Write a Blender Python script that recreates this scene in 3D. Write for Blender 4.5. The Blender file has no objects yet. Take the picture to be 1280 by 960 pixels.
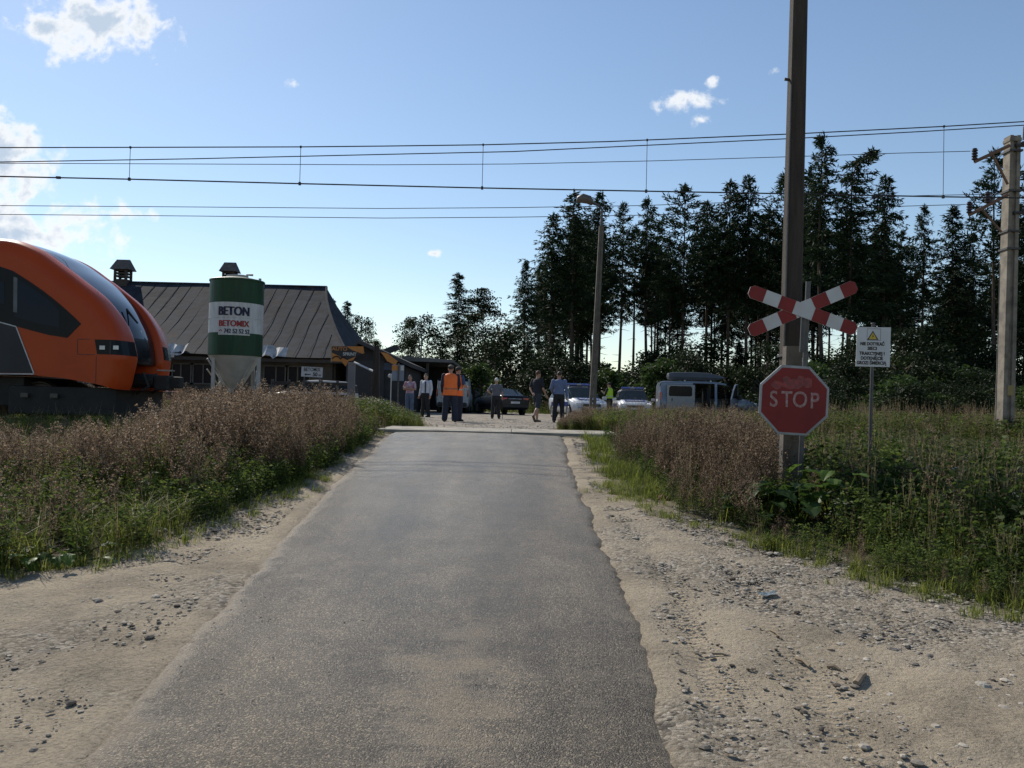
import bpy, bmesh, math, random
import numpy as np
from mathutils import Vector, Matrix

random.seed(7)
RNG = np.random.default_rng(11)
SC = bpy.context.scene
COL = SC.collection
R = math.radians

# ---------------------------------------------------------------- camera model
F = 1050.0                      # focal length in pixels of a 1280 wide picture
EYE = Vector((0.0, 0.0, 0.6))   # the rail top is z = 0
PITCH = math.atan(25.0 / F)
ROLL = 0.024
_f = Vector((0, math.cos(PITCH), math.sin(PITCH)))
_r0 = Vector((1, 0, 0)); _u0 = Vector((0, -math.sin(PITCH), math.cos(PITCH)))
_r = _r0 * math.cos(ROLL) + _u0 * math.sin(ROLL)
_u = -_r0 * math.sin(ROLL) + _u0 * math.cos(ROLL)

def ray(px, py):
    return _f + _r * ((px - 640.0) / F) - _u * ((py - 480.0) / F)

def P(px, py, Y):
    """the point at distance Y ahead that the photograph shows at this pixel"""
    d = ray(px, py)
    return EYE + d * (Y / d.y)

def XZ(px, py, Y):
    p = P(px, py, Y)
    return (p.x, p.z)

cam_d = bpy.data.cameras.new('camera')
cam = bpy.data.objects.new('camera', cam_d)
COL.objects.link(cam)
cam.matrix_world = Matrix(((_r.x, _u.x, -_f.x, EYE.x), (_r.y, _u.y, -_f.y, EYE.y), (_r.z, _u.z, -_f.z, EYE.z), (0, 0, 0, 1)))
cam_d.sensor_width = 36.0
cam_d.lens = 36.0 * F / 1280.0
cam_d.clip_end = 5000.0
SC.camera = cam

# ---------------------------------------------------------------- terrain profile
_PY = np.array([-60, 0, 3, 6, 9, 12, 15, 17, 18.2, 21, 30, 60, 2000.0])
_PZ = np.array([-1.30, -1.24, -1.18, -0.98, -0.75, -0.50, -0.26, -0.12, -0.05, -0.04, -0.03, 0.0, 0.0])

def zprof(y):
    return np.interp(y, _PY, _PZ)

def G(px, py):
    """the pixel's point on the ground profile"""
    d = ray(px, py)
    lo, hi = 2.0, 400.0
    for _ in range(60):
        m = 0.5 * (lo + hi)
        p = EYE + d * (m / d.y)
        if p.z > float(zprof(p.y)): lo = m
        else: hi = m
    return EYE + d * (lo / d.y)

def vnoise(x, y, seed=0):
    x = np.asarray(x, float); y = np.asarray(y, float)
    xi = np.floor(x).astype(np.int64); yi = np.floor(y).astype(np.int64)
    xf = x - xi; yf = y - yi
    def h(a, b):
        n = (a * 374761393 + b * 668265263 + seed * 974711) & 0x7fffffff
        n = ((n ^ (n >> 13)) * 1274126177) & 0x7fffffff
        return ((n ^ (n >> 16)) & 0xffff) / 65535.0
    u = xf * xf * (3 - 2 * xf); v = yf * yf * (3 - 2 * yf)
    return (h(xi, yi) * (1 - u) + h(xi + 1, yi) * u) * (1 - v) + (h(xi, yi + 1) * (1 - u) + h(xi + 1, yi + 1) * u) * v

def fbm(x, y, seed=0, octv=4):
    s = 0; a = 0.5
    for k in range(octv):
        s = s + a * vnoise(x * 2 ** k, y * 2 ** k, seed + k * 17); a *= 0.5
    return s

# ---------------------------------------------------------------- materials
MATS = {}
def _new(name):
    m = bpy.data.materials.new(name); m.use_nodes = True
    nt = m.node_tree
    return m, nt, nt.nodes['Principled BSDF']

def pm(name, col, rough=0.6, col2=None, scale=6.0, bump=0.0, bscale=40.0, metal=0.0, spec=0.5, streak=None, coat=0.0, alpha=None):
    """painted / plain surface with a little procedural wear"""
    if name in MATS: return MATS[name]
    m, nt, b = _new(name)
    N = nt.nodes; L = nt.links
    if col2 is None: col2 = tuple(c * 0.72 for c in col)
    tc = N.new('ShaderNodeTexCoord')
    mp = N.new('ShaderNodeMapping'); L.new(tc.outputs['Object'], mp.inputs[0])
    if streak: mp.inputs['Scale'].default_value = streak
    nz = N.new('ShaderNodeTexNoise'); nz.inputs['Scale'].default_value = scale; nz.inputs['Detail'].default_value = 6
    L.new(mp.outputs[0], nz.inputs['Vector'])
    cr = N.new('ShaderNodeValToRGB')
    cr.color_ramp.elements[0].position = 0.35; cr.color_ramp.elements[1].position = 0.68
    cr.color_ramp.elements[0].color = (*col2, 1); cr.color_ramp.elements[1].color = (*col, 1)
    L.new(nz.outputs['Fac'], cr.inputs[0]); L.new(cr.outputs[0], b.inputs['Base Color'])
    b.inputs['Roughness'].default_value = rough; b.inputs['Metallic'].default_value = metal
    b.inputs['Specular IOR Level'].default_value = spec
    if coat: b.inputs['Coat Weight'].default_value = coat; b.inputs['Coat Roughness'].default_value = 0.06
    if bump:
        n2 = N.new('ShaderNodeTexNoise'); n2.inputs['Scale'].default_value = bscale; n2.inputs['Detail'].default_value = 5
        L.new(mp.outputs[0], n2.inputs['Vector'])
        bp = N.new('ShaderNodeBump'); bp.inputs['Strength'].default_value = bump; bp.inputs['Distance'].default_value = 0.03
        L.new(n2.outputs['Fac'], bp.inputs['Height']); L.new(bp.outputs[0], b.inputs['Normal'])
    MATS[name] = m
    return m

def leafm(name, a, b2, trans=0.35, rough=0.6):
    if name in MATS: return MATS[name]
    m, nt, b = _new(name)
    N = nt.nodes; L = nt.links
    at = N.new('ShaderNodeAttribute'); at.attribute_name = 'tint'
    mx = N.new('ShaderNodeMix'); mx.data_type = 'RGBA'
    mx.inputs[6].default_value = (*a, 1); mx.inputs[7].default_value = (*b2, 1)
    L.new(at.outputs['Fac'], mx.inputs[0])
    L.new(mx.outputs[2], b.inputs['Base Color']); b.inputs['Roughness'].default_value = rough
    b.inputs['Specular IOR Level'].default_value = 0.15
    tr = N.new('ShaderNodeBsdfTranslucent'); L.new(mx.outputs[2], tr.inputs['Color'])
    ms = N.new('ShaderNodeMixShader'); ms.inputs[0].default_value = trans
    L.new(b.outputs[0], ms.inputs[1]); L.new(tr.outputs[0], ms.inputs[2])
    L.new(ms.outputs[0], N['Material Output'].inputs['Surface'])
    MATS[name] = m
    return m

def glassm(name, tint=(0.02, 0.025, 0.03), rough=0.05, see=0.0, spec=0.35):
    if name in MATS: return MATS[name]
    m, nt, b = _new(name)
    b.inputs['Base Color'].default_value = (*tint, 1); b.inputs['Roughness'].default_value = rough
    b.inputs['Specular IOR Level'].default_value = spec
    if see:
        N = nt.nodes; L = nt.links
        t = N.new('ShaderNodeBsdfTransparent'); t.inputs[0].default_value = (0.55, 0.6, 0.6, 1)
        ms = N.new('ShaderNodeMixShader'); ms.inputs[0].default_value = see
        L.new(b.outputs[0], ms.inputs[1]); L.new(t.outputs[0], ms.inputs[2])
        L.new(ms.outputs[0], N['Material Output'].inputs['Surface'])
    MATS[name] = m
    return m

# ---------------------------------------------------------------- object helpers
def tag(o, label=None, cat=None, group=None, kind=None):
    if label: o['label'] = label
    if cat: o['category'] = cat
    if group: o['group'] = group
    if kind: o['kind'] = kind
    return o

def thing(name, label, cat, loc=(0, 0, 0), rotz=0.0, group=None):
    o = bpy.data.objects.new(name, None); COL.objects.link(o)
    o.empty_display_size = 0.2
    o.location = loc; o.rotation_euler = (0, 0, rotz)
    return tag(o, label, cat, group)

def _root_off(o):
    v = Vector((0, 0, 0))
    while o is not None:
        v += o.location; o = o.parent
    return v

def obj(name, bm, mats, parent=None, smooth=False, world=False):
    me = bpy.data.meshes.new(name)
    if world and parent is not None:
        off = _root_off(parent)
        bmesh.ops.translate(bm, verts=bm.verts, vec=-off)
    bmesh.ops.recalc_face_normals(bm, faces=bm.faces)
    bm.to_mesh(me); bm.free()
    if not isinstance(mats, (list, tuple)): mats = [mats]
    for m in mats: me.materials.append(m)
    if smooth: me.polygons.foreach_set('use_smooth', np.ones(len(me.polygons), bool))
    o = bpy.data.objects.new(name, me); COL.objects.link(o)
    if parent is not None: o.parent = parent
    return o

def mesh_np(name, V, Q, mi=None, tint=None, mats=(), parent=None, smooth=False):
    """fast mesh from arrays: V (n,3), Q (m,4)"""
    me = bpy.data.meshes.new(name)
    n = len(Q)
    me.vertices.add(len(V)); me.vertices.foreach_set('co', np.ascontiguousarray(V, np.float32).ravel())
    me.loops.add(4 * n); me.loops.foreach_set('vertex_index', np.ascontiguousarray(Q, np.int32).ravel())
    me.polygons.add(n)
    me.polygons.foreach_set('loop_start', np.arange(0, 4 * n, 4, dtype=np.int32))
    me.polygons.foreach_set('loop_total', np.full(n, 4, np.int32))
    if mi is not None: me.polygons.foreach_set('material_index', np.ascontiguousarray(mi, np.int32))
    if smooth: me.polygons.foreach_set('use_smooth', np.ones(n, bool))
    me.update(calc_edges=True)
    if tint is not None:
        a = me.attributes.new('tint', 'FLOAT', 'FACE'); a.data.foreach_set('value', np.ascontiguousarray(tint, np.float32))
    for m in mats: me.materials.append(m)
    o = bpy.data.objects.new(name, me); COL.objects.link(o)
    if parent is not None: o.parent = parent
    return o

def copy_tree(o, parent=None):
    c = o.copy(); COL.objects.link(c)
    if parent is not None: c.parent = parent
    for ch in list(o.children): copy_tree(ch, c)
    return c

# ---------------------------------------------------------------- bmesh helpers
def B(): return bmesh.new()

def box(bm, c, s, rot=None, bev=0.0, piv=None):
    r = bmesh.ops.create_cube(bm, size=1.0)
    vs = r['verts']
    bmesh.ops.scale(bm, verts=vs, vec=s)
    if bev:
        es = list({e for v in vs for e in v.link_edges})
        rr = bmesh.ops.bevel(bm, geom=es, offset=bev, segments=2, affect='EDGES', profile=0.6)
        vs = list({v for f in rr['faces'] for v in f.verts} | {v for v in vs if v.is_valid})
    if rot is not None:
        M = rot if isinstance(rot, Matrix) else Matrix.Rotation(rot, 3, 'Z')
        bmesh.ops.rotate(bm, verts=vs, cent=(0, 0, 0), matrix=M)
    bmesh.ops.translate(bm, verts=vs, vec=c)
    return vs

def tube(bm, pts, rad, seg=8, caps=True, sx=1.0):
    """lofted tube along points; sx flattens it sideways"""
    pts = [Vector(p) for p in pts]
    if not isinstance(rad, (list, tuple)): rad = [rad] * len(pts)
    rings = []
    prev = None
    for i, p in enumerate(pts):
        if i == 0: t = pts[1] - pts[0]
        elif i == len(pts) - 1: t = pts[-1] - pts[-2]
        else: t = (pts[i + 1] - pts[i]).normalized() + (pts[i] - pts[i - 1]).normalized()
        t.normalize()
        if prev is None:
            a = Vector((1, 0, 0)) if abs(t.x) < 0.8 else Vector((0, 1, 0))
        else: a = prev
        b = t.cross(a).normalized(); a = b.cross(t).normalized(); prev = a
        rings.append([bm.verts.new(p + (a * math.cos(2 * math.pi * k / seg) * sx + b * math.sin(2 * math.pi * k / seg)) * rad[i]) for k in range(seg)])
    for i in range(len(rings) - 1):
        for k in range(seg):
            bm.faces.new((rings[i][k], rings[i][(k + 1) % seg], rings[i + 1][(k + 1) % seg], rings[i + 1][k]))
    if caps:
        bm.faces.new(rings[0][::-1]); bm.faces.new(rings[-1])
    return rings

def loft(bm, rings, caps=True):
    """rings: list of vertex position lists of the same length"""
    rr = [[bm.verts.new(p) for p in r] for r in rings]
    n = len(rr[0])
    for i in range(len(rr) - 1):
        for k in range(n):
            bm.faces.new((rr[i][k], rr[i][(k + 1) % n], rr[i + 1][(k + 1) % n], rr[i + 1][k]))
    if caps:
        bm.faces.new(rr[0][::-1]); bm.faces.new(rr[-1])

def ell(c, rx, ry, n=14, tilt=None):
    c = Vector(c); out = []
    for k in range(n):
        a = 2 * math.pi * k / n
        v = Vector((rx * math.cos(a), ry * math.sin(a), 0))
        if tilt is not None: v = tilt @ v
        out.append(c + v)
    return out

def ball(bm, c, r, u=12, v=8):
    rr = bmesh.ops.create_uvsphere(bm, u_segments=u, v_segments=v, radius=1.0)
    if not isinstance(r, (tuple, list)): r = (r, r, r)
    bmesh.ops.scale(bm, verts=rr['verts'], vec=r)
    bmesh.ops.translate(bm, verts=rr['verts'], vec=c)
    return rr['verts']

def lathe(bm, c, prof, seg=24, caps=True):
    loft(bm, [ell((c[0], c[1], c[2] + z), r, r, seg) for r, z in prof], caps)

def prism(bm, poly, origin, ax, ay, th):
    """flat polygon (2d points) on origin + x*ax + y*ay, thickened by vector th"""
    o = Vector(origin); ax = Vector(ax); ay = Vector(ay); th = Vector(th)
    a = [bm.verts.new(o + ax * x + ay * y) for x, y in poly]
    b = [bm.verts.new(o + ax * x + ay * y + th) for x, y in poly]
    n = len(a)
    bm.faces.new(a); bm.faces.new(b[::-1])
    for i in range(n):
        bm.faces.new((a[i], b[i], b[(i + 1) % n], a[(i + 1) % n]))

def text(name, s, size, loc, mat, parent, rotz=0.0, bold=0.0, sx=1.0, align='CENTER', tilt=90.0, ext=0.0015, width=None, sy=1.0):
    cu = bpy.data.curves.new(name, 'FONT'); cu.body = s; cu.size = size
    cu.align_x = align; cu.align_y = 'CENTER'; cu.extrude = ext; cu.offset = bold
    cu.materials.append(mat)
    t = bpy.data.objects.new('tmp', cu); COL.objects.link(t); bpy.context.view_layer.update()
    me = bpy.data.meshes.new_from_object(t.evaluated_get(bpy.context.evaluated_depsgraph_get()))
    bpy.data.objects.remove(t); bpy.data.curves.remove(cu)
    me.name = name; me.materials.clear(); me.materials.append(mat)
    o = bpy.data.objects.new(name, me); COL.objects.link(o)
    xs_ = [v.co.x for v in me.vertices]
    if width: sx = width / (max(xs_) - min(xs_))
    o.parent = parent; o.location = loc; o.rotation_euler = (R(tilt), 0, rotz); o.scale = (sx, sy, 1)
    return o
# ================================================================ sky, sun
SUN_AZ = R(-36.0)     # left of straight ahead
SUN_EL = R(40.0)
w = bpy.data.worlds.new('World'); SC.world = w; w.use_nodes = True
nt = w.node_tree; N = nt.nodes; L = nt.links
bg = N['Background']; out = N['World Output']
sky = N.new('ShaderNodeTexSky'); sky.sky_type = 'NISHITA'; sky.sun_disc = False
sky.sun_elevation = SUN_EL; sky.sun_rotation = SUN_AZ
sky.altitude = 150; sky.air_density = 1.12; sky.dust_density = 0.22; sky.ozone_density = 2.0
def wm(op, a, b=None, c=None, clamp=False):
    n = N.new('ShaderNodeMath'); n.operation = op; n.use_clamp = clamp
    for i, v in enumerate((a, b, c)):
        if v is None: continue
        if isinstance(v, (int, float)): n.inputs[i].default_value = v
        else: L.new(v, n.inputs[i])
    return n.outputs[0]
tcw = N.new('ShaderNodeTexCoord')
sp = N.new('ShaderNodeSeparateXYZ'); L.new(tcw.outputs['Generated'], sp.inputs[0])
yy = wm('MAXIMUM', sp.outputs['Y'], 0.05)
cu_ = wm('DIVIDE', sp.outputs['X'], yy); cv_ = wm('DIVIDE', sp.outputs['Z'], yy)
cb = N.new('ShaderNodeCombineXYZ'); L.new(cu_, cb.inputs[0]); L.new(cv_, cb.inputs[1])
nz = N.new('ShaderNodeTexNoise'); nz.inputs['Scale'].default_value = 26.0; nz.inputs['Detail'].default_value = 7; nz.inputs['Roughness'].default_value = 0.53
nz.inputs['Distortion'].default_value = 0.35
L.new(cb.outputs[0], nz.inputs['Vector'])
n0 = N.new('ShaderNodeTexNoise'); n0.inputs['Scale'].default_value = 9.0; n0.inputs['Detail'].default_value = 4
L.new(cb.outputs[0], n0.inputs['Vector'])
# cumulus banks standing in the sky: direction (u, v), half sizes, weight
CL = [(118, 26, 92, 50, 1.0), (62, 32, 44, 26, 0.8), (0, 205, 72, 74, 1.0), (-40, 285, 120, 74, 1.0), (85, 272, 66, 22, 0.72), (150, 268, 52, 14, 0.55), (30, 292, 130, 34, 0.7),
      (846, 128, 24, 20, 0.66), (872, 124, 26, 15, 0.6), (891, 102, 14, 11, 0.6), (876, 149, 15, 9, 0.52), (543, 317, 13, 7, 0.85), (368, 106, 11, 8, 0.5),
      (968, 88, 10, 8, 0.3)]
dens = None
for (px, py, rx, ry, wgt) in CL:
    p = P(px, py, 1.0) - EYE
    du = wm('DIVIDE', wm('SUBTRACT', cu_, p.x), rx / F); dv = wm('DIVIDE', wm('SUBTRACT', cv_, p.z), ry / F)
    d2 = wm('SQRT', wm('ADD', wm('MULTIPLY', du, du), wm('MULTIPLY', dv, dv)))
    f = wm('MULTIPLY', wm('SUBTRACT', 1.15, d2), wgt)
    dens = f if dens is None else wm('MAXIMUM', dens, f)
nn = wm('ADD', wm('MULTIPLY', wm('SUBTRACT', nz.outputs['Fac'], 0.5), 2.3), wm('MULTIPLY', wm('SUBTRACT', n0.outputs['Fac'], 0.5), 0.7))
n3 = N.new('ShaderNodeTexNoise'); n3.inputs['Scale'].default_value = 95.0; n3.inputs['Detail'].default_value = 6; n3.inputs['Roughness'].default_value = 0.6
L.new(cb.outputs[0], n3.inputs['Vector'])
nn = wm('ADD', nn, wm('MULTIPLY', wm('SUBTRACT', n3.outputs['Fac'], 0.5), 0.75))
dd = wm('ADD', dens, nn)
cov = N.new('ShaderNodeMapRange'); cov.interpolation_type = 'SMOOTHSTEP'
cov.inputs['From Min'].default_value = 0.10; cov.inputs['From Max'].default_value = 0.72
L.new(dd, cov.inputs['Value'])
core = N.new('ShaderNodeMapRange'); core.interpolation_type = 'SMOOTHSTEP'
core.inputs['From Min'].default_value = 0.42; core.inputs['From Max'].default_value = 1.15
L.new(dd, core.inputs['Value'])
cc = N.new('ShaderNodeMix'); cc.data_type = 'RGBA'
cc.inputs[6].default_value = (8.3, 8.4, 8.5, 1); cc.inputs[7].default_value = (4.5, 5.4, 6.6, 1)
L.new(core.outputs[0], cc.inputs[0])
fin = N.new('ShaderNodeMix'); fin.data_type = 'RGBA'
L.new(wm('MULTIPLY', cov.outputs[0], wm('GREATER_THAN', sp.outputs['Y'], 0.06)), fin.inputs[0])
L.new(sky.outputs[0], fin.inputs[6]); L.new(cc.outputs[2], fin.inputs[7])
L.new(fin.outputs[2], bg.inputs['Color'])
bg.inputs['Strength'].default_value = 0.122

sd = bpy.data.lights.new('sun', 'SUN'); sd.energy = 4.9; sd.angle = R(0.5); sd.color = (1.0, 0.93, 0.82)
so = bpy.data.objects.new('sun', sd); COL.objects.link(so)
sv = Vector((math.sin(SUN_AZ) * math.cos(SUN_EL), math.cos(SUN_AZ) * math.cos(SUN_EL), math.sin(SUN_EL)))
so.rotation_euler = sv.to_track_quat('Z', 'Y').to_euler()
so.location = (0, 0, 40)

SC.view_settings.view_transform = 'Standard'; SC.view_settings.look = 'None'
SC.view_settings.exposure = 0.0; SC.view_settings.gamma = 1.0; SC.view_settings.use_curve_mapping = False
SC.cycles.max_bounces = 6; SC.cycles.diffuse_bounces = 3; SC.cycles.glossy_bounces = 3; SC.cycles.transparent_max_bounces = 12
SC.cycles.use_denoising = True
SC.cycles.sample_clamp_indirect = 8.0

# ================================================================ road edges, verge edges (ground points)
def curve_from(pix):
    pts = sorted([tuple(G(a, b).xy) for a, b in pix], key=lambda q: q[1])
    return np.array([q[1] for q in pts]), np.array([q[0] for q in pts])
_ly, _lx = curve_from([(82, 960), (200, 830), (303, 722), (379, 640), (425, 595), (480, 546)])
_ry, _rx = curve_from([(866, 960), (845, 925), (812, 810), (787, 730), (745, 640), (720, 592), (709, 549)])
def road_l(y): return np.interp(y, _ly, _lx) - np.maximum(0, _ly[0] - y) * 0.02
def road_r(y): return np.interp(y, _ry, _rx) + np.maximum(0, _ry[0] - y) * 0.02
_vly, _vlx = curve_from([(-60, 740), (0, 722), (130, 700), (220, 668), (330, 622), (420, 580), (462, 552)])
_vry, _vrx = curve_from([(735, 556), (748, 592), (800, 625), (850, 648), (1000, 692), (1150, 737), (1280, 775)])
def veg_l(y): return np.interp(y, _vly, _vlx) - np.maximum(0, _vly[0] - y) * 2.5
def veg_r(y): return np.interp(y, _vry, _vrx) + np.maximum(0, _vry[0] - y) * 1.8

def sstep(a, b, x):
    t = np.clip((x - a) / (b - a), 0, 1); return t * t * (3 - 2 * t)

TRACK_Y = 19.0
def road_mask(x, y, pad=0.0):
    return sstep(-0.05, 0.25, np.minimum(x - road_l(y) + pad, road_r(y) + pad - x)) * (y < 18.3)

def ground_z(x, y):
    """terrain height without the fine grain"""
    x = np.asarray(x, float); y = np.asarray(y, float)
    z = zprof(y)
    side = np.maximum(road_l(y) - x, x - road_r(y))
    off = sstep(0.1, 1.5, side) * (y < 18.0)
    z = z + off * (fbm(x * 0.7, y * 0.7, 3) - 0.47) * 0.16
    veg = np.maximum(sstep(-0.3, 1.2, veg_l(y) - x), sstep(-0.3, 1.2, x - veg_r(y))) * (y < 17.5)
    z = z - veg * 0.05
    # track bed beside the crossing
    tr = sstep(2.4, 1.7, np.abs(y - TRACK_Y)) * np.maximum(sstep(-3.3, -4.0, x), sstep(2.3, 3.0, x))
    z = z * (1 - tr) + tr * (-0.24)
    return z

yard_edge_l = lambda y: np.interp(y, [20, 22.5, 24, 28, 33, 40, 48, 70], [-2.1, -2.2, -2.5, -3.2, -4.3, -7, -9, -9])
yard_edge_r = lambda y: np.interp(y, [20, 22, 24, 27, 30, 40, 50, 70, 120], [1.25, 1.2, 1.5, 2.2, 3.0, 6.5, 5.0, 4.0, 3.0])

# ================================================================ ground sheet
xs = np.concatenate([-np.geomspace(900, 8.6, 46), np.arange(-8.5, 9.0, 0.055), np.geomspace(9.1, 900, 46)])
ys = np.concatenate([[-60, -30, -15, -6, -2, 0, 1, 1.6, 2.1, 2.5], np.arange(2.8, 12, 0.05), np.arange(12, 22, 0.12), np.geomspace(22.1, 1500, 90)])
XX, YY = np.meshgrid(xs, ys)
ZZ = ground_z(XX, YY)
fine = ((np.abs(XX) < 8.6) & (YY > 2.7) & (YY < 22))
side = np.maximum(road_l(YY) - XX, XX - road_r(YY))
out_ = sstep(0.02, 0.35, side)
lump = (fbm(XX * 5, YY * 5, 8, 4) - 0.47) * 0.034 + (fbm(XX * 1.6, YY * 1.6, 28, 3) - 0.44) * 0.075
ZZ = ZZ + fine * out_ * (YY < 18) * lump
# wheel ruts pressed into the sandy shoulders
def rut(x, c, wd): return np.exp(-((x - c) / wd) ** 2)
rr_ = road_r(YY)
for off, dp in ((0.33, 0.03), (0.95, 0.015)):
    ZZ = ZZ - fine * dp * rut(XX, rr_ + off + 0.05 * np.sin(YY * 1.1), 0.11) * sstep(10.5, 8.5, YY) * (YY < 18)
ZZ = ZZ - 0.055 * road_mask(XX, YY, 0.0)
vegm = np.maximum(sstep(-0.25, 0.5, veg_l(YY) - XX + (fbm(XX * 2, YY * 2, 5) - 0.45) * 1.0), sstep(-0.25, 0.5, XX - veg_r(YY) + (fbm(XX * 2, YY * 2, 6) - 0.45) * 1.0))
vegm = np.where(YY > 17.6, 0, vegm)
yard = sstep(-0.4, 0.6, XX - yard_edge_l(YY)) * sstep(-0.4, 0.6, yard_edge_r(YY) - XX)
far = YY >= 17.6
vegm = np.where(far, 1 - yard, vegm)
trk = sstep(2.5, 2.0, np.abs(YY - TRACK_Y)) * (1 - sstep(-3.6, -3.3, XX) * sstep(2.6, 2.3, XX))
vegm = vegm * (1 - trk)
grav = sstep(0.42, 0.62, fbm(XX * 0.9, YY * 0.9, 41) + 0.25 * sstep(1.2, 3.5, XX - rr_) * sstep(5.0, 6.5, YY + XX * 0.35) + 0.14 * sstep(0.5, 2.0, XX - rr_) - 0.05)
grav = np.maximum(grav * (YY < 17), trk)
tread = np.zeros_like(XX)
for off in (0.33, 0.95): tread = np.maximum(tread, rut(XX, rr_ + off + 0.05 * np.sin(YY * 1.1), 0.085))
tread = tread * sstep(8.5, 7.0, YY)
ny, nx = XX.shape
V = np.stack([XX.ravel(), YY.ravel(), ZZ.ravel()], 1)
idx = np.arange(ny * nx).reshape(ny, nx)
Q = np.stack([idx[:-1, :-1], idx[:-1, 1:], idx[1:, 1:], idx[1:, :-1]], -1).reshape(-1, 4)

def ground_mat():
    m, nt, b = _new('sandy_ground'); N = nt.nodes; L = nt.links
    def att(n):
        a = N.new('ShaderNodeAttribute'); a.attribute_name = n; return a.outputs['Fac']
    def noise(sc, det=6, ro=0.6):
        n = N.new('ShaderNodeTexNoise'); n.inputs['Scale'].default_value = sc; n.inputs['Detail'].default_value = det; n.inputs['Roughness'].default_value = ro
        L.new(tc.outputs['Object'], n.inputs['Vector']); return n.outputs['Fac']
    def ramp(f, stops):
        r = N.new('ShaderNodeValToRGB'); e = r.color_ramp.elements
        while len(e) < len(stops): e.new(0.5)
        for k, (p, c) in enumerate(stops): e[k].position = p; e[k].color = (*c, 1)
        L.new(f, r.inputs[0]); return r.outputs[0]
    def mix(f, a, b2):
        x = N.new('ShaderNodeMix'); x.data_type = 'RGBA'
        if isinstance(f, float): x.inputs[0].default_value = f
        else: L.new(f, x.inputs[0])
        L.new(a, x.inputs[6]); L.new(b2, x.inputs[7]); return x.outputs[2]
    def ma(op, a, b2, cl=False):
        x = N.new('ShaderNodeMath'); x.operation = op; x.use_clamp = cl
        for i, v in enumerate((a, b2)):
            if isinstance(v, (int, float)): x.inputs[i].default_value = v
            else: L.new(v, x.inputs[i])
        return x.outputs[0]
    tc = N.new('ShaderNodeTexCoord')
    sand = ramp(noise(1.3), [(0.36, (0.17, 0.142, 0.106)), (0.52, (0.375, 0.313, 0.228)), (0.75, (0.50, 0.42, 0.31))])
    grain = ramp(noise(38, 4, 0.85), [(0.36, (0.11, 0.09, 0.068)), (0.48, (0.39, 0.325, 0.236)), (0.66, (0.52, 0.437, 0.325))])
    sand = mix(0.5, sand, grain)
    vo = N.new('ShaderNodeTexVoronoi'); vo.inputs['Scale'].default_value = 34; L.new(tc.outputs['Object'], vo.inputs['Vector'])
    sepc = N.new('ShaderNodeSeparateColor'); L.new(vo.outputs['Color'], sepc.inputs[0])
    gr = ramp(sepc.outputs[0], [(0.0, (0.08, 0.07, 0.058)), (0.5, (0.24, 0.21, 0.17)), (1.0, (0.46, 0.41, 0.34))])
    gfac = ma('MULTIPLY', att('gravel'), ma('MULTIPLY', ma('SUBTRACT', noise(5), 0.25), 2.4, True), True)
    c = mix(gfac, sand, gr)
    soil = ramp(noise(9), [(0.3, (0.035, 0.03, 0.018)), (0.7, (0.10, 0.085, 0.045))])
    c = mix(att('veg'), c, soil)
    L.new(c, b.inputs['Base Color']); b.inputs['Roughness'].default_value = 0.95; b.inputs['Specular IOR Level'].default_value = 0.15
    # bump: grain, pebbles, tyre tread
    h = ma('ADD', ma('MULTIPLY', noise(45, 5, 0.76), 0.026), ma('MULTIPLY', noise(9, 5), 0.03))
    h = ma('ADD', h, ma('MULTIPLY', ma('MULTIPLY', ma('SUBTRACT', 0.5, vo.outputs['Distance']), 0.028), gfac))
    wv = N.new('ShaderNodeTexWave'); wv.bands_direction = 'Y'; wv.inputs['Scale'].default_value = 4.6; wv.inputs['Distortion'].default_value = 2.5; wv.inputs['Detail Scale'].default_value = 3
    L.new(tc.outputs['Object'], wv.inputs['Vector'])
    h = ma('ADD', h, ma('MULTIPLY', ma('MULTIPLY', wv.outputs['Fac'], att('tread')), 0.011))
    bp = N.new('ShaderNodeBump'); bp.inputs['Strength'].default_value = 1.0; bp.inputs['Distance'].default_value = 1.0
    L.new(h, bp.inputs['Height']); L.new(bp.outputs[0], b.inputs['Normal'])
    return m
g = mesh_np('ground', V, Q, mats=[ground_mat()], smooth=True)
for nm, arr in (('veg', vegm), ('gravel', grav), ('tread', tread)):
    a = g.data.attributes.new(nm, 'FLOAT', 'POINT'); a.data.foreach_set('value', np.ascontiguousarray(arr.ravel(), np.float32))
tag(g, kind='structure')

# ================================================================ asphalt road
ry = np.arange(0.6, 18.12, 0.035); nc = 41
tt = np.linspace(0, 1, nc)
YR = np.repeat(ry[:, None], nc, 1)
jl = (fbm(ry * 1.2, ry * 0 + 3.3, 61) - 0.47) * 0.20 + (fbm(ry * 9, ry * 0 + 1.3, 62) - 0.47) * 0.10
jr = (fbm(ry * 1.3, ry * 0 + 7.3, 63) - 0.47) * 0.22 + (fbm(ry * 3.1, ry * 0 + 5.3, 64, 3) - 0.47) * 0.10 + (fbm(ry * 14, ry * 0 + 9.3, 65, 3) - 0.47) * 0.07
lft = road_l(ry) - 0.02 + jl; rgt = road_r(ry) + jr
XR = lft[:, None] * (1 - tt) + rgt[:, None] * tt
dist = np.minimum(XR - lft[:, None], rgt[:, None] - XR)
ZR = zprof(YR) + 0.012 + 0.03 * np.minimum(dist, 1.2) / 1.2 - 0.075 * (1 - sstep(0.0, 0.10, dist)) + (fbm(XR * 0.8, YR * 0.8, 77) - 0.47) * 0.03
ZR = np.where(YR > 17.7, ZR - (YR - 17.7) * 0.04, ZR)
idx = np.arange(XR.size).reshape(XR.shape)
QR = np.stack([idx[:-1, :-1], idx[:-1, 1:], idx[1:, 1:], idx[1:, :-1]], -1).reshape(-1, 4)
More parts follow.
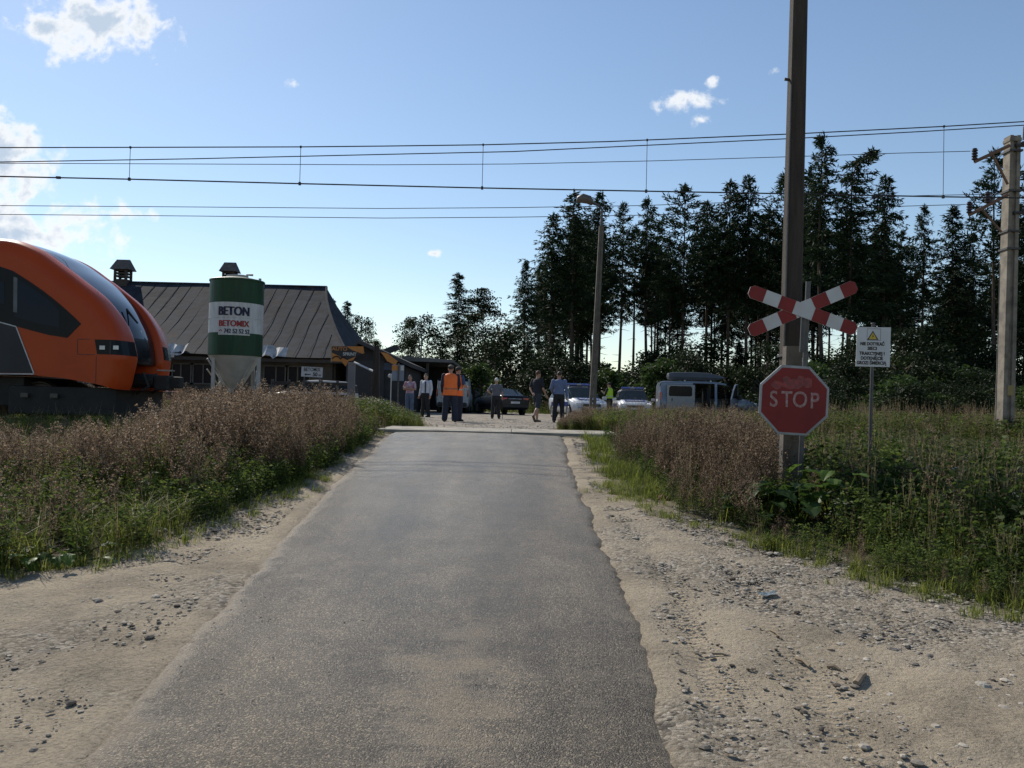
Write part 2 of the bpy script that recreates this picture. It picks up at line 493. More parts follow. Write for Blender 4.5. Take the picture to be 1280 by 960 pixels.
def asphalt():
    m, nt, b = _new('worn_asphalt'); N = nt.nodes; L = nt.links
    tc = N.new('ShaderNodeTexCoord')
    def ma(op, a, b2, cl=False):
        x = N.new('ShaderNodeMath'); x.operation = op; x.use_clamp = cl
        for i, v in enumerate((a, b2)):
            if isinstance(v, (int, float)): x.inputs[i].default_value = v
            else: L.new(v, x.inputs[i])
        return x.outputs[0]
    def noise(sc, det=5, ro=0.55, st=None):
        n = N.new('ShaderNodeTexNoise'); n.inputs['Scale'].default_value = sc; n.inputs['Detail'].default_value = det; n.inputs['Roughness'].default_value = ro
        if st:
            mp = N.new('ShaderNodeMapping'); mp.inputs['Scale'].default_value = st; L.new(tc.outputs['Object'], mp.inputs[0]); L.new(mp.outputs[0], n.inputs['Vector'])
        else: L.new(tc.outputs['Object'], n.inputs['Vector'])
        return n.outputs['Fac']
    def ramp(f, stops):
        r = N.new('ShaderNodeValToRGB'); e = r.color_ramp.elements
        while len(e) < len(stops): e.new(0.5)
        for k, (p, c) in enumerate(stops): e[k].position = p; e[k].color = (*c, 1)
        L.new(f, r.inputs[0]); return r.outputs[0]
    def mix(f, a, b2, mode='MIX'):
        x = N.new('ShaderNodeMix'); x.data_type = 'RGBA'; x.blend_type = mode
        if isinstance(f, float): x.inputs[0].default_value = f
        else: L.new(f, x.inputs[0])
        L.new(a, x.inputs[6]); L.new(b2, x.inputs[7]); return x.outputs[2]
    vo = N.new('ShaderNodeTexVoronoi'); vo.inputs['Scale'].default_value = 120; L.new(tc.outputs['Object'], vo.inputs['Vector'])
    sc_ = N.new('ShaderNodeSeparateColor'); L.new(vo.outputs['Color'], sc_.inputs[0])
    agg = ramp(sc_.outputs[0], [(0.0, (0.032, 0.025, 0.018)), (0.5, (0.094, 0.077, 0.055)), (0.8, (0.185, 0.152, 0.110)), (1.0, (0.46, 0.385, 0.285))])
    big = ramp(noise(0.7, 6, 0.6, (1, 0.35, 1)), [(0.3, (0.078, 0.063, 0.045)), (0.7, (0.175, 0.144, 0.103))])
    c = mix(0.62, big, agg)
    wt = ramp(noise(1.6, 5, 0.6, (1.0, 0.10, 1)), [(0.38, (0.72, 0.71, 0.70)), (0.62, (1.25, 1.22, 1.17))]); c = mix(1.0, c, wt, 'MULTIPLY')
    sm_ = ramp(noise(2.3, 7, 0.68), [(0.40, (0.80, 0.80, 0.80)), (0.60, (1.12, 1.11, 1.08))]); c = mix(1.0, c, sm_, 'MULTIPLY')
    at = N.new('ShaderNodeAttribute'); at.attribute_name = 'sand'
    sf = ma('MULTIPLY', ma('SUBTRACT', ma('ADD', at.outputs['Fac'], ma('MULTIPLY', ma('SUBTRACT', ma('ADD', ma('MULTIPLY', noise(3.2, 8, 0.72), 0.6), ma('MULTIPLY', noise(4.5, 6, 0.65, (0.45, 2.6, 1)), 0.4)), 0.5), 2.9)), 0.46), 1.9, True)
    sandc = ramp(noise(50, 3, 0.7), [(0.3, (0.15, 0.125, 0.095)), (0.7, (0.36, 0.295, 0.21))])
    c = mix(ma('MULTIPLY', sf, 0.85), c, sandc)
    L.new(c, b.inputs['Base Color'])
    rg = ma('ADD', 0.37, ma('MULTIPLY', sf, 0.4)); rg = ma('ADD', rg, ma('MULTIPLY', ma('SUBTRACT', noise(1.1), 0.5), 0.25))
    L.new(rg, b.inputs['Roughness']); b.inputs['Specular IOR Level'].default_value = 0.32
    h = ma('ADD', ma('MULTIPLY', ma('SUBTRACT', 0.6, vo.outputs['Distance']), 0.008), ma('MULTIPLY', noise(80, 4, 0.8), 0.010))
    bp = N.new('ShaderNodeBump'); bp.inputs['Strength'].default_value = 1.0; bp.inputs['Distance'].default_value = 1.0
    L.new(h, bp.inputs['Height']); L.new(bp.outputs[0], b.inputs['Normal'])
    return m
road = mesh_np('road', np.stack([XR.ravel(), YR.ravel(), ZR.ravel()], 1), QR, mats=[asphalt()], smooth=True)
# sand lying on the asphalt: blown in from both shoulders, tracked over the near middle and beside the crossing
sd_ = 1.1 * np.exp(-(XR - lft[:, None]) / 0.22) * (1 + 0.2 * sstep(8, 4, YR)) + 1.0 * np.exp(-(rgt[:, None] - XR) / 0.17)
pc = G(560, 890)
sd_ = np.maximum(sd_, 0.80 * np.exp(-(((XR - pc.x) / 0.6) ** 2 + ((YR - pc.y - .2) / 1.6) ** 2)))
pc = G(690, 600)
sd_ = np.maximum(sd_, 0.5 * np.exp(-(((XR - pc.x) / 0.35) ** 2 + ((YR - pc.y) / 3.5) ** 2)))
pc = G(720, 740)
sd_ = np.maximum(sd_, 0.42 * np.exp(-(((XR - pc.x) / 0.3) ** 2 + ((YR - pc.y) / 2.2) ** 2)))
sd_ = np.maximum(sd_, 0.62 * sstep(16.6, 17.9, YR))
sd_ = np.maximum(sd_, 0.30 + 0 * sd_)
a = road.data.attributes.new('sand', 'FLOAT', 'POINT'); a.data.foreach_set('value', np.ascontiguousarray(sd_.ravel(), np.float32))
tag(road, kind='structure')

# ================================================================ yard beyond the crossing
yy_ = np.concatenate([np.arange(20.55, 36, 0.3), np.geomspace(36, 75, 40)])
cols_ = np.linspace(0, 1, 40)
YA = np.repeat(yy_[:, None], 40, 1)
XA = yard_edge_l(yy_)[:, None] * (1 - cols_) + yard_edge_r(yy_)[:, None] * cols_
XA = XA + (fbm(YA * 0.8, XA * 0.0 + cols_ * 3, 9) - 0.45) * 0.5
ZA = zprof(YA) + 0.02 - 0.09 * (1 - sstep(0, 0.08, np.minimum(cols_, 1 - cols_)))[None, :] + (fbm(XA, YA, 12) - 0.45) * 0.02
idx = np.arange(XA.size).reshape(XA.shape)
QA = np.stack([idx[:-1, :-1], idx[:-1, 1:], idx[1:, 1:], idx[1:, :-1]], -1).reshape(-1, 4)
yd = mesh_np('yard', np.stack([XA.ravel(), YA.ravel(), ZA.ravel()], 1), QA, smooth=True,
             mats=[pm('yard_gravel', (0.33, 0.285, 0.225), 0.9, (0.15, 0.135, 0.115), 1.4, 0.7, 30, spec=0.2)])
tag(yd, kind='structure')

# ================================================================ railway track: ballast, sleepers, rails, crossing slabs
M_rust = pm('rail_steel', (0.20, 0.13, 0.09), 0.55, (0.10, 0.065, 0.05), 9, metal=0.3)
M_shine = pm('polished_rail_head', (0.62, 0.60, 0.58), 0.22, (0.5, 0.48, 0.46), 6, metal=1.0)
bm = B()
for s in (-1, 1):
    y0 = TRACK_Y + s * 0.7525
    prof = [(-.07, -.172), (.07, -.172), (.07, -.155), (.01, -.14), (.01, -.045), (.035, -.036), (.036, -.002), (-.036, -.002), (-.035, -.036), (-.01, -.045), (-.01, -.14), (-.07, -.155)]
    loft(bm, [[(X, y0 + a_, b_) for a_, b_ in prof] for X in (-45, 60)])
rails = obj('rails', bm, M_rust); tag(rails, kind='structure')
bm = B()
for s in (-1, 1): box(bm, (7.5, TRACK_Y + s * 0.7525, -0.0005), (105, 0.062, 0.004))
rh = obj('rail_head', bm, M_shine); rh.parent = rails
# ballast shoulder
bx = np.concatenate([np.arange(-45, -3.3, 0.35), [-3.25]]); 
def ballast_sheet(x0, x1):
    bx = np.arange(x0, x1 + 0.01, 0.25); by = np.linspace(-2.1, 2.1, 22)
    X, Y = np.meshgrid(bx, by); Z = -0.2 - 0.55 * sstep(1.25, 2.1, np.abs(Y)) * 0.5 + (fbm(X * 4, Y * 4, 91) - 0.45) * 0.05
    idx = np.arange(X.size).reshape(X.shape)
    return np.stack([X.ravel(), TRACK_Y + Y.ravel(), Z.ravel()], 1), np.stack([idx[:-1, :-1], idx[:-1, 1:], idx[1:, 1:], idx[1:, :-1]], -1).reshape(-1, 4)
M_ball = pm('ballast_stone', (0.20, 0.175, 0.15), 0.95, (0.06, 0.05, 0.045), 22, 1.0, 18)
V1, Q1 = ballast_sheet(-45, -3.25); V2, Q2 = ballast_sheet(2.35, 60)
bl = mesh_np('ballast', np.concatenate([V1, V2]), np.concatenate([Q1, Q2 + len(V1)]), mats=[M_ball]); tag(bl, kind='structure')
M_sleeper = pm('sleeper_concrete', (0.26, 0.235, 0.20), 0.9, (0.15, 0.13, 0.11), 5, 0.4)
def make_sleeper():
    bm = B(); box(bm, (0, 0, 0), (0.25, 2.5, 0.16), bev=0.02)
    return obj('sleeper', bm, M_sleeper)
sl0 = None
for k, X in enumerate([-3.6 - 0.6 * i for i in range(4)]):
    if sl0 is None: sl0 = make_sleeper(); o = sl0
    else: o = sl0.copy(); COL.objects.link(o)
    o.location = (X, TRACK_Y, -0.235); 
    tag(o, 'grey concrete sleeper under the rails just left of the level crossing', 'sleeper', 'sleepers left of the level crossing')
M_slab = pm('crossing_concrete', (0.42, 0.375, 0.30), 0.85, (0.20, 0.18, 0.145), 2.2, 0.35, 30)
rows = [(18.10, 18.69, 'front'), (18.32 + 0.47, 19.21 + 0.0, 'mid'), (19.79, 20.5, 'back')]
rows = [(18.02, 18.70, 'nearest the approach road'), (18.82, 19.68, 'between the two rails'), (19.80, 20.52, 'on the far side of the rails')]
xl_ = P(470, 540, 18.0).x; xm_ = P(639, 540, 18.0).x; xr_ = P(752, 543, 18.0).x + 0.45
for (ya, yb, where) in rows:
    for (xa, xb, sd2) in ((xl_, xm_, 'left'), (xm_ + 0.012, xr_, 'right')):
        bm = B(); box(bm, ((xa + xb) / 2, (ya + yb) / 2, -0.09), (xb - xa, yb - ya, 0.18), bev=0.012)
        for v in bm.verts:
            if v.co.z > -0.01: v.co.z += random.uniform(-.003, .003)
        o = obj('crossing_slab', bm, M_slab)
        tag(o, '%s concrete crossing slab %s' % ('long left' if sd2 == 'left' else 'shorter right', where), 'crossing slab', 'concrete slabs of the level crossing')
# ================================================================ train
M_orange = pm('orange_paint', (0.43, 0.058, 0.009), 0.32, (0.385, 0.050, 0.008), 1.2, spec=0.22)
M_tblack = pm('black_gloss_panel', (0.012, 0.013, 0.016), 0.2, (0.009, 0.010, 0.012), 2, spec=0.12)
M_tgrey = pm('charcoal_panel', (0.035, 0.036, 0.04), 0.45, (0.026, 0.027, 0.03), 2, spec=0.25)
M_tglass = glassm('train_glass', (0.010, 0.014, 0.024), 0.04, spec=.45)
M_dark = pm('dark_underframe', (0.022, 0.02, 0.018), 0.75, (0.012, 0.011, 0.010), 4, 0.4)
M_silver = pm('silver_line', (0.5, 0.5, 0.5), 0.4)
M_steel = pm('grey_steel', (0.32, 0.32, 0.31), 0.45, (0.25, 0.24, 0.23), 3, metal=0.6)
M_lamp = pm('lamp_lens', (0.75, 0.75, 0.72), 0.1)
M_whl = pm('wheel_steel', (0.10, 0.085, 0.07), 0.5, (0.05, 0.045, 0.04), 5, metal=0.4)

train = thing('train', 'orange and black passenger train standing on the track left of the level crossing', 'train', (P(80, 520, 19).x, TRACK_Y, 0.0))
YN = TRACK_Y - 1.42
epx = [(0, 299.5), (27, 302), (54, 313), (81, 331), (108, 350.5), (135.5, 372.5), (154.5, 396.5), (163, 413), (167, 427), (169.5, 441), (170, 450), (168.5, 458)]
E = [XZ(a - 5.0 * min(1, max(0, (a - 60) / 90.0)), b, 18.05) for a, b in epx]
zt = E[0][1] + 0.03
E = [(-30.0, zt), (-22, zt), (-16, zt), (-13, zt), (-12.0, zt - 0.005)] + E
# resample on a Catmull-Rom curve
def catmull(P_, n):
    out = []
    for i in range(len(P_) - 1):
        p0 = P_[max(i - 1, 0)]; p1 = P_[i]; p2 = P_[i + 1]; p3 = P_[min(i + 2, len(P_) - 1)]
        for k in range(n):
            t = k / n
            out.append(tuple(0.5 * ((2 * p1[j]) + (-p0[j] + p2[j]) * t + (2 * p0[j] - 5 * p1[j] + 4 * p2[j] - p3[j]) * t * t + (-p0[j] + 3 * p1[j] - 3 * p2[j] + p3[j]) * t ** 3) for j in range(2)))
    out.append(tuple(P_[-1])); return out
Ec = catmull(E, 8)
# lower cheek: straight down from the lamp band
cheek = [XZ(a, b, 18.05) for a, b in [(161, 470), (159, 480), (156, 488)]]
Ec = Ec + cheek
En = []
for i in range(len(Ec)):
    a_ = Ec[max(i - 1, 0)]; b_ = Ec[min(i + 1, len(Ec) - 1)]
    tx, tz = b_[0] - a_[0], b_[1] - a_[1]; l_ = math.hypot(tx, tz)
    En.append((-tz / l_, tx / l_))
En = [(-nx_, -nz_) if (nx_ * 0.6 + nz_ < 0 and i < len(En) - 6) or (nx_ < 0 and nz_ < 0.5) else (nx_, nz_) for i, (nx_, nz_) in enumerate(En)]
bot = [XZ(a, b, 17.6) for a, b in [(161, 488), (143, 487), (116, 479), (81, 473), (43, 469), (0, 467.5)]]
bot += [(-30.0, bot[-1][1])]
zlamp0 = XZ(120, 443.5, 17.9)[1]; zlamp1 = XZ(117, 425.5, 17.9)[1]
zrec = XZ(168, 457, 18.05)[1]
# columns across: y offset from centre, inset along the normal
colsT = [(-1.42, .34), (-1.405, .22), (-1.36, .12), (-1.28, .055), (-1.16, .02), (-1.04, .003), (-.96, 0.0), (-.90, .004), (-.86, .02), (-.845, .17), (-.55, .13), (-.28, .105), (0, .095)]
colsT = colsT + [(-a_, b_) for a_, b_ in colsT[-2::-1]]
XW0 = XZ(88, 335, 18.05)[0]; XW1 = XZ(168, 430, 18.05)[0]
def tpt(i, j):
    yo, ins = colsT[j]
    k = 1.0
    if i >= len(Ec) - 3: k = 0.85
    if abs(yo) < 0.85:
        kk = min(1, max(0, (Ec[i][0] - XW0) / (XW1 - XW0))); kk = kk * kk * (3 - 2 * kk)
        ins = (ins - .02) * kk + (1 - kk) * (-.03 * (1 - (yo / .86) ** 2)) + .01
    if abs(yo) < 0.85 and Ec[i][1] < zrec + 0.02: ins = ins + 0.55
    x, z = Ec[i]
    if abs(yo) < 1.3:
        k3_ = min(1, max(0, (x - XW0) / (XW1 - XW0))); yo = yo * (1 - .27 * k3_ * k3_ * min(1, (1.3 - abs(yo)) / .3))
    return Vector((x - En[i][0] * ins * k, TRACK_Y + yo, z - En[i][1] * ins * k))
buckets = {'shell': [], 'windscreen': [], 'mask': [], 'recess': []}
ztop_glass = XZ(40, 306, 18.05)[1]; zbot_glass = XZ(165, 419, 18.05)[1]
for i in range(len(Ec) - 1):
    zm = 0.5 * (Ec[i][1] + Ec[i + 1][1]); xm = 0.5 * (Ec[i][0] + Ec[i + 1][0])
    for j in range(len(colsT) - 1):
        ym = 0.5 * (colsT[j][0] + colsT[j + 1][0])
        key = 'shell'
        if abs(ym) < 0.85:
            if xm > -12.4:
                key = 'windscreen' if zm > zbot_glass else ('mask' if zm > zrec else 'recess')
            elif False: key = 'mask'
        elif zlamp0 < zm < zlamp1 and xm > -10: key = 'shell'
        buckets[key].append((i, j))
def tbm(cells):
    bm = B(); cache = {}
    def v(i, j):
        if (i, j) not in cache: cache[(i, j)] = bm.verts.new(tpt(i, j))
        return cache[(i, j)]
    for i, j in cells: bm.faces.new((v(i, j), v(i, j + 1), v(i + 1, j + 1), v(i + 1, j)))
    return bm
bm = tbm(buckets['shell'])
# flat sides
for s in (0, len(colsT) - 1):
    loop = [tpt(i, s) for i in range(len(Ec))]
    yv = loop[0].y
    zb_ = [(x, z) for x, z in bot if x < loop[-1].x - 0.02]
    loop += [Vector((x, yv, z)) for x, z in zb_]
    bm.faces.new([bm.verts.new(p) for p in loop])
# floor pan
fl = [(x, z + 0.01) for x, z in bot]
for k in range(len(fl) - 1):
    bm.faces.new([bm.verts.new((fl[k][0], TRACK_Y - 1.40, fl[k][1])), bm.verts.new((fl[k + 1][0], TRACK_Y - 1.40, fl[k + 1][1])), bm.verts.new((fl[k + 1][0], TRACK_Y + 1.40, fl[k + 1][1])), bm.verts.new((fl[k][0], TRACK_Y + 1.40, fl[k][1]))])
bmesh.ops.remove_doubles(bm, verts=bm.verts, dist=0.0008)
body = obj('body', bm, M_orange, train, world=True)
for p_ in body.data.polygons: p_.use_smooth = len(p_.vertices) == 4
ws = obj('windscreen', tbm(buckets['windscreen']), M_tglass, train, smooth=True, world=True)
obj('nose_panel', tbm(buckets['mask']), M_tblack, train, smooth=True, world=True)
obj('coupler_recess', tbm(buckets['recess']), M_dark, train, smooth=True, world=True)
# windscreen wiper
bm = B()
tube(bm, [P(164, 395, 18.6), P(170, 402, 18.75), P(158, 388, 18.9)], 0.018, 6)
tube(bm, [P(172, 404, 18.7), P(158, 386, 18.75)], 0.02, 6)
obj('wiper', bm, M_dark, ws, world=True)

def side_plate(name, pix, mat, parent, depth=0.006, proud=0.004, both=True):
    bm = B()
    poly = [XZ(a_, b_, YN) for a_, b_ in pix]
    prism(bm, poly, (0, YN - proud, 0), (1, 0, 0), (0, 0, 1), (0, -depth, 0))
    if both: prism(bm, poly, (0, TRACK_Y + 1.42 + proud, 0), (1, 0, 0), (0, 0, 1), (0, depth, 0))
    return obj(name, bm, mat, parent, world=True)
sw = side_plate('side_window', [(-420, 331), (0, 333), (16, 338.5), (36, 351), (54, 363.5), (70, 376), (81, 385.5), (92, 395.5), (101.6, 404.7), (84, 422.3), (60, 418.5), (30, 410.5), (0, 402.5), (-420, 395)], M_tblack, train)
def pane(pix):
    return side_plate('pane', pix, glassm('side_glass', (0.016, 0.020, 0.032), .08, spec=.10), sw, depth=0.004, proud=0.0115, both=False)
pane([(-13, 352), (6, 353), (6.5, 380), (-13, 379)])
pane([(18, 346), (40, 359.5), (62, 375), (75, 389), (75, 410), (50, 405), (18, 396)])
bm = B()  # bright pillar between the cab door window and the cab window
prism(bm, [XZ(a_, b_, YN) for a_, b_ in [(17.6, 346), (22.5, 347.5), (22, 391), (17.2, 390)]], (0, YN - 0.0165, 0), (1, 0, 0), (0, 0, 1), (0, -0.004, 0))
obj('window_post', bm, pm('window_post_grey', (0.11, 0.12, 0.13), 0.5), sw, world=True)
lp = side_plate('lower_panel', [(-420, 398), (0, 403.5), (20, 408.7), (31, 438), (42, 466.5), (0, 466), (-420, 463)], M_tgrey, train)
def strip(a_, b_, wdt=0.012):
    p0 = Vector((*XZ(*a_, YN),)); p1 = Vector((*XZ(*b_, YN),))
    d_ = (p1 - p0).normalized(); n_ = Vector((-d_.y, d_.x)) * wdt
    return [tuple(p0 + n_), tuple(p1 + n_), tuple(p1 - n_), tuple(p0 - n_)]
bm = B()
for a_, b_ in (((-420, 397), (0, 402.7)), ((0, 402.7), (20.5, 408.3)), ((20.5, 408.3), (43, 467.5)), ((-420, 464.8), (43, 467.5))):
    prism(bm, strip(a_, b_), (0, YN - 0.0118, 0), (1, 0, 0), (0, 0, 1), (0, -0.004, 0))
obj('trim_line', bm, M_silver, lp, world=True)
# lamp bands: from the side round onto the front rim, both sides
def band_pts(side, zz):
    """outline of the body at height zz from the flat side round to the rim"""
    best = min(range(20, len(Ec)), key=lambda i: abs(Ec[i][1] - zz))
    pts = []
    for j in range(0, 7):
        p = tpt(best, j); n_ = Vector((En[best][0], -0.0, 0))
        pts.append(Vector((p.x, p.y, zz)))
    st = Vector((XZ(118.5, 430, YN)[0], YN, zz))
    return [st] + pts
for side in (-1, 1):
    bm = B()
    lo = band_pts(side, zlamp0 - 0.0); hi = band_pts(side, zlamp1)
    lo[0].x += 0.06
    def off(p, q_):
        # outward: blend from the side normal to the front normal
        k_ = min(1, max(0, (p.y - YN) / 0.45))
        return Vector((k_, -(1 - k_), 0)).normalized() * q_
    vs = []
    for k in range(len(lo)):
        row = []
        for pt, in ((lo[k],), (hi[k],)):
            for q_ in (-0.01, 0.012):
                pp = pt + off(pt, q_)
                if side > 0: pp = Vector((pp.x, 2 * TRACK_Y - pp.y, pp.z))
                row.append(bm.verts.new(pp))
        vs.append(row)
    for k in range(len(vs) - 1):
        a_, b_ = vs[k], vs[k + 1]
        bm.faces.new((a_[1], b_[1], b_[3], a_[3])); bm.faces.new((a_[3], b_[3], b_[2], a_[2])); bm.faces.new((a_[0], b_[0], b_[1], a_[1]))
    bm.faces.new((vs[0][0], vs[0][1], vs[0][3], vs[0][2])); bm.faces.new((vs[-1][0], vs[-1][2], vs[-1][3], vs[-1][1]))
    hb = obj('lamp_band', bm, M_tblack, train, world=True)
    for a_ in (128.0, 145.0):
        bm = B(); x0, z0 = XZ(a_, 434.5, YN - 0.02); yv = YN - 0.026 if side < 0 else 2 * TRACK_Y - YN + 0.026
        box(bm, (x0, yv, z0), (0.11, 0.014, 0.085), bev=0.004)
        obj('headlight', bm, M_lamp, hb, world=True)
    bm = B(); x0, z0 = XZ(138.5, 434.5, YN); yv = YN - 0.018 if side < 0 else 2 * TRACK_Y - YN + 0.018
    box(bm, (x0, yv, z0), (0.03, 0.012, zlamp1 - zlamp0 - 0.03)); obj('lamp_divider', bm, M_tgrey, hb, world=True)
# panel joints
bm = B()
def joint(a_, b_):
    prism(bm, strip(a_, b_, 0.006), (0, YN - 0.0015, 0), (1, 0, 0), (0, 0, 1), (0, -0.0015, 0))
joint((120.5, 444), (119.5, 479)); joint((97, 424), (97, 443)); joint((97, 424), (112, 424)); joint((97, 443), (118, 443.5))
obj('panel_joint', bm, M_tgrey, body, world=True)
# underframe, bogie, coupler
zb = bot[-2][1]
bm = B()
box(bm, (-20.0, TRACK_Y, 0.62), (19.2, 2.2, 0.62), bev=0.03)
x1, _ = XZ(148, 500, 17.9)
box(bm, (x1 - 1.15, TRACK_Y, 0.44), (2.3, 2.4, 0.60), bev=0.05)
box(bm, (x1 - 0.15, TRACK_Y, 0.20), (0.25, 2.3, 0.28), bev=0.03)
obj('underframe', bm, M_dark, train, world=True)
for xc in (XZ(-10, 500, 18.0)[0], -24.5):
    bm = B()
    box(bm, (xc, TRACK_Y, .48), (.3, 2.0, .12))
    for s in (-1, 1):
        prism(bm, [(-1.75, .42), (-1.6, .62), (-.6, .60), (-.35, .40), (.35, .40), (.6, .60), (1.6, .62), (1.75, .42), (1.5, .36), (.6, .30), (-.6, .30), (-1.5, .36)], (xc, TRACK_Y + s * 1.02 - 0.05, 0), (1, 0, 0), (0, 0, 1), (0, 0.10, 0))
        for dx in (-.9, .9): ball(bm, (xc + dx, TRACK_Y + s * 1.09, .45), (.15, .06, .15))
    bg_ = obj('bogie', bm, M_dark, train, world=True)
    for dx in (-.9, .9):
        bm = B()
        for s in (-1, 1):
            prof = [(.40, -.065), (.455, -.06), (.425, .02), (.42, .07), (.40, .07), (.37, .02), (.12, .0)]
            for m_ in (1,):
                rings = [[(xc + dx + r_ * math.cos(2 * math.pi * k / 28), TRACK_Y + s * (.75 + h_), .42 + r_ * math.sin(2 * math.pi * k / 28)) for k in range(28)] for r_, h_ in prof]
                loft(bm, rings)
        tube(bm, [(xc + dx, TRACK_Y - .75, .42), (xc + dx, TRACK_Y + .75, .42)], .08, 12)
        obj('wheelset', bm, M_whl, bg_, world=True, smooth=False)
for k, xx in enumerate((XZ(34, 494, 17.8)[0], XZ(71, 492, 17.8)[0])):
    bm = B(); box(bm, (xx, YN + 0.12, XZ(34, 494, 17.8)[1]), (0.16, 0.05, 0.10), bev=0.01); obj('data_plate', bm, M_whl, train, world=True)
bm = B()
xr0 = tpt(len(Ec) - 4, 13).x + .42
pz = XZ(200, 470, 19)[1]
tube(bm, [(xr0 - 1.0, TRACK_Y, pz - .12), (xr0 + 0.35, TRACK_Y, pz - .12)], .16, 12)
box(bm, (xr0 + 0.55, TRACK_Y, pz - .16), (.34, .36, .34), bev=.05)
box(bm, (xr0 + 0.80, TRACK_Y + .06, pz - .14), (.26, .24, .26), bev=.04)
tube(bm, [(xr0 + .2, TRACK_Y - .3, pz + .05), (xr0 + .35, TRACK_Y - .35, pz - .25), (xr0 + .1, TRACK_Y - .4, pz - .42)], .035, 8)
tube(bm, [(xr0 + .2, TRACK_Y + .35, pz + .05), (xr0 + .4, TRACK_Y + .4, pz - .2), (xr0 + .1, TRACK_Y + .45, pz - .4)], .035, 8)
obj('coupler', bm, M_dark, train, world=True)
bm = B(); box(bm, (xr0 + .60, TRACK_Y - .05, pz + .125), (.34, .16, .03)); obj('coupler_cover', bm, M_steel, train, world=True)

# ================================================================ overhead wires
M_wire = pm('copper_wire', (0.05, 0.045, 0.045), 0.5, (0.03, 0.028, 0.028), 30, metal=0.3)
def wire(name, pix, Y, rad, label=None, cat=None, parent=None, group=None, ext=True):
    pts = [P(a_, b_, Y) for a_, b_ in pix]
    if ext:
        d0 = (pts[0] - pts[1]).normalized(); d1 = (pts[-1] - pts[-2]).normalized()
        pts = [pts[0] + d0 * 14] + pts + [pts[-1] + d1 * 14]
    bm = B(); tube(bm, pts, rad, 6)
    o = obj(name, bm, M_wire, None)
    if parent: 
        o.parent = parent
    if label: tag(o, label, cat, group)
    return o
cat_ = thing('contact_line', 'paired upper and lower railway wires over the track tied together by thin droppers', 'overhead line', (0, 0, 0))
mess = [(0, 184.5), (163, 184.2), (376, 183.6), (480, 182.6), (604, 181), (760, 177), (809, 175), (1000, 167), (1180, 158), (1280, 152)]
cont = [(0, 220.5), (163, 224), (376, 229.6), (604, 235), (809, 239), (1000, 242.5), (1180, 246), (1280, 247.5)]
wire('messenger_wire', mess, 19.0, 0.013, parent=cat_); wire('contact_wire', cont, 19.0, 0.016, parent=cat_)
def yat(c, x): return float(np.interp(x, [q[0] for q in c], [q[1] for q in c]))
for x in (163, 376, 604, 809, 1180):
    bm = B()
    p0 = P(x, yat(mess, x), 19.0); p1 = P(x + (0.5 if x < 1000 else -1), yat(cont, x), 19.0); p1.x = p0.x
    tube(bm, [p0, p1], 0.007, 5)
    box(bm, (p1.x, 19.0, p1.z), (0.05, 0.045, 0.07)); box(bm, (p0.x, 19.0, p0.z), (0.035, 0.035, 0.05))
    obj('dropper', bm, M_wire, cat_)
bm = B(); p0 = P(73, 222, 19.0); box(bm, p0, (0.10, 0.05, 0.06), bev=.01); obj('wire_clamp', bm, M_wire, cat_)
wire('feeder_wire', [(0, 202.5), (240, 198.5), (480, 193), (640, 189.5), (800, 182), (1000, 172.7), (1150, 164.5), (1280, 156.5)], 19.4, 0.012, 'thick wire climbing to the right just under the top railway wire', 'wire')
wire('power_wire', [(0, 204), (240, 205), (480, 206), (640, 205), (820, 201), (1000, 195.5), (1120, 191.5), (1213, 189)], 21.6, 0.009, 'thin power wire running to the topmost insulator of the pole', 'wire', ext=False)
wire('power_wire', [(0, 257), (240, 258.7), (480, 260.6), (640, 259.5), (800, 257), (1000, 250), (1150, 244.5), (1229, 243)], 21.6, 0.009, 'upper of the two thin power wires below the contact wire', 'wire', ext=False)
wire('power_wire', [(0, 268), (240, 270), (480, 272.6), (640, 271.5), (800, 269), (1000, 262.7), (1120, 258), (1207, 255.5)], 21.6, 0.009, 'lowest thin power wire, ending at the outermost low insulator', 'wire', ext=False)
# ================================================================ poles and signs
M_conc = pm('pole_concrete', (0.27, 0.235, 0.185), 0.85, (0.13, 0.112, 0.09), 3.5, 0.35, 25)
M_dconc = pm('weathered_pole', (0.055, 0.042, 0.032), 0.9, (0.026, 0.020, 0.016), 2.2, 0.5, 20, streak=(6, 6, 0.6))
M_galv = pm('galvanised_tube', (0.10, 0.098, 0.095), 0.55, (0.055, 0.053, 0.052), 6, metal=0.2)
M_ins = pm('insulator_brown', (0.05, 0.03, 0.025), 0.25)
M_rustarm = pm('rusty_arm', (0.22, 0.125, 0.08), 0.7, (0.13, 0.08, 0.055), 8, metal=0.2)
M_iron = pm('dark_iron', (0.05, 0.047, 0.045), 0.6)

# right-hand concrete power pole with two cross arms
pb = P(1255, 552, 21.6); pt_ = P(1265.5, 171, 21.6)
zb0 = -0.3
pole = thing('power_pole', 'pale concrete power pole with rusty insulator arms at the right edge', 'power pole', (pb.x, 21.6, zb0))
def lean(z):
    k = (z - pb.z) / (pt_.z - pb.z); return pb.x + (pt_.x - pb.x) * k
bm = B()
for z0_, z1_, w0_, w1_ in ((zb0, pt_.z, 0.31, 0.27),):
    prof = lambda w_, d_: [(-w_ / 2, -d_ / 2), (-w_ * .18, -d_ / 2), (-w_ * .14, -d_ * .34), (w_ * .14, -d_ * .34), (w_ * .18, -d_ / 2), (w_ / 2, -d_ / 2), (w_ / 2, d_ / 2), (-w_ / 2, d_ / 2)]
    rings = []
    for k in range(13):
        t = k / 12; z = z0_ + (z1_ - z0_) * t; w_ = w0_ + (w1_ - w0_) * t
        rings.append([(lean(z) + a_, 21.6 + b_, z) for a_, b_ in prof(w_, 0.36 - .06 * t)])
    loft(bm, rings)
shaft = obj('shaft', bm, M_conc, pole, world=True)
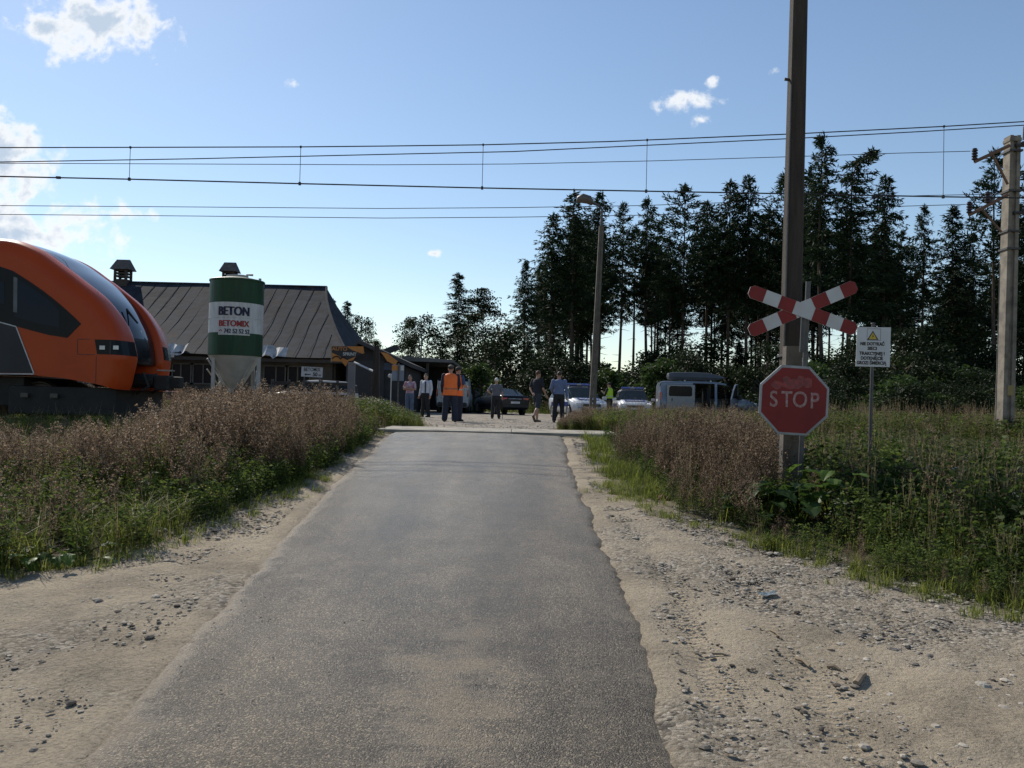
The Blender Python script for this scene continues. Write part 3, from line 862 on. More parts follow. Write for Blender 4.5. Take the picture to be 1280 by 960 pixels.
zc = P(1260, 176, 21.6).z
bm = B(); box(bm, (lean(zc), 21.6, zc), (0.31, 0.34, 0.10), bev=.02); obj('pole_cap', bm, M_conc, pole, world=True)
for py in (190, 240, 290, 312):
    z = P(1258, py, 21.6).z; bm = B(); box(bm, (lean(z), 21.6, z), (0.35, 0.40, 0.05)); obj('clamp_band', bm, M_iron, pole, world=True)
def arm(a_, b_, s_, brace):
    bm = B(); p0 = P(*a_, 21.6); p1 = P(*b_, 21.6)
    p0.y -= .2; p1.y -= .2
    tube(bm, [p0, p1], 0.05, 6)
    q0 = P(*brace[0], 21.6); q1 = P(*brace[1], 21.6); q0.y -= .2; q1.y -= .2
    tube(bm, [q0, q1], 0.035, 6)
    o = obj('cross_arm', bm, M_rustarm, pole, world=True)
    for (px, py, py2) in s_:
        bm = B(); top = P(px, py, 21.6); lo = P(px, py2, 21.6)
        h = top.z - lo.z
        pr = [(0.02, 0)]
        for k in range(4):
            zz = h * (.12 + .2 * k); pr += [(.035, zz), (.075, zz + .02), (.07, zz + .05), (.035, zz + .07)]
        pr += [(.06, h * .95), (.02, h)]
        lathe(bm, (lo.x, 21.4, lo.z), pr, 12)
        obj('insulator', bm, M_ins, o, world=True)
arm((1213, 205), (1256, 185), [(1213, 188, 205)], ((1233, 192), (1254, 233)))
arm((1206, 271), (1254, 246), [(1206.5, 254, 271), (1229, 242, 258)], ((1222, 264), (1246, 292)))
for (px, py) in ((1276, 184), (1277, 268)):
    bm = B(); c_ = P(px, py, 21.6); tube(bm, [(lean(c_.z), 21.45, c_.z), (c_.x, 21.45, c_.z), (c_.x + .5, 21.45, c_.z + .12)], .045, 6)
    for k in range(3): ball(bm, (c_.x - .02 + .14 * k, 21.45, c_.z + .05 + .04 * k), (.075, .075, .06), 10, 6)
    obj('stay_bracket', bm, M_iron, pole, world=True)
bm = B(); c0 = P(1279, 175, 21.6); tube(bm, [c0, P(1280, 158, 21.6)], .02, 5); obj('pin', bm, M_iron, pole, world=True)
bm = B(); tube(bm, [P(1250, 330, 21.4), P(1247, 440, 21.4), P(1244, 548, 21.4)], .012, 5); obj('earth_wire', bm, M_iron, pole, world=True)
z = P(1262, 488, 21.4).z; bm = B(); box(bm, (lean(z) + .02, 21.6 - .19, z), (.16, .012, .26)); obj('number_plate', bm, pm('plate_yellow', (0.30, 0.22, 0.08), 0.6), pole, world=True)

# the big pole behind the stop sign
YB = 11.35
pb = P(984, 600, YB); pt2 = P(998.5, 0, YB)
bp_ = thing('utility_pole', 'tall weathered pole rising out of the picture behind the stop sign', 'utility pole', (pb.x, YB, -0.8))
def lean2(z): return pb.x + (pt2.x - pb.x) * (z - pb.z) / (pt2.z - pb.z)
bm = B(); rings = []
for k in range(16):
    z = -0.8 + (pt2.z + 1.8 + 0.8) * k / 15; wv = 0.125 - 0.035 * k / 15
    rings.append([(lean2(z) + a_ * wv, YB + b_ * wv, z) for a_, b_ in [(-1, -.8), (-.8, -1), (.8, -1), (1, -.8), (1, .8), (.8, 1), (-.8, 1), (-1, .8)]])
loft(bm, rings); obj('shaft', bm, M_dconc, bp_, world=True)
YS = 11.08
bm = B(); a_ = P(989, 433, YS); rings = []
for z, wv in ((-0.8, .125), (a_.z, .105)):
    xx = P(989, 520, YS).x + (z - P(989, 520, YS).z) * (pt2.x - pb.x) / (pt2.z - pb.z)
    rings.append([(xx + u_ * wv, YS + v_ * .09, z) for u_, v_ in [(-1, -.7), (-.75, -1), (.75, -1), (1, -.7), (1, 1), (-1, 1)]])
loft(bm, rings); obj('stub', bm, pm('stub_concrete', (0.13, 0.112, 0.09), .9, (0.075, 0.064, 0.052), 3.5, .35, 25), bp_, world=True)
for py in (445, 560):
    bm = B(); z = P(989, py, YB).z; box(bm, (lean2(z), YB - .12, z), (.29, .46, .03)); obj('binding_strap', bm, M_iron, bp_, world=True)
bm = B(); tube(bm, [(lean2(-.7) - .13, YB - .13, -.7), (lean2(1.8) - .122, YB - .122, 1.8), (lean2(5) - .11, YB - .11, 5.0)], .012, 6)
obj('earth_wire', bm, M_galv, bp_, world=True)
bm = B(); z = P(989, 100, YB).z; tube(bm, [(lean2(z) - .10, YB, z), (lean2(z) - .17, YB, z + .01)], .02, 6); obj('peg', bm, M_iron, bp_, world=True)

# stop sign + St Andrew's cross share one steel tube
M_red = pm('sign_red', (0.22, 0.018, 0.016), 0.55, (0.16, 0.014, 0.013), 3, spec=.3)
M_white = pm('sign_white', (0.50, 0.50, 0.50), 0.5, (0.43, 0.42, 0.41), 4, spec=.3)
M_back = pm('sign_back_grey', (0.35, 0.35, 0.35), 0.5)
YP = 10.72
c_ = P(992.5, 500.5, YP - .06)
stop = thing('stop_sign', 'red octagonal stop sign with a dark smudge above its lettering', 'stop sign', (c_.x, YP, -0.85))
tp0 = P(1003, 575, YP); tp1 = P(1003, 385, YP); tp1.x = tp0.x + .06
bm = B(); tube(bm, [(tp0.x - .02, YP + .06, -.85), (tp1.x, YP + .06, tp1.z + .35)], .032, 12); obj('post', bm, M_galv, stop, world=True)
rad = 42.6 / F * (YP - .06) / math.cos(math.pi / 8)
rot = R(-2.2)
def octa(r): return [(r * math.cos(math.pi / 8 + k * math.pi / 4 + rot), r * math.sin(math.pi / 8 + k * math.pi / 4 + rot)) for k in range(8)]
bm = B(); prism(bm, octa(rad), (c_.x, YP - .06, c_.z), (1, 0, 0), (0, 0, 1), (0, .012, 0)); obj('border', bm, pm('faded_border', (.34, .34, .35), .55, (.24, .23, .23), 6), stop, world=True)
bm = B(); prism(bm, octa(rad * .945), (c_.x, YP - .0635, c_.z), (1, 0, 0), (0, 0, 1), (0, .003, 0)); face = obj('face', bm, M_red, stop, world=True)
bm = B(); 
pr_ = octa(rad * 1.002); n8 = len(pr_)
for k in range(8):
    a0, b0 = pr_[k], pr_[(k + 1) % 8]
    tube(bm, [(c_.x + a0[0], YP - .052, c_.z + a0[1]), (c_.x + b0[0], YP - .052, c_.z + b0[1])], .009, 6)
obj('rim', bm, M_back, stop, world=True)
for dz in (-.22, .22):
    bm = B(); box(bm, (c_.x + .02, YP - .02, c_.z + dz), (.62, .03, .05)); obj('bracket', bm, M_galv, stop, world=True)
# smudge: removed graffiti above the letters
bm = B(); rr = random.Random(5)
def blot(cx, cz, w_, h_, n=18):
    prism(bm, [(cx + w_ * math.cos(2 * math.pi * k / n) * rr.uniform(.75, 1.1), cz + h_ * math.sin(2 * math.pi * k / n) * rr.uniform(.75, 1.1)) for k in range(n)], (0, YP - .0642, 0), (1, 0, 0), (0, 0, 1), (0, .0004, 0))
k2 = (YP - .06) / F
for (px, py, w_, h_) in ((990, 480, 15, 7),):
    q = P(px, py, YP - .064); blot(q.x, q.z, w_ * k2, h_ * k2)
sm = obj('graffiti_smudge', bm, pm('smudge', (0.10, 0.022, 0.022), 0.5, (0.30, 0.03, 0.028), 16), stop, world=True)
for (px, py, w_, h_) in ((971, 481, 7, 6), (1010, 479, 6, 7), (983, 474, 5, 4), (1001, 474, 5, 4.5)):
    bm = B(); q = P(px, py, YP - .064); prism(bm, [(q.x + w_ * k2 * math.cos(2 * math.pi * k / 16) * rr.uniform(.8, 1.1), q.z + h_ * k2 * math.sin(2 * math.pi * k / 16) * rr.uniform(.8, 1.1)) for k in range(16)], (0, YP - .0648, 0), (1, 0, 0), (0, 0, 1), (0, .0004, 0)); obj('graffiti_smudge', bm, MATS['smudge'], stop, world=True)
M_letter = pm('worn_white_letter', (0.38, 0.29, 0.28), 0.5, (0.26, 0.09, 0.085), 22)
fh = 22.5 * k2
for ch, px, py in (('S', 967, 499.5), ('T', 983.3, 500), ('O', 1000, 500.5), ('P', 1018, 502)):
    q = P(px, py, YP - .066)
    text('letter', ch, fh * 1.24, (q.x - c_.x, q.y - YP - .001, q.z + .85), MATS['worn_white_letter'], stop, bold=.003, sx=.84, rotz=0)

YC = 10.60
cross = thing('crossing_sign', 'red and white striped diagonal cross of a railway crossing above the stop sign', 'crossing sign', (c_.x, YC, -0.85))
def arm2(pa, pb_, yo, wpx):
    A = P(*pa, YC + yo); Bp = P(*pb_, YC + yo)
    d_ = Bp - A; ln = d_.length; d_.normalize(); n_ = Vector((-d_.z, 0, d_.x)); hw = wpx / F * YC / 2
    bm = B()
    poly = [(0.0, -hw * .55), (hw * .55, -hw), (ln - hw * .55, -hw), (ln, -hw * .55), (ln, hw * .55), (ln - hw * .55, hw), (hw * .55, hw), (0.0, hw * .55)]
    prism(bm, poly, A, d_, n_, (0, .012, 0)); b_ = obj('arm', bm, M_white, cross, world=True)
    f_ = [(0, .145, True), (.285, .42, False), (.60, .735, False), (.865, 1, True)]
    for s0, s1, e_ in f_:
        bm = B(); x0, x1 = s0 * ln, s1 * ln
        if e_ and s0 == 0: pl = [(0.002, -hw * .54), (hw * .55, -hw * .985), (x1, -hw * .985), (x1, hw * .985), (hw * .55, hw * .985), (.002, hw * .54)]
        elif e_: pl = [(x0, -hw * .985), (ln - hw * .55, -hw * .985), (ln - .002, -hw * .54), (ln - .002, hw * .54), (ln - hw * .55, hw * .985), (x0, hw * .985)]
        else: pl = [(x0, -hw * .985), (x1, -hw * .985), (x1, hw * .985), (x0, hw * .985)]
        prism(bm, pl, A + Vector((0, -.003, 0)), d_, n_, (0, .0028, 0)); obj('red_stripe', bm, M_red, b_, world=True)
arm2((936.5, 414.5), (1070.5, 357), .014, 16.8)
arm2((936.5, 363), (1070.5, 412.5), -.002, 16.8)
bm = B(); q = P(1003.5, 388, YC); tube(bm, [(q.x + .01, YC + .045, P(1003, 440, YC).z), (q.x + .03, YC + .045, q.z + .12)], .03, 12)
obj('post', bm, M_galv, cross, world=True)

# white warning plate on its own thin post
YW = 11.6
w0 = P(1090.5, 433.5, YW)
wsn = thing('warning_sign', 'white rectangular warning plate with a yellow triangle on a thin post', 'warning sign', (w0.x, YW, -0.8))
tl, tr_, br, bl_ = [P(a_, b_, YW) for a_, b_ in ((1070.5, 409), (1112.5, 409.5), (1111, 459), (1068.5, 458))]
bm = B(); bmv = [(q.x, q.z) for q in (tl, tr_, br, bl_)]
prism(bm, bmv, (0, YW - .03, 0), (1, 0, 0), (0, 0, 1), (0, .006, 0)); obj('plate', bm, pm('plate_white', (0.60, 0.60, 0.60), 0.5, (0.52, 0.52, 0.52), 3), wsn, world=True)
bm = B(); qa = P(1086, 585, YW); qb = P(1091.5, 404.5, YW); tube(bm, [(qa.x, YW, -.9), (qb.x, YW, qb.z)], .024, 10); ball(bm, (qb.x, YW, qb.z), (.035, .035, .012)); obj('post', bm, M_galv, wsn, world=True)
M_black = pm('print_black', (0.02, 0.02, 0.02), 0.6); M_yel = pm('warning_yellow', (0.62, 0.44, 0.03), 0.5)
def flat(name, pix, Y, mat, parent, th=.0008):
    bm = B(); pts = [P(a_, b_, Y) for a_, b_ in pix]
    prism(bm, [(q.x, q.z) for q in pts], (0, Y, 0), (1, 0, 0), (0, 0, 1), (0, th, 0)); return obj(name, bm, mat, parent, world=True)
tri = flat('triangle_border', [(1091.2, 413.4), (1098.3, 425), (1083.8, 424.8)], YW - .0315, M_black, wsn)
flat('triangle', [(1091.2, 415.4), (1096.3, 424), (1085.9, 423.9)], YW - .033, M_yel, wsn)
flat('bolt_symbol', [(1091.6, 417), (1090.2, 420.6), (1091.2, 420.6), (1090.6, 423.3), (1092.4, 419.8), (1091.4, 419.8)], YW - .0345, M_black, wsn)
bm = B(); fr = [P(a_, b_, YW) for a_, b_ in ((1083, 411.2), (1099.8, 411.3), (1099.3, 426), (1082.6, 425.8))]
for k in range(4): 
    a_, b_ = fr[k], fr[(k + 1) % 4]; tube(bm, [(a_.x, YW - .0305, a_.z), (b_.x, YW - .0305, b_.z)], .0022, 4)
obj('square_outline', bm, pm('print_grey', (0.12, 0.12, 0.15), .6), wsn, world=True)
k3 = YW / F
for s_, px, py, wd in (('NIE DOTYKAĆ', 1090.6, 430, 30), ('SIECI', 1090.4, 435.7, 11.5), ('TRAKCYJNEJ !', 1090.2, 442, 31.5), ('DOTKNIĘCIE', 1089.8, 448, 27.5), ('GROZI ŚMIERCIĄ', 1089.4, 453.8, 37)):
    q = P(px, py, YW - .033)
    o = text('lettering', s_, 5.6 * k3, (q.x - w0.x, -.033, q.z + .8), M_black, wsn, bold=.0022, width=wd * k3)

# street lamp on a double-leg concrete mast beyond the crossing
YL = 37.0
l0 = P(740, 520, YL); l1 = P(752.5, 270, YL)
lamp = thing('street_lamp', 'tall leaning concrete street lamp beside the parked police car', 'street lamp', (l0.x, YL, 0))
def lx(z): return l0.x + (l1.x - l0.x) * (z - l0.z) / (l1.z - l0.z)
bm = B(); ztop = P(751, 283, YL).z
for s in (-1, 1):
    rings = []
    for k in range(10):
        t = k / 9; z = -.05 + (ztop + .05) * t; off_ = s * (.088 - .036 * t)
        rings.append([(lx(z) + off_ + a_ * (.062 - .012 * t), YL + b_ * .11, z) for a_, b_ in ((-1, -1), (1, -1), (1, 1), (-1, 1))])
    loft(bm, rings)
for k in range(8):
    z = .8 + k * (ztop - 1) / 7; box(bm, (lx(z), YL, z), (.11, .14, .10))
obj('mast', bm, pm('mast_concrete', (.13, .115, .095), .9, (.075, .066, .056), 3, .3), lamp, world=True)
bm = B(); top = P(752, 262, YL)
tube(bm, [(lx(ztop - .6), YL, ztop - .6), (lx(ztop), YL, ztop + .3), P(752.5, 262, YL), P(748, 256.5, YL), P(740, 254, YL)], .055, 8); obj('arm', bm, M_galv, lamp, world=True)
bm = B(); hd = [P(741, 255, YL), P(736, 249.8, YL), P(729, 248.0, YL), P(724, 249.5, YL), P(721.5, 252.5, YL)]
tube(bm, hd, [.10, .20, .22, .17, .06], 12); obj('lamp_head', bm, pm('lamp_head_grey', (0.12, 0.10, 0.09), 0.5), lamp, world=True, smooth=True)
# ================================================================ long old building with a hipped metal roof
M_roof = pm('old_sheet_roof', (0.026, 0.033, 0.045), 0.9, (0.012, 0.015, 0.021), 1.6, 0.35, 3, spec=.25)
M_roofrust = pm('rust_patch', (0.13, 0.075, 0.05), 0.8, (0.09, 0.06, 0.045), 3)
def rust_roof():
    nt = M_roof.node_tree; N_ = nt.nodes; L_ = nt.links; b_ = N_['Principled BSDF']; src = b_.inputs['Base Color'].links[0].from_socket
    tc = N_.new('ShaderNodeTexCoord'); nz = N_.new('ShaderNodeTexNoise'); nz.inputs['Scale'].default_value = .55; nz.inputs['Detail'].default_value = 7; nz.inputs['Roughness'].default_value = .65
    L_.new(tc.outputs['Object'], nz.inputs['Vector']); mr = N_.new('ShaderNodeMapRange'); mr.inputs['From Min'].default_value = .60; mr.inputs['From Max'].default_value = .70; L_.new(nz.outputs['Fac'], mr.inputs['Value'])
    mx = N_.new('ShaderNodeMix'); mx.data_type = 'RGBA'; mx.inputs[7].default_value = (.045, .026, .018, 1); L_.new(mr.outputs[0], mx.inputs[0]); L_.new(src, mx.inputs[6]); L_.new(mx.outputs[2], b_.inputs['Base Color'])
rust_roof()
M_flash = pm('crumpled_flashing', (0.50, 0.49, 0.47), 0.5, (0.30, 0.29, 0.28), 3, metal=0.2)
M_wall = pm('grimy_plaster', (0.11, 0.095, 0.08), 0.9, (0.055, 0.048, 0.04), 1.1, 0.3)
M_wood = pm('dark_timber', (0.065, 0.052, 0.042), 0.85, (0.035, 0.028, 0.023), 5, 0.3, streak=(1, 1, 6))
M_win = glassm('dark_window_glass', (0.012, 0.013, 0.015), 0.35, spec=.15)
M_frame = pm('window_frame', (0.11, 0.10, 0.085), 0.7)
YE, YRG = 42.0, 49.0
xe = P(437, 447, YE).x; ze = P(437, 447, YE).z
xrg = P(408, 358, YRG).x; zrg = P(300, 356.5, YRG).z
xlft = -27.0
barn = thing('old_building', 'long low old building with a big patched grey sheet metal roof behind the concrete silo', 'building', (-17, YE, 0))
# slope profile with kicked eaves (t: 0 eave, 1 ridge)
def slope(t): return (YE + (YRG - YE) * t, ze + (zrg - ze) * (0.88 * t + 0.12 * t ** 1.9) )
TS = [0, .06, .12, .2, .32, .46, .62, .8, 1.0]
def xend(t): return xe + (xrg - xe) * (1 - (1 - t) ** 1.25)
bm = B()
cols = 60; grid = []
for t in TS:
    y, z = slope(t); row = []
    for k in range(cols + 1):
        u_ = k / cols; x = xlft + (xend(t) - xlft) * u_
        sag = -.07 * math.sin(u_ * 9) * (1 - t) - .035 * math.sin(u_ * 23 + t * 5)
        row.append(bm.verts.new((x, y, z + sag * (0.6 if t < 1 else .35))))
    grid.append(row)
for i in range(len(TS) - 1):
    for k in range(cols): bm.faces.new((grid[i][k], grid[i][k + 1], grid[i + 1][k + 1], grid[i + 1][k]))
# back slope and hip end
gb = []
for t in TS:
    y, z = slope(t); gb.append([bm.verts.new((x, 2 * YRG - y, z)) for x in (xlft, xend(t))])
for i in range(len(TS) - 1): bm.faces.new((gb[i][0], gb[i + 1][0], gb[i + 1][1], gb[i][1]))
for i in range(len(TS) - 1):
    a_, b_ = grid[i][-1], grid[i + 1][-1]; c2, d2 = gb[i + 1][1], gb[i][1]
    bm.faces.new((a_, d2, c2, b_))
roof = obj('roof', bm, M_roof, barn, smooth=False, world=True)
# standing seams and cross laps, part of the roof covering
bm = B()
rr = random.Random(3)
for k in range(27):
    x0 = xlft + .4 + k * .71
    pts = [(x0 + .02 * math.sin(i * 3 + k), slope(t)[0], slope(t)[1] + .015) for i, t in enumerate(TS) if x0 < xend(t) - .05]
    if len(pts) > 1: tube(bm, [Vector(p) for p in pts], .013, 4)
pts = [(xend(t), slope(t)[0], slope(t)[1] + .03) for t in TS]; tube(bm, pts, .07, 6)
tube(bm, [(xlft, YRG, zrg + .02), (xrg, YRG, zrg + .02)], .07, 6)
obj('seam', bm, M_roof, roof, world=True)
# crumpled pale flashing along the eave, piece by piece
x = xlft
while x < xe - 1.2:
    ln = rr.uniform(.7, 1.7)
    if rr.random() < .8:
        bm = B(); n = 7; a1, a2 = [], []
        for k in range(n):
            u_ = x + ln * k / (n - 1)
            a1.append(bm.verts.new((u_, YE - .10 + rr.uniform(-.05, .05), ze - .02 + rr.uniform(-.14, .08)))); a2.append(bm.verts.new((u_, YE + .42 + rr.uniform(-.1, .08), slope(.07)[1] + .16 + rr.uniform(-.04, .14))))
        for k in range(n - 1): bm.faces.new((a1[k], a1[k + 1], a2[k + 1], a2[k]))
        obj('eave_flashing', bm, M_flash, roof, world=True)
    x += ln + rr.uniform(.05, .5)
bm = B()
box(bm, ((xlft + xe - 1.0) / 2, YE + .9, (ze - .1) / 2), (xe - 1.0 - xlft, .3, ze - .05)); box(bm, (xe - 1.05, YRG, (ze - .1) / 2), (.3, 2 * (YRG - YE) - 2.1, ze - .05))
wall = obj('wall', bm, M_wall, barn, world=True)
bm = B(); box(bm, ((xlft + xe) / 2, YE + .05, ze - .22), (xe - xlft - .2, .08, .16)); box(bm, ((xlft + xe) / 2, YE + .70, .95), (xe - xlft - 1.4, .08, .12)); obj('fascia_board', bm, M_wood, barn, world=True)
for k, px in enumerate((226, 254, 345, 372, 200)):
    q = P(px, 466, YE + .7)
    bm = B()
    for dx in (-.62, 0, .62): box(bm, (q.x + dx, YE + .72, 1.75), (.07, .07, 1.0))
    for dz in (-.5, .5): box(bm, (q.x, YE + .72, 1.75 + dz), (1.31, .075, .07))
    wn = obj('window', bm, M_frame, barn, world=True)
    bm = B(); box(bm, (q.x, YE + .735, 1.75), (1.24, .02, .96)); obj('pane', bm, M_win, wn, world=True)
# roof ventilators with slatted sides
def vent(px, ptop, pbase, wpx):
    q = P(px, pbase, YRG); s_ = wpx * YRG / F; h = (pbase - ptop) * YRG / F
    bm = B(); b0 = zrg - .35
    H = q.z + h
    hb_ = H - h * .40
    for sx in (-1, 1):
        for sy in (-1, 1): box(bm, (q.x + sx * s_ * .36, YRG + sy * s_ * .36, (b0 + hb_) / 2), (.12, .12, hb_ - b0))
    box(bm, (q.x, YRG, b0 + .25), (s_ * .84, s_ * .84, .5))
    nsl = 3
    for k in range(nsl):
        z = zrg + .25 + (hb_ - zrg - .25) * (k + .5) / nsl
        for sy in (-1, 1): box(bm, (q.x, YRG + sy * s_ * .36, z), (s_ * .72, .03, .10))
        for sx in (-1, 1): box(bm, (q.x + sx * s_ * .36, YRG, z), (.03, s_ * .72, .10))
    box(bm, (q.x, YRG + s_ * .36, (zrg + hb_) / 2), (.10, .10, hb_ - zrg))
    v_ = obj('roof_vent', bm, M_wood, barn, world=True)
    bm = B(); loft(bm, [[(q.x - s_ * .62, YRG - s_ * .62, hb_ - .05), (q.x + s_ * .62, YRG - s_ * .62, hb_ - .05), (q.x + s_ * .62, YRG + s_ * .62, hb_ - .05), (q.x - s_ * .62, YRG + s_ * .62, hb_ - .05)],
                        [(q.x - s_ * .42, YRG - .05, H), (q.x + s_ * .42, YRG - .05, H), (q.x + s_ * .42, YRG + .05, H), (q.x - s_ * .42, YRG + .05, H)]]); obj('vent_roof', bm, pm('vent_shingle', (0.12, 0.10, 0.09), .8, (0.06, 0.05, 0.045), 6), v_, world=True)
vent(153.5, 324.5, 355, 19); vent(287, 328, 356, 17)

# ================================================================ concrete silo
YSI = 36.0
M_green = pm('silo_green', (0.012, 0.058, 0.020), 0.5, (0.009, 0.036, 0.014), 1.8, spec=.3, streak=(3, 3, .5))
M_swhite = pm('silo_white', (0.58, 0.58, 0.57), 0.55, (0.44, 0.43, 0.41), 2.2, streak=(3, 3, .6))
M_sgrey = pm('silo_cone_grey', (0.50, 0.48, 0.43), 0.6, (0.34, 0.33, 0.29), 1.3)
sc0 = P(295.3, 400, YSI); rad = 32.6 * YSI / F
silo = thing('concrete_silo', 'green and white cement silo standing on steel legs beside the old building', 'silo', (sc0.x, YSI, 0))
zt = P(295, 351, YSI).z; z1 = P(295, 381, YSI).z; z2 = P(295, 418, YSI).z; z3 = P(295, 445.5, YSI).z; z4 = P(295, 486, YSI).z
bm = B(); lathe(bm, (sc0.x, YSI, 0), [(rad, z1), (rad, zt - .08), (rad + .03, zt - .08), (rad + .03, zt - .02), (rad, zt), (.35, zt + .16), (.3, zt + .2), (.02, zt + .2)], 48); shell = obj('shell', bm, M_green, silo, smooth=False, world=True); bm = B(); lathe(bm, (sc0.x, YSI, 0), [(rad, z3), (rad, z2)], 48); obj('shell', bm, M_green, silo, world=True)
bm = B(); lathe(bm, (sc0.x, YSI, 0), [(rad, z2 + .0015), (rad, (z1 + z2) / 2 - .02), (rad + .012, (z1 + z2) / 2 - .015), (rad + .012, (z1 + z2) / 2 + .015), (rad, (z1 + z2) / 2 + .02), (rad, z1 - .0015)], 48); obj('white_band', bm, M_swhite, silo, world=True)
bm = B(); lathe(bm, (sc0.x, YSI, 0), [(rad - .02, z3 - .003), (rad - .06, z3 - .06), (.28, z4), (.28, z4 - .18)], 40); obj('cone', bm, M_sgrey, silo, world=True)
bm = B(); lathe(bm, (sc0.x, YSI, 0), [(rad * .4, zt + .12), (rad * .4, zt + .22), (.05, zt + .26)], 24); obj('lid', bm, M_sgrey, silo, world=True); bm = B(); tube(bm, [(sc0.x + .5, YSI - .3, zt + .05), (sc0.x + .5, YSI - .3, zt + .22), (sc0.x + .75, YSI - .3, zt + .22)], .05, 8); obj('pipe', bm, M_sgrey, silo, world=True); bm = B(); tube(bm, [(sc0.x + rad - .15, YSI, zt - .05), (sc0.x + rad - .15, YSI, zt + .12)], .06, 8); obj('pipe', bm, M_sgrey, silo, world=True)
for (px, yo) in ((266.5, -.75), (275.5, .7), (316, .7), (323, -.75)):
    x = P(px, 470, YSI + yo).x
    bm = B(); box(bm, (x, YSI + yo, (z3 - .1) / 2), (.13, .13, z3 - .1)); box(bm, (x, YSI + yo, .02), (.3, .3, .04)); obj('leg', bm, M_sgrey, silo, world=True)
bm = B()
xa, xb = P(266.5, 470, YSI).x, P(323, 470, YSI).x
for (a_, b_) in (((xa, -.75), (xa + .45, .7)), ((xb, -.75), (xb - .3, .7))):
    tube(bm, [(a_[0], YSI + a_[1], .5), (b_[0], YSI + b_[1], z3 - .6)], .035, 6); tube(bm, [(a_[0], YSI + a_[1], z3 - .6), (b_[0], YSI + b_[1], .5)], .035, 6)
for s in (-1, 1):
    xx = xa if s < 0 else xb
    tube(bm, [(xx, YSI - .75, z3 - .15), (sc0.x + s * .3, YSI - .3, z4 + .1)], .045, 6); tube(bm, [(xx, YSI - .72, .45), (sc0.x + s * .25, YSI - .2, z4 - .15)], .03, 6)
obj('brace', bm, M_sgrey, silo, world=True)
bm = B(); tube(bm, [(sc0.x + .15, YSI - .1, z4 - .2), (sc0.x + .25, YSI - .4, .9), (sc0.x + .7, YSI - .6, .35)], .12, 8); ball(bm, (sc0.x + .1, YSI, z4 - .25), (.3, .3, .2)); obj('outlet', bm, M_iron, silo, world=True)
def wrap_text(name, s, width, hpx, px, py, mat, bold):
    cu = bpy.data.curves.new('tmp', 'FONT'); cu.body = s; cu.size = 1; cu.align_x = 'CENTER'; cu.align_y = 'CENTER'; cu.offset = .008
    t = bpy.data.objects.new('tmp', cu); COL.objects.link(t); bpy.context.view_layer.update()
    me = bpy.data.meshes.new_from_object(t.evaluated_get(bpy.context.evaluated_depsgraph_get()))
    bpy.data.objects.remove(t)
    bm = B(); bm.from_mesh(me); bpy.data.meshes.remove(me)
    xs_ = [v.co.x for v in bm.verts]; wd = max(xs_) - min(xs_); k = width / wd; ys_ = [v.co.y for v in bm.verts]; k_y = hpx * kS / (max(ys_) - min(ys_)); ym_ = (max(ys_) + min(ys_)) / 2
    for it in range(2):
        es = [e for e in bm.edges if abs(e.verts[0].co.x - e.verts[1].co.x) * k > .06]
        if es: bmesh.ops.subdivide_edges(bm, edges=es, cuts=2)
    bmesh.ops.triangulate(bm, faces=bm.faces)
    base_ = bm.verts[:] + bm.edges[:] + bm.faces[:]
    for v in bm.verts:
        q = P(px, py, YSI - rad)
        a_ = (q.x - sc0.x + v.co.x * k * .97) / rad; z = q.z + (v.co.y - ym_) * k_y
        v.co = Vector((sc0.x + (rad + .018) * math.sin(a_), YSI - (rad + .018) * math.cos(a_), z))
    for dx in (-1, 1):
        gg = bmesh.ops.duplicate(bm, geom=list(base_)); vs = [e for e in gg['geom'] if isinstance(e, bmesh.types.BMVert)]
        for v in vs: v.co.x += dx * bold; v.co.y -= .0012 * (dx + 2)
    return obj(name, bm, mat, silo, world=True)
kS = (YSI - rad) / F
M_navy = pm('navy_letters', (0.012, 0.014, 0.05), .6); M_redl = pm('red_letters', (0.36, 0.03, 0.03), .6)
wrap_text('lettering', 'BETON', 38.5 * kS, 11.2, 292, 388.5, M_navy, .024); wrap_text('lettering', 'BETOMIX', 38.5 * kS, 7.6, 291.8, 404, M_redl, .014)
bm = B()
n = 14
for r0, r1, za, zbb, m_ in ((rad + .004, 0, P(292, 410, YSI - rad).z, P(292, 418.6, YSI - rad).z, None),):
    q = [P(272, 412, YSI - rad).x - sc0.x, P(312, 412, YSI - rad).x - sc0.x]
    a1 = [bm.verts.new((sc0.x + (rad + .009) * math.sin(q[0] / rad + (q[1] - q[0]) / rad * k / n), YSI - (rad + .009) * math.cos(q[0] / rad + (q[1] - q[0]) / rad * k / n), za)) for k in range(n + 1)]
    b1 = [bm.verts.new((v.co.x, v.co.y, zbb)) for v in a1]
    for k in range(n): bm.faces.new((a1[k], a1[k + 1], b1[k + 1], b1[k]))
obj('phone_plate', bm, M_swhite, silo, world=True)
wrap_text('lettering', '742 52 52 52', 32 * kS, 5.6, 295.6, 413.8, M_navy, .009)
bm = B(); q = P(275.5, 413.3, YSI - rad)
tube(bm, [(q.x - .07, q.y + .04, q.z), (q.x, q.y + .03, q.z + .045), (q.x + .07, q.y + .02, q.z)], .02, 6); obj('phone_symbol', bm, M_redl, silo, world=True)

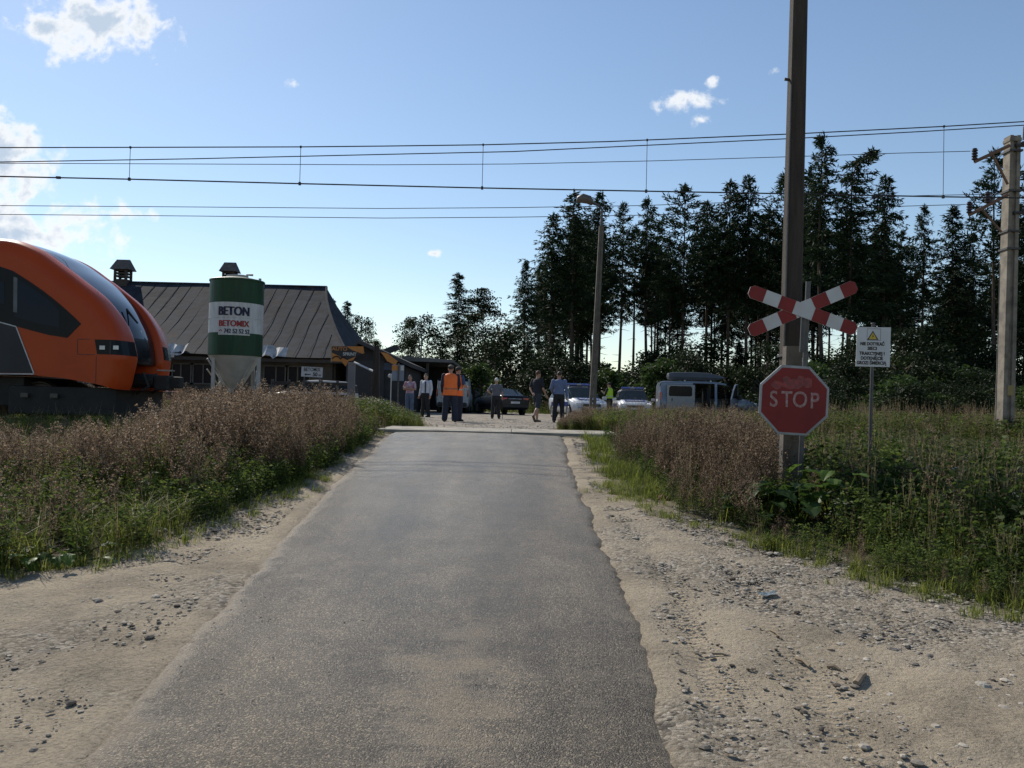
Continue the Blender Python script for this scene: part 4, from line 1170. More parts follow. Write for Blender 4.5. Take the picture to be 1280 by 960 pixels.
# ================================================================ small signs on the left
M_mdf = pm('board_white', (0.55, 0.55, 0.54), 0.55, (0.45, 0.45, 0.44), 2)
YD = 33.0
q = P(390, 465, YD)
dsn = thing('direction_sign', 'small white board with a black arrow in front of the old building', 'sign', (q.x, YD, 0))
wd, hg = 26.5 * YD / F, 12.5 * YD / F
bm = B(); box(bm, (0, 0, q.z), (wd, .02, hg), rot=Matrix.Rotation(R(1.5), 3, 'Y')); obj('board', bm, M_mdf, dsn)
for s in (-.3, .3):
    bm = B(); tube(bm, [(s, .03, -.05), (s, .03, q.z + hg * .4)], .025, 6); obj('post', bm, M_galv, dsn)
text('lettering', 'BETOMIX', .20, (0, -.013, q.z + .09), M_black, dsn, bold=.004, sx=.78)
text('lettering', '50', .20, (.13, -.013, q.z - .10), M_black, dsn, bold=.008, sx=.9); text('lettering', 'm', .13, (.31, -.013, q.z - .115), M_black, dsn, bold=.003)
bm = B(); prism(bm, [(-.30, -.10), (-.22, -.05), (-.22, -.08), (-.05, -.08), (-.05, -.12), (-.22, -.12), (-.22, -.15)], (0, -.0125, q.z), (1, 0, 0), (0, 0, 1), (0, .001, 0)); obj('arrow', bm, M_black, dsn)

# garage sign on its light column
YG = 30.0
M_orb = pm('board_orange', (0.50, 0.20, 0.035), 0.55, (0.42, 0.16, 0.03), 2); M_bblk = pm('board_black', (0.015, 0.014, 0.014), 0.5)
g0 = P(438.5, 475, YG)
gs = thing('garage_sign', 'slanted orange and black garage signboard on a light grey column', 'sign', (g0.x, YG, 0))
bm = B(); box(bm, (g0.x, YG + .12, (P(438, 453, YG).z - .1) / 2), (8.4 * YG / F, .2, P(438, 453, YG).z + .1), bev=.01); obj('column', bm, pm('grey_column', (0.20, 0.20, 0.21), .8, (0.14, .14, .145), 2), gs, world=True)
def gpoly(name, pix, mat, Y, th=.02):
    return flat(name, pix, Y, mat, gs, th)
gpoly('board', [(414, 432.5), (432, 432.8), (454, 433), (455.3, 441.5), (446, 443.5), (441, 450.5), (435.5, 451.2), (432, 458), (427, 452), (414.2, 451.5)], M_orb, YG - .03)
gpoly('black_band', [(414.5, 433), (433, 433), (440, 437.5), (452, 441.8), (447, 444.5), (440, 447.5), (434, 450), (414.5, 440.5)], M_bblk, YG - .034, .003)
gpoly('board_edge', [(413.2, 432), (414.6, 432), (414.8, 452), (413.4, 452)], pm('edge_tan', (.40, .30, .20), .6), YG - .036, .02)
kG = YG / F
q = P(424.5, 436.3, YG - .04); text('lettering', 'AUTO', 5.0 * kG * 1.2, (q.x - g0.x, -.0375, q.z), M_orb, gs, bold=.004, sx=1.15)
q = P(437, 442.8, YG - .04); text('lettering', 'SPRINT', 4.6 * kG * 1.2, (q.x - g0.x, -.0375, q.z), M_mdf, gs, bold=.004, sx=.95)
bm = B(); 
c5 = P(420.5, 449, YG - .04)
for (r_, x_) in ((5 * kG, 0), (4 * kG, 9 * kG)):
    tube(bm, [(c5.x + x_ + r_ * math.cos(a_), c5.y, c5.z - .02 + r_ * math.sin(a_) * .85) for a_ in [R(10 + 16 * k) for k in range(11)]], .022, 5)
obj('car_outline', bm, M_bblk, gs, world=True)
bm = B(); tube(bm, [P(443, 453, YG), P(466.5, 464, YG - 1.0)], .035, 6); obj('stay_rod', bm, M_mdf, gs, world=True)

# two rough posts beside it
for (pxa, pya, pxb, pyb, Y, lab, rdd) in ((469.5, 522, 471, 433, 28.5, 'grey concrete post right of the garage signboard', .125), (467, 520, 466, 464, 31.0, 'short dark post behind the garage signboard', .09)):
    a_, b_ = P(pxa, pya, Y), P(pxb, pyb, Y)
    bm = B(); loft(bm, [[(a_.x + sx * rdd, Y + sy * rdd, -.1) for sx, sy in ((-1, -1), (1, -1), (1, 1), (-1, 1))], [(b_.x + sx * rdd * .7, Y + sy * rdd * .7, b_.z) for sx, sy in ((-1, -1), (1, -1), (1, 1), (-1, 1))]])
    o = obj('post', bm, M_dconc if rdd > .1 else M_wood, None); tag(o, lab, 'post')

# low railing/fence in front of the old building
fn = thing('rail_fence', 'low dark board fence in front of the old building left of the garage sign', 'fence', (P(410, 480, 35).x, 35, 0))
xa, xb = P(340, 480, 35).x, P(442, 480, 35).x
for k in range(2):
    bm = B(); box(bm, ((xa + xb) / 2, 35, .75 + .5 * k), (xb - xa, .03, .13)); obj('board', bm, M_wood, fn, world=True)
for k in range(6): 
    bm = B(); box(bm, (xa + (xb - xa) * k / 5, 35.06, .7), (.1, .1, 1.4)); obj('post', bm, M_frame, fn, world=True)

# ================================================================ garage with a slanted dark roof, and a black carport
gar = thing('garage', 'dark garage with a sloping roof and an orange band right of the old building', 'garage', (P(460, 490, 42).x, 42, 0))
M_gw = pm('garage_wall', (0.035, 0.034, 0.036), .85, (0.02, .02, .021), 2); M_gr = pm('garage_roof', (0.05, .05, .054), .8, (.03, .03, .033), 1.5)
x0, x1 = P(440, 490, 42).x, P(507, 490, 42).x
zA = P(452, 425, 42).z; zB = P(503, 452, 42).z
bm = B(); prism(bm, [(x0, 0), (x1, 0), (x1, zB - .25), (P(452, 425, 42).x, zA - .25), (x0, zA - .9)], (0, 42, 0), (1, 0, 0), (0, 0, 1), (0, 7, 0)); gw_ = obj('wall', bm, M_gw, gar, world=True)
bm = B(); prism(bm, [(P(450, 424, 42).x, zA), (x1 + .35, zB - .12), (x1 + .3, zB - .30), (P(450, 424, 42).x, zA - .20)], (0, 41.5, 0), (1, 0, 0), (0, 0, 1), (0, 8, 0)); prism(bm, [(P(450, 424, 42).x, zA), (x0 - .3, zA - .8), (x0 - .3, zA - 1.0), (P(450, 424, 42).x, zA - .2)], (0, 41.5, 0), (1, 0, 0), (0, 0, 1), (0, 8, 0)); obj('roof', bm, M_gr, gar, world=True)
bm = B(); q_ = [P(a_, b_, 41.4) for a_, b_ in ((476, 440), (484, 441.5), (497, 451.5), (494, 456.5), (484, 451.5))]; prism(bm, [(v.x, v.z) for v in q_], (0, 41.42, 0), (1, 0, 0), (0, 0, 1), (0, .05, 0)); obj('orange_band', bm, M_orb, gar, world=True)
bm = B(); box(bm, (P(456, 490, 42).x, 41.97, 1.3), (1.9, .06, 2.6)); obj('door', bm, pm('garage_door', (.022, .022, .024), .6), gar, world=True)
bm = B(); box(bm, (P(484, 457, 42).x, 41.97, P(484, 458, 42).z), (1.1, .04, .35)); obj('blue_panel', bm, pm('blue_panel', (.03, .05, .10), .5), gar, world=True)
port = thing('carport', 'open black carport with a flat grey roof edge behind the standing people', 'carport', (P(530, 490, 50).x, 50, 0))
xa, xb = P(504, 480, 50).x, P(567, 480, 50).x; za, zb2 = P(504, 446, 50).z, P(567, 451, 50).z
bm = B(); prism(bm, [(xa, za), (xb, zb2), (xb, zb2 - .16), (xa, za - .30)], (0, 49, 0), (1, 0, 0), (0, 0, 1), (0, 7, 0)); obj('roof', bm, pm('carport_edge', (.16, .15, .145), .8, (.10, .095, .09), 1.5), port, world=True)
bm = B(); box(bm, ((xa + xb) / 2, 56.0, za / 2 - .1), (xb - xa, .15, za - .3)); box(bm, (xa + .1, 52.5, za / 2 - .15), (.15, 6.8, za - .35)); obj('wall', bm, pm('carport_wall', (.02, .019, .018), .9), port, world=True)
for k in range(3):
    bm = B(); xx = xa + .2 + (xb - xa - .4) * k / 2; box(bm, (xx, 49.3, (zb2 - .2) / 2), (.16, .16, zb2 - .2)); obj('post', bm, M_wood, port, world=True)
# dark raised excavator-like boom end behind the garage roof
bm = B(); pts = [P(a_, b_, 46) for a_, b_ in ((478, 437), (492, 431.5), (497, 432.5), (496, 437), (488, 440), (480, 444))]; prism(bm, [(v.x, v.z) for v in pts], (0, 46, 0), (1, 0, 0), (0, 0, 1), (0, .6, 0)); pts = [P(a_, b_, 46) for a_, b_ in ((470, 446), (480, 436), (484, 440), (476, 452))]; prism(bm, [(v.x, v.z) for v in pts], (0, 46.1, 0), (1, 0, 0), (0, 0, 1), (0, .4, 0)); box(bm, (P(474, 460, 46).x, 46.4, 1.4), (1.2, 1.0, 2.8))
o = obj('metal_chute', bm, M_gr, None); tag(o, 'dark metal chute poking up behind the garage roof', 'chute')

# information board on a post
YI = 32.0
i0 = P(497.5, 466, YI)
ib = thing('information_board', 'pale notice board with an orange top strip on a thin post', 'notice board', (i0.x, YI, 0))
bm = B(); box(bm, (0, 0, i0.z), (15 * YI / F, .03, 20 * YI / F)); obj('board', bm, pm('board_pale_blue', (.22, .26, .31), .6, (.17, .20, .24), 3), ib)
bm = B(); box(bm, (-.1, -.018, i0.z + 6 * YI / F), (9 * YI / F, .004, 6.5 * YI / F)); obj('orange_strip', bm, M_orb, ib)
bm = B(); box(bm, (.16, -.018, i0.z + 6 * YI / F), (4 * YI / F, .004, 6 * YI / F)); obj('white_strip', bm, M_mdf, ib)
bm = B(); tube(bm, [(0.03, -.05, -.1), (.03, -.05, i0.z + .36)], .03, 8); obj('post', bm, M_galv, ib)
bm = B(); a_ = P(489, 470, 34); ball(bm, a_, (.14, .03, .09)); 
tube(bm, [(a_.x, 34.02, -.05), (a_.x, 34.02, a_.z)], .02, 6); o = obj('small_sign', bm, M_mdf, None); tag(o, 'tiny round white sign left of the notice board', 'sign')

# gate posts and box by the yard entrance
YT = 53.0
q = P(585, 490, YT); gt = thing('gate', 'dark boarded gate with a grey plate behind the people in orange vests', 'gate', (q.x, YT, 0))
bm = B()
for k in range(5): box(bm, (-.62 + .31 * k, 0, .95), (.26, .04, 1.85))
obj('boards', bm, M_wood, gt)
for s in (-.85, .85):
    bm = B(); box(bm, (s, 0, 1.1), (.14, .14, 2.2)); obj('post', bm, M_wood, gt)
bm = B(); box(bm, (.62, -.06, 1.35), (.34, .03, .75)); obj('plate', bm, pm('gate_plate', (.17, .18, .19), .6), gt)
# ================================================================ vehicles
M_tyre = pm('tyre_rubber', (0.02, 0.02, 0.02), .85); M_rim = pm('alloy_rim', (0.35, 0.35, 0.36), .35, metal=.7)
M_cglass = glassm('car_glass', (0.02, 0.028, 0.03), .04, see=.35, spec=.4); M_vglass = glassm('van_glass', (0.012, 0.014, 0.018), .06, see=.45)
M_trim = pm('black_trim', (0.018, .018, .018), .6); M_int = pm('dark_interior', (.02, .02, .022), .85)
M_hl = pm('headlight_lens', (.78, .79, .80), .08, coat=.5); M_tl = pm('tail_light_red', (.42, .02, .02), .15, coat=.5)
M_plate = pm('number_plate', (.62, .62, .60), .5); M_blue = pm('police_blue', (.018, .035, .19), .3, coat=.4)
M_barb = pm('lightbar_blue', (.02, .05, .30), .12, coat=.5)

def car_section(st):
    x, zb, zt_, zr, wb, wr = st
    h = [(0, zb), (wb * .86, zb), (wb * .97, zb + .10), (wb, zb + (zt_ - zb) * .55), (wb * .99, zt_ - .035), (wb * .95, zt_),
         (wb * .95 + (wr - wb * .95) * .9, zt_ + (zr - .05 - zt_) * .92), (wr, zr - .03 if zr - zt_ > .1 else zr - .008), (wr * .6, zr), (0, zr + .006)]
    L_ = [Vector((x, y, z)) for y, z in h]; R_ = [Vector((x, -y, z)) for y, z in h[1:-1]][::-1]
    return L_ + R_                 # 18 points: 0-9 left, 9..17 right from roof down
def car_body(root, stations, bucket, mats):
    secs = [car_section(s) for s in stations]; n = 18
    cells = {}
    for i in range(len(secs) - 1):
        for k in range(n):
            row = k if k < 9 else 17 - k
            b = bucket(i, row, k >= 9) or 'body'
            cells.setdefault(b, []).append([secs[i][k], secs[i][(k + 1) % n], secs[i + 1][(k + 1) % n], secs[i + 1][k]])
    cells.setdefault('body', [])
    outp = {}
    for b, qs in cells.items():
        if b == 'hole': continue
        bm = B()
        for q in qs: bm.faces.new([bm.verts.new(p) for p in q])
        if b == 'body':
            bm.faces.new([bm.verts.new(p) for p in secs[0]]); bm.faces.new([bm.verts.new(p) for p in secs[-1]][::-1])
        bmesh.ops.remove_doubles(bm, verts=bm.verts, dist=.0005)
        o = obj(b, bm, mats[b], root)
        for p in o.data.polygons: p.use_smooth = len(p.vertices) == 4 and b == 'body'
        outp[b] = o
    return outp
def wheel(root, x, y, r, w=.20):
    s = 1 if y > 0 else -1
    def ring(rad, yy, n=24): return [(x + rad * math.cos(2 * math.pi * k / n), yy, r + rad * math.sin(2 * math.pi * k / n)) for k in range(n)]
    bm = B(); loft(bm, [ring(r * .66, y + s * .0), ring(r * .95, y + s * .01), ring(r, y - s * .03), ring(r, y - s * (w - .03)), ring(r * .95, y - s * w), ring(r * .5, y - s * w)], caps=True)
    o = obj('wheel', bm, M_tyre, root)
    bm = B(); loft(bm, [ring(r * .67, y + s * .004), ring(r * .64, y + s * .012), ring(r * .60, y - s * .01), ring(r * .18, y + s * .005), ring(r * .10, y + s * .02)], caps=True)
    obj('rim', bm, M_rim, o)
    bm = B(); loft(bm, [ring(r * 1.13, y - s * .012), ring(r * 1.13, y - s * .2)], caps=True); obj('wheel_arch', bm, M_trim, root)
def part_box(name, root, c, s, mat, bev=.01, rot=None):
    bm = B(); box(bm, c, s, bev=bev, rot=rot); return obj(name, bm, mat, root)

# ---- black saloon seen from behind
M_black_car = pm('black_car_paint', (.008, .009, .011), .22, (.007, .008, .010), 2, spec=.3)
q = P(625, 505, 47.0)
sed = thing('saloon_car', 'black saloon car seen from behind, parked beyond the person with the cane', 'car', (q.x, 47.6, .02), R(111))
ST = [(-2.36, .46, .76, .80, .72, .60), (-2.31, .30, .98, 1.01, .84, .70), (-1.95, .26, 1.03, 1.06, .90, .73), (-1.74, .25, 1.03, 1.07, .91, .70), (-.88, .24, 1.00, 1.40, .92, .60), (-.72, .24, .99, 1.42, .92, .61), (-.02, .24, .97, 1.45, .92, .62), (.08, .24, .97, 1.45, .92, .62), (.50, .24, .95, 1.43, .92, .62), (1.28, .24, .94, .98, .91, .70), (2.0, .26, .84, .88, .87, .66), (2.28, .30, .72, .75, .79, .58), (2.36, .42, .58, .60, .70, .50)]
def bs(i, row, right):
    if i == 3 and row >= 5: return 'rear_window' if row >= 6 else 'side_window'
    if i == 8 and row >= 5: return 'windscreen' if row >= 6 else 'side_window'
    if i in (4, 5, 7) and row == 5: return 'side_window'
    return 'body'
car_body(sed, ST, bs, {'body': M_black_car, 'rear_window': M_cglass, 'windscreen': M_cglass, 'side_window': M_cglass})
for x, y in ((1.42, .90), (1.42, -.90), (-1.38, .90), (-1.38, -.90)): wheel(sed, x, y, .33)
for s in (-1, 1):
    part_box('tail_light', sed, (-2.30, s * .62, .86), (.10, .34, .13), M_tl, .03); part_box('headlight', sed, (2.22, s * .60, .66), (.22, .32, .12), M_hl, .04)
    part_box('mirror', sed, (.98, s * 1.0, 1.0), (.12, .18, .12), M_black_car, .03)
part_box('number_plate', sed, (-2.375, 0, .66), (.02, .52, .115), M_plate, .004)
part_box('rear_bumper', sed, (-2.33, 0, .46), (.12, 1.45, .16), M_trim, .04); part_box('boot_trim', sed, (-2.325, 0, .86), (.05, .8, .04), M_rim, .01)

# ---- two police cars facing the crossing
M_pw = pm('silver_white_paint', (.50, .52, .55), .3, (.46, .48, .50), 2, coat=.5)
def police(px, Y, rz, label, tall, wid, long_, bar_z):
    q = P(px, 505, Y)
    o = thing('police_car', label, 'police car', (q.x, Y + long_ * .4, .02), rz, None)
    L2 = long_ / 2; H = tall; b_ = H * .62; w = wid / 2
    ST = [(-L2, .50, b_ * .9, b_ * .95, w * .85, w * .7), (-L2 + .06, .32, b_, H * .86, w * .95, w * .72), (-L2 + .30, .25, b_ + .02, H * .97, w, w * .70), (-.95, .24, b_, H, w, w * .70), (-.83, .24, b_, H, w, w * .70), (-.02, .24, b_ - .01, H, w, w * .70), (.08, .24, b_ - .01, H, w, w * .70), (.42, .24, b_ - .02, H * .985, w, w * .69),
          (1.22, .24, b_ - .04, b_ + .02, w * .99, w * .77), (L2 - .36, .27, b_ * .86, b_ * .90, w * .95, w * .74), (L2 - .10, .30, b_ * .70, b_ * .73, w * .86, w * .64), (L2, .42, b_ * .56, b_ * .58, w * .78, w * .55)]
    def bk(i, row, right):
        if i == 7 and row >= 6: return 'windscreen'
        if i in (2, 4, 6, 7) and row == 5: return 'side_window'
        if i == 1 and row >= 6: return 'rear_window'
        return 'body'
    p_ = car_body(o, ST, bk, {'body': M_pw, 'windscreen': M_cglass, 'side_window': M_cglass, 'rear_window': M_cglass})
    for x, y in ((L2 - .82, w - .01), (L2 - .82, -w + .01), (-L2 + .78, w - .01), (-L2 + .78, -w + .01)): wheel(o, x, y, .32)
    for s in (-1, 1):
        part_box('headlight', o, (L2 - .20, s * w * .68, b_ * .70), (.26, w * .36, .17), M_hl, .05)
        part_box('mirror', o, (1.0, s * (w + .10), b_ + .03), (.13, .20, .15), M_pw, .04)
        part_box('fog_light', o, (L2 - .03, s * w * .62, .40), (.05, .16, .09), M_hl, .02)
        part_box('blue_stripe', o, (-.1, s * (w + .003), b_ * .70), (long_ * .62, .012, .20), M_blue, .002)
        part_box('roof_rail', o, (-.5, s * w * .62, H + .015), (1.7, .03, .03), M_rim, .008)
    part_box('grille', o, (L2 - .015, 0, .60), (.06, w * .95, .13), M_trim, .02); part_box('lower_grille', o, (L2 - .0, 0, .38), (.06, w * 1.1, .12), M_trim, .02)
    part_box('number_plate', o, (L2 + .025, 0, .49), (.015, .5, .11), M_plate, .003)
    # hood stripe with lettering
    bm = B(); pts = []
    x0, x1 = 1.34, L2 - .40; z0, z1_ = b_ + .022, b_ * .90 + .022
    a_ = [bm.verts.new((x0, -w * .60, z0 - .002)), bm.verts.new((x0, w * .60, z0 - .002)), bm.verts.new((x1, w * .56, z1_ - .0)), bm.verts.new((x1, -w * .56, z1_ - .0))]
    bm.faces.new(a_); r_ = bmesh.ops.extrude_face_region(bm, geom=bm.faces[:]); bmesh.ops.translate(bm, verts=[v for v in r_['geom'] if isinstance(v, bmesh.types.BMVert)], vec=(0, 0, .012))
    hs = obj('hood_stripe', bm, M_blue, o)
    sl = math.atan2(z0 - z1_, x1 - x0)
    t = text('lettering', 'POLICJA', .23, ((x0 + x1) / 2 + .08, 0, (z0 + z1_) / 2 + .010), M_white, o, bold=.006)
    t.rotation_euler = Matrix.Rotation(R(90), 3, 'Z').to_4x4().to_euler(); t.rotation_euler = (Matrix.Rotation(sl, 3, 'Y') @ Matrix.Rotation(R(90), 3, 'Z')).to_euler()
    # light bar
    bm = B(); box(bm, (.02, 0, H + bar_z), (.24, wid * .66, .10), bev=.04); lb = obj('light_bar', bm, M_barb, o)
    part_box('bar_foot', lb, (.02, 0, H + bar_z - .065), (.2, wid * .6, .05), M_trim, .01)
    part_box('speaker', lb, (.145, 0, H + bar_z), (.02, .22, .07), M_steel, .005)
    # seats behind the glass
    bm = B()
    for s in (-1, 1): box(bm, (-.1, s * w * .42, b_ + .05), (.14, .42, .5), bev=.04)
    box(bm, (.95, 0, b_ - .04), (.4, w * 1.4, .1), bev=.03); obj('seats', bm, M_int, o)
    return o
police(725.5, 38.0, R(-90 + 14), 'silver and white police car with a big blue light bar, behind the street lamp', 1.47, 1.74, 4.1, .10)
police(796, 43.5, R(-90 - 3), 'silver and white police estate car standing between the person in yellow vest and the minivan', 1.50, 1.82, 4.4, .09)

# ---- minivan with roof box and open doors
M_van = pm('silver_blue_paint', (.20, .222, .262), .3, (.175, .195, .23), 1.5, metal=.2, coat=.3)
YV = 43.0
xa = P(827, 505, YV - .9).x
van = thing('minivan', 'silver minivan with a grey roof box and its side doors open', 'minivan', (xa + 2.42, YV, .02), R(-3))
ST = [(-2.45, .50, 1.08, 1.72, .84, .74), (-2.38, .36, 1.12, 1.90, .92, .80), (-2.16, .32, 1.13, 1.94, .95, .82), (-.98, .32, 1.13, 1.96, .95, .82), (-.80, .32, 1.13, 1.96, .95, .82), (.28, .32, 1.12, 1.95, .95, .82), (.40, .32, 1.12, 1.94, .95, .82), (.86, .32, 1.11, 1.87, .95, .80), (1.24, .32, 1.10, 1.55, .95, .77), (1.66, .32, 1.08, 1.13, .94, .76), (2.18, .34, .95, .99, .90, .70), (2.40, .38, .80, .84, .82, .62), (2.47, .46, .62, .65, .74, .55)]
def bv(i, row, right):
    if row == 5 and i == 2 and not right: return 'rear_side_window'
    if right and i == 4 and 1 < row < 6: return 'hole'
    if right and i in (6, 7) and 1 < row < 6: return 'hole'
    if row == 5 and i in (4, 6, 7): return 'side_window'
    if i in (7, 8) and row >= 6: return 'windscreen'
    if row == 5 and i == 8: return 'quarter_window'
    if i == 0 and row >= 6: return 'rear_window'
    return 'body'
car_body(van, ST, bv, {'body': M_van, 'rear_side_window': M_tblack, 'side_window': M_vglass, 'windscreen': M_vglass, 'quarter_window': M_tblack, 'rear_window': M_tblack})
for x, y in ((1.55, .93), (1.55, -.93), (-1.55, .93), (-1.55, -.93)): wheel(van, x, y, .33)
bm = B()
box(bm, (-.2, 0, .42), (3.4, 1.7, .08))
for x, n_ in ((-.95, 3), (.25, 2)):
    for k in range(n_):
        y = -.55 + 1.1 * k / (n_ - 1); box(bm, (x, y, .78), (.45, .42, .16), bev=.04); box(bm, (x - .26, y, 1.12), (.14, .42, .70), bev=.05); box(bm, (x - .27, y, 1.56), (.10, .24, .18), bev=.04)
box(bm, (1.30, 0, .98), (.40, 1.6, .26), bev=.05); tube(bm, [(1.08, .4 + .18 * math.cos(a_), 1.10 + .18 * math.sin(a_)) for a_ in [R(30 * k) for k in range(13)]], .02, 6)
obj('seats', bm, M_int, van)
bm = B(); sh = [(-.0, .34), (1.02, .34), (1.04, 1.08), (.72, 1.52), (.40, 1.80), (0, 1.84)]
prism(bm, [(-x, z) for x, z in sh], (0, 0, 0), (1, 0, 0), (0, 0, 1), (0, .07, 0))
dr = obj('open_door', bm, M_van, van); dr.location = (1.42, -.95, 0); dr.rotation_euler = (0, 0, R(62))
bm = B(); prism(bm, [(-x, z) for x, z in [(.08, 1.12), (.96, 1.12), (.66, 1.48), (.38, 1.74), (.08, 1.78)]], (0, -.004, 0), (1, 0, 0), (0, 0, 1), (0, .078, 0)); obj('door_window', bm, M_tblack, dr)
bm = B(); box(bm, (-.15, -.12, 1.16), (.16, .2, .22), bev=.05); obj('mirror', bm, M_trim, dr)
bm = B(); box(bm, (-1.42, -.975, 1.06), (1.42, .05, 1.42), bev=.04); sd2 = obj('sliding_door', bm, M_van, van)
sd2.scale = (1, 1, 1)
bm = B(); prism(bm, [(-2.02, 1.22), (-1.95, 1.17), (-.93, 1.17), (-.86, 1.22), (-.86, 1.62), (-.93, 1.68), (-1.92, 1.68), (-2.00, 1.6)], (0, -1.001, 0), (1, 0, 0), (0, 0, 1), (0, -.008, 0)); obj('door_window', bm, M_tblack, sd2)
bm = B(); box(bm, (-1.85, -1.01, 1.0), (.05, .02, .16), bev=.008); obj('handle', bm, M_trim, sd2)
for s in (-1, 1):
    part_box('tail_light', van, (-2.40, s * .84, 1.15), (.10, .12, .42), M_tl, .03); part_box('headlight', van, (2.30, s * .66, .82), (.24, .28, .16), M_hl, .05)
part_box('mirror', van, (1.25, 1.05, 1.15), (.14, .2, .2), M_trim, .04); part_box('bumper', van, (-2.44, 0, .52), (.12, 1.6, .2), M_trim, .04); part_box('number_plate', van, (-2.47, 0, .95), (.02, .5, .12), M_plate, .004)
M_box = pm('roof_box_grey', (.075, .080, .09), .4, (.06, .065, .07), 2)
rb = thing('roof_box', 'long dark grey roof box on top of the silver minivan', 'roof box', (van.location.x, YV, 2.0), R(-3))
prof = [(-1.98, .16, .30, .30), (-1.94, .08, .38, .38), (-1.7, .04, .50, .42), (-.8, .03, .52, .44), (.0, .04, .50, .42), (.5, .07, .44, .33), (.80, .12, .34, .24), (.92, .17, .24, .19)]
bm = B(); rings = []
for x, zl, w_, zt_ in prof: rings.append([(x, -w_, zl + (zt_ - zl) * .35), (x, -w_ * .9, zl), (x, w_ * .9, zl), (x, w_, zl + (zt_ - zl) * .35), (x, w_ * .85, zt_ - .02), (x, w_ * .5, zt_), (x, -w_ * .5, zt_), (x, -w_ * .85, zt_ - .02)])
loft(bm, rings); obj('shell', bm, M_box, rb)
bm = B()
for x in (-1.2, .1): box(bm, (x, 0, .005), (.06, 1.5, .03)); box(bm, (x, .72, -.03), (.08, .05, .06)); box(bm, (x, -.72, -.03), (.08, .05, .06))
obj('roof_bar', bm, M_rim, rb)

# ---- white van behind the people in vests, and a pale car in the weeds by the fence
q = P(565.5, 500, 47.0)
v2 = thing('white_van', 'white van mostly hidden behind the people in orange vests', 'van', (q.x, 49.3, .02), R(90))
ST2 = [(-2.3, .45, 1.1, 1.80, .88, .80), (-2.22, .32, 1.15, 1.95, .94, .84), (0, .30, 1.15, 2.0, .95, .84), (.7, .30, 1.14, 1.97, .95, .83), (1.55, .30, 1.08, 1.15, .93, .76), (2.2, .32, .9, .95, .86, .66), (2.35, .44, .66, .7, .74, .55)]
car_body(v2, ST2, lambda i, row, r_: 'windscreen' if (i == 3 and row >= 5) else ('rear_window' if i == 0 and row >= 6 else 'body'), {'body': pm('van_white', (.40, .42, .43), .4, coat=.2), 'windscreen': M_cglass, 'rear_window': M_tblack})
for x, y in ((1.5, .92), (1.5, -.92), (-1.45, .92), (-1.45, -.92)): wheel(v2, x, y, .33)
for s in (-1, 1): part_box('tail_light', v2, (-2.26, s * .86, 1.1), (.08, .12, .4), M_tl, .02)
part_box('bumper', v2, (-2.3, 0, .48), (.12, 1.6, .22), M_trim, .04)
q = P(370, 500, 35.5)
pc_ = thing('pale_car', 'pale car almost hidden in the brown weeds under the white arrow board', 'car', (q.x, 38.2, .02), R(-150))
ST3 = [(-2.0, .5, .80, .84, .7, .6), (-1.94, .3, .90, 1.30, .80, .58), (-1.5, .25, .92, 1.42, .84, .58), (-.2, .24, .92, 1.46, .85, .60), (.3, .24, .90, 1.42, .85, .60), (1.05, .24, .88, .93, .84, .66), (1.7, .27, .78, .82, .80, .60), (1.95, .40, .58, .61, .70, .5)]
car_body(pc_, ST3, lambda i, row, r_: 'windscreen' if (i == 4 and row >= 6) else ('side_window' if i in (1, 2, 3, 4) and row == 5 else ('rear_window' if i == 1 and row > 6 else 'body')), {'body': pm('cream_paint', (.60, .52, .44), .3, coat=.4), 'windscreen': M_cglass, 'side_window': M_cglass, 'rear_window': M_cglass})
for x, y in ((1.25, .83), (1.25, -.83), (-1.2, .83), (-1.2, -.83)): wheel(pc_, x, y, .30)
for s in (-1, 1): part_box('headlight', pc_, (1.84, s * .55, .66), (.2, .28, .12), M_hl, .04)
# ================================================================ people
M_skin = pm('skin', (.42, .25, .18), .55, (.36, .205, .145), 9); M_shoe = pm('dark_shoe', (.018, .016, .015), .5)
M_eye = pm('eye_dark', (.02, .018, .016), .2); M_lip = pm('lip', (.32, .13, .11), .5)
def remesh(bm, name, mat, parent, vox=.012, sm=3):
    me = bpy.data.meshes.new(name); bmesh.ops.recalc_face_normals(bm, faces=bm.faces); bm.to_mesh(me); bm.free()
    t = bpy.data.objects.new('tmp_' + name, me); COL.objects.link(t)
    m = t.modifiers.new('r', 'REMESH'); m.mode = 'VOXEL'; m.voxel_size = vox
    s = t.modifiers.new('s', 'SMOOTH'); s.iterations = sm; s.factor = .5
    bpy.context.view_layer.update()
    me2 = bpy.data.meshes.new_from_object(t.evaluated_get(bpy.context.evaluated_depsgraph_get()))
    bpy.data.objects.remove(t); bpy.data.meshes.remove(me)
    me2.name = name; me2.materials.clear(); me2.materials.append(mat)
    me2.polygons.foreach_set('use_smooth', np.ones(len(me2.polygons), bool))
    o = bpy.data.objects.new(name, me2); COL.objects.link(o); o.parent = parent
    return o
def limb(bm, pts, rad, seg=12):
    pts = [Vector(p) for p in pts]
    tube(bm, pts, rad, seg)
    for p, r in zip(pts, rad): ball(bm, p, r, seg, 8)
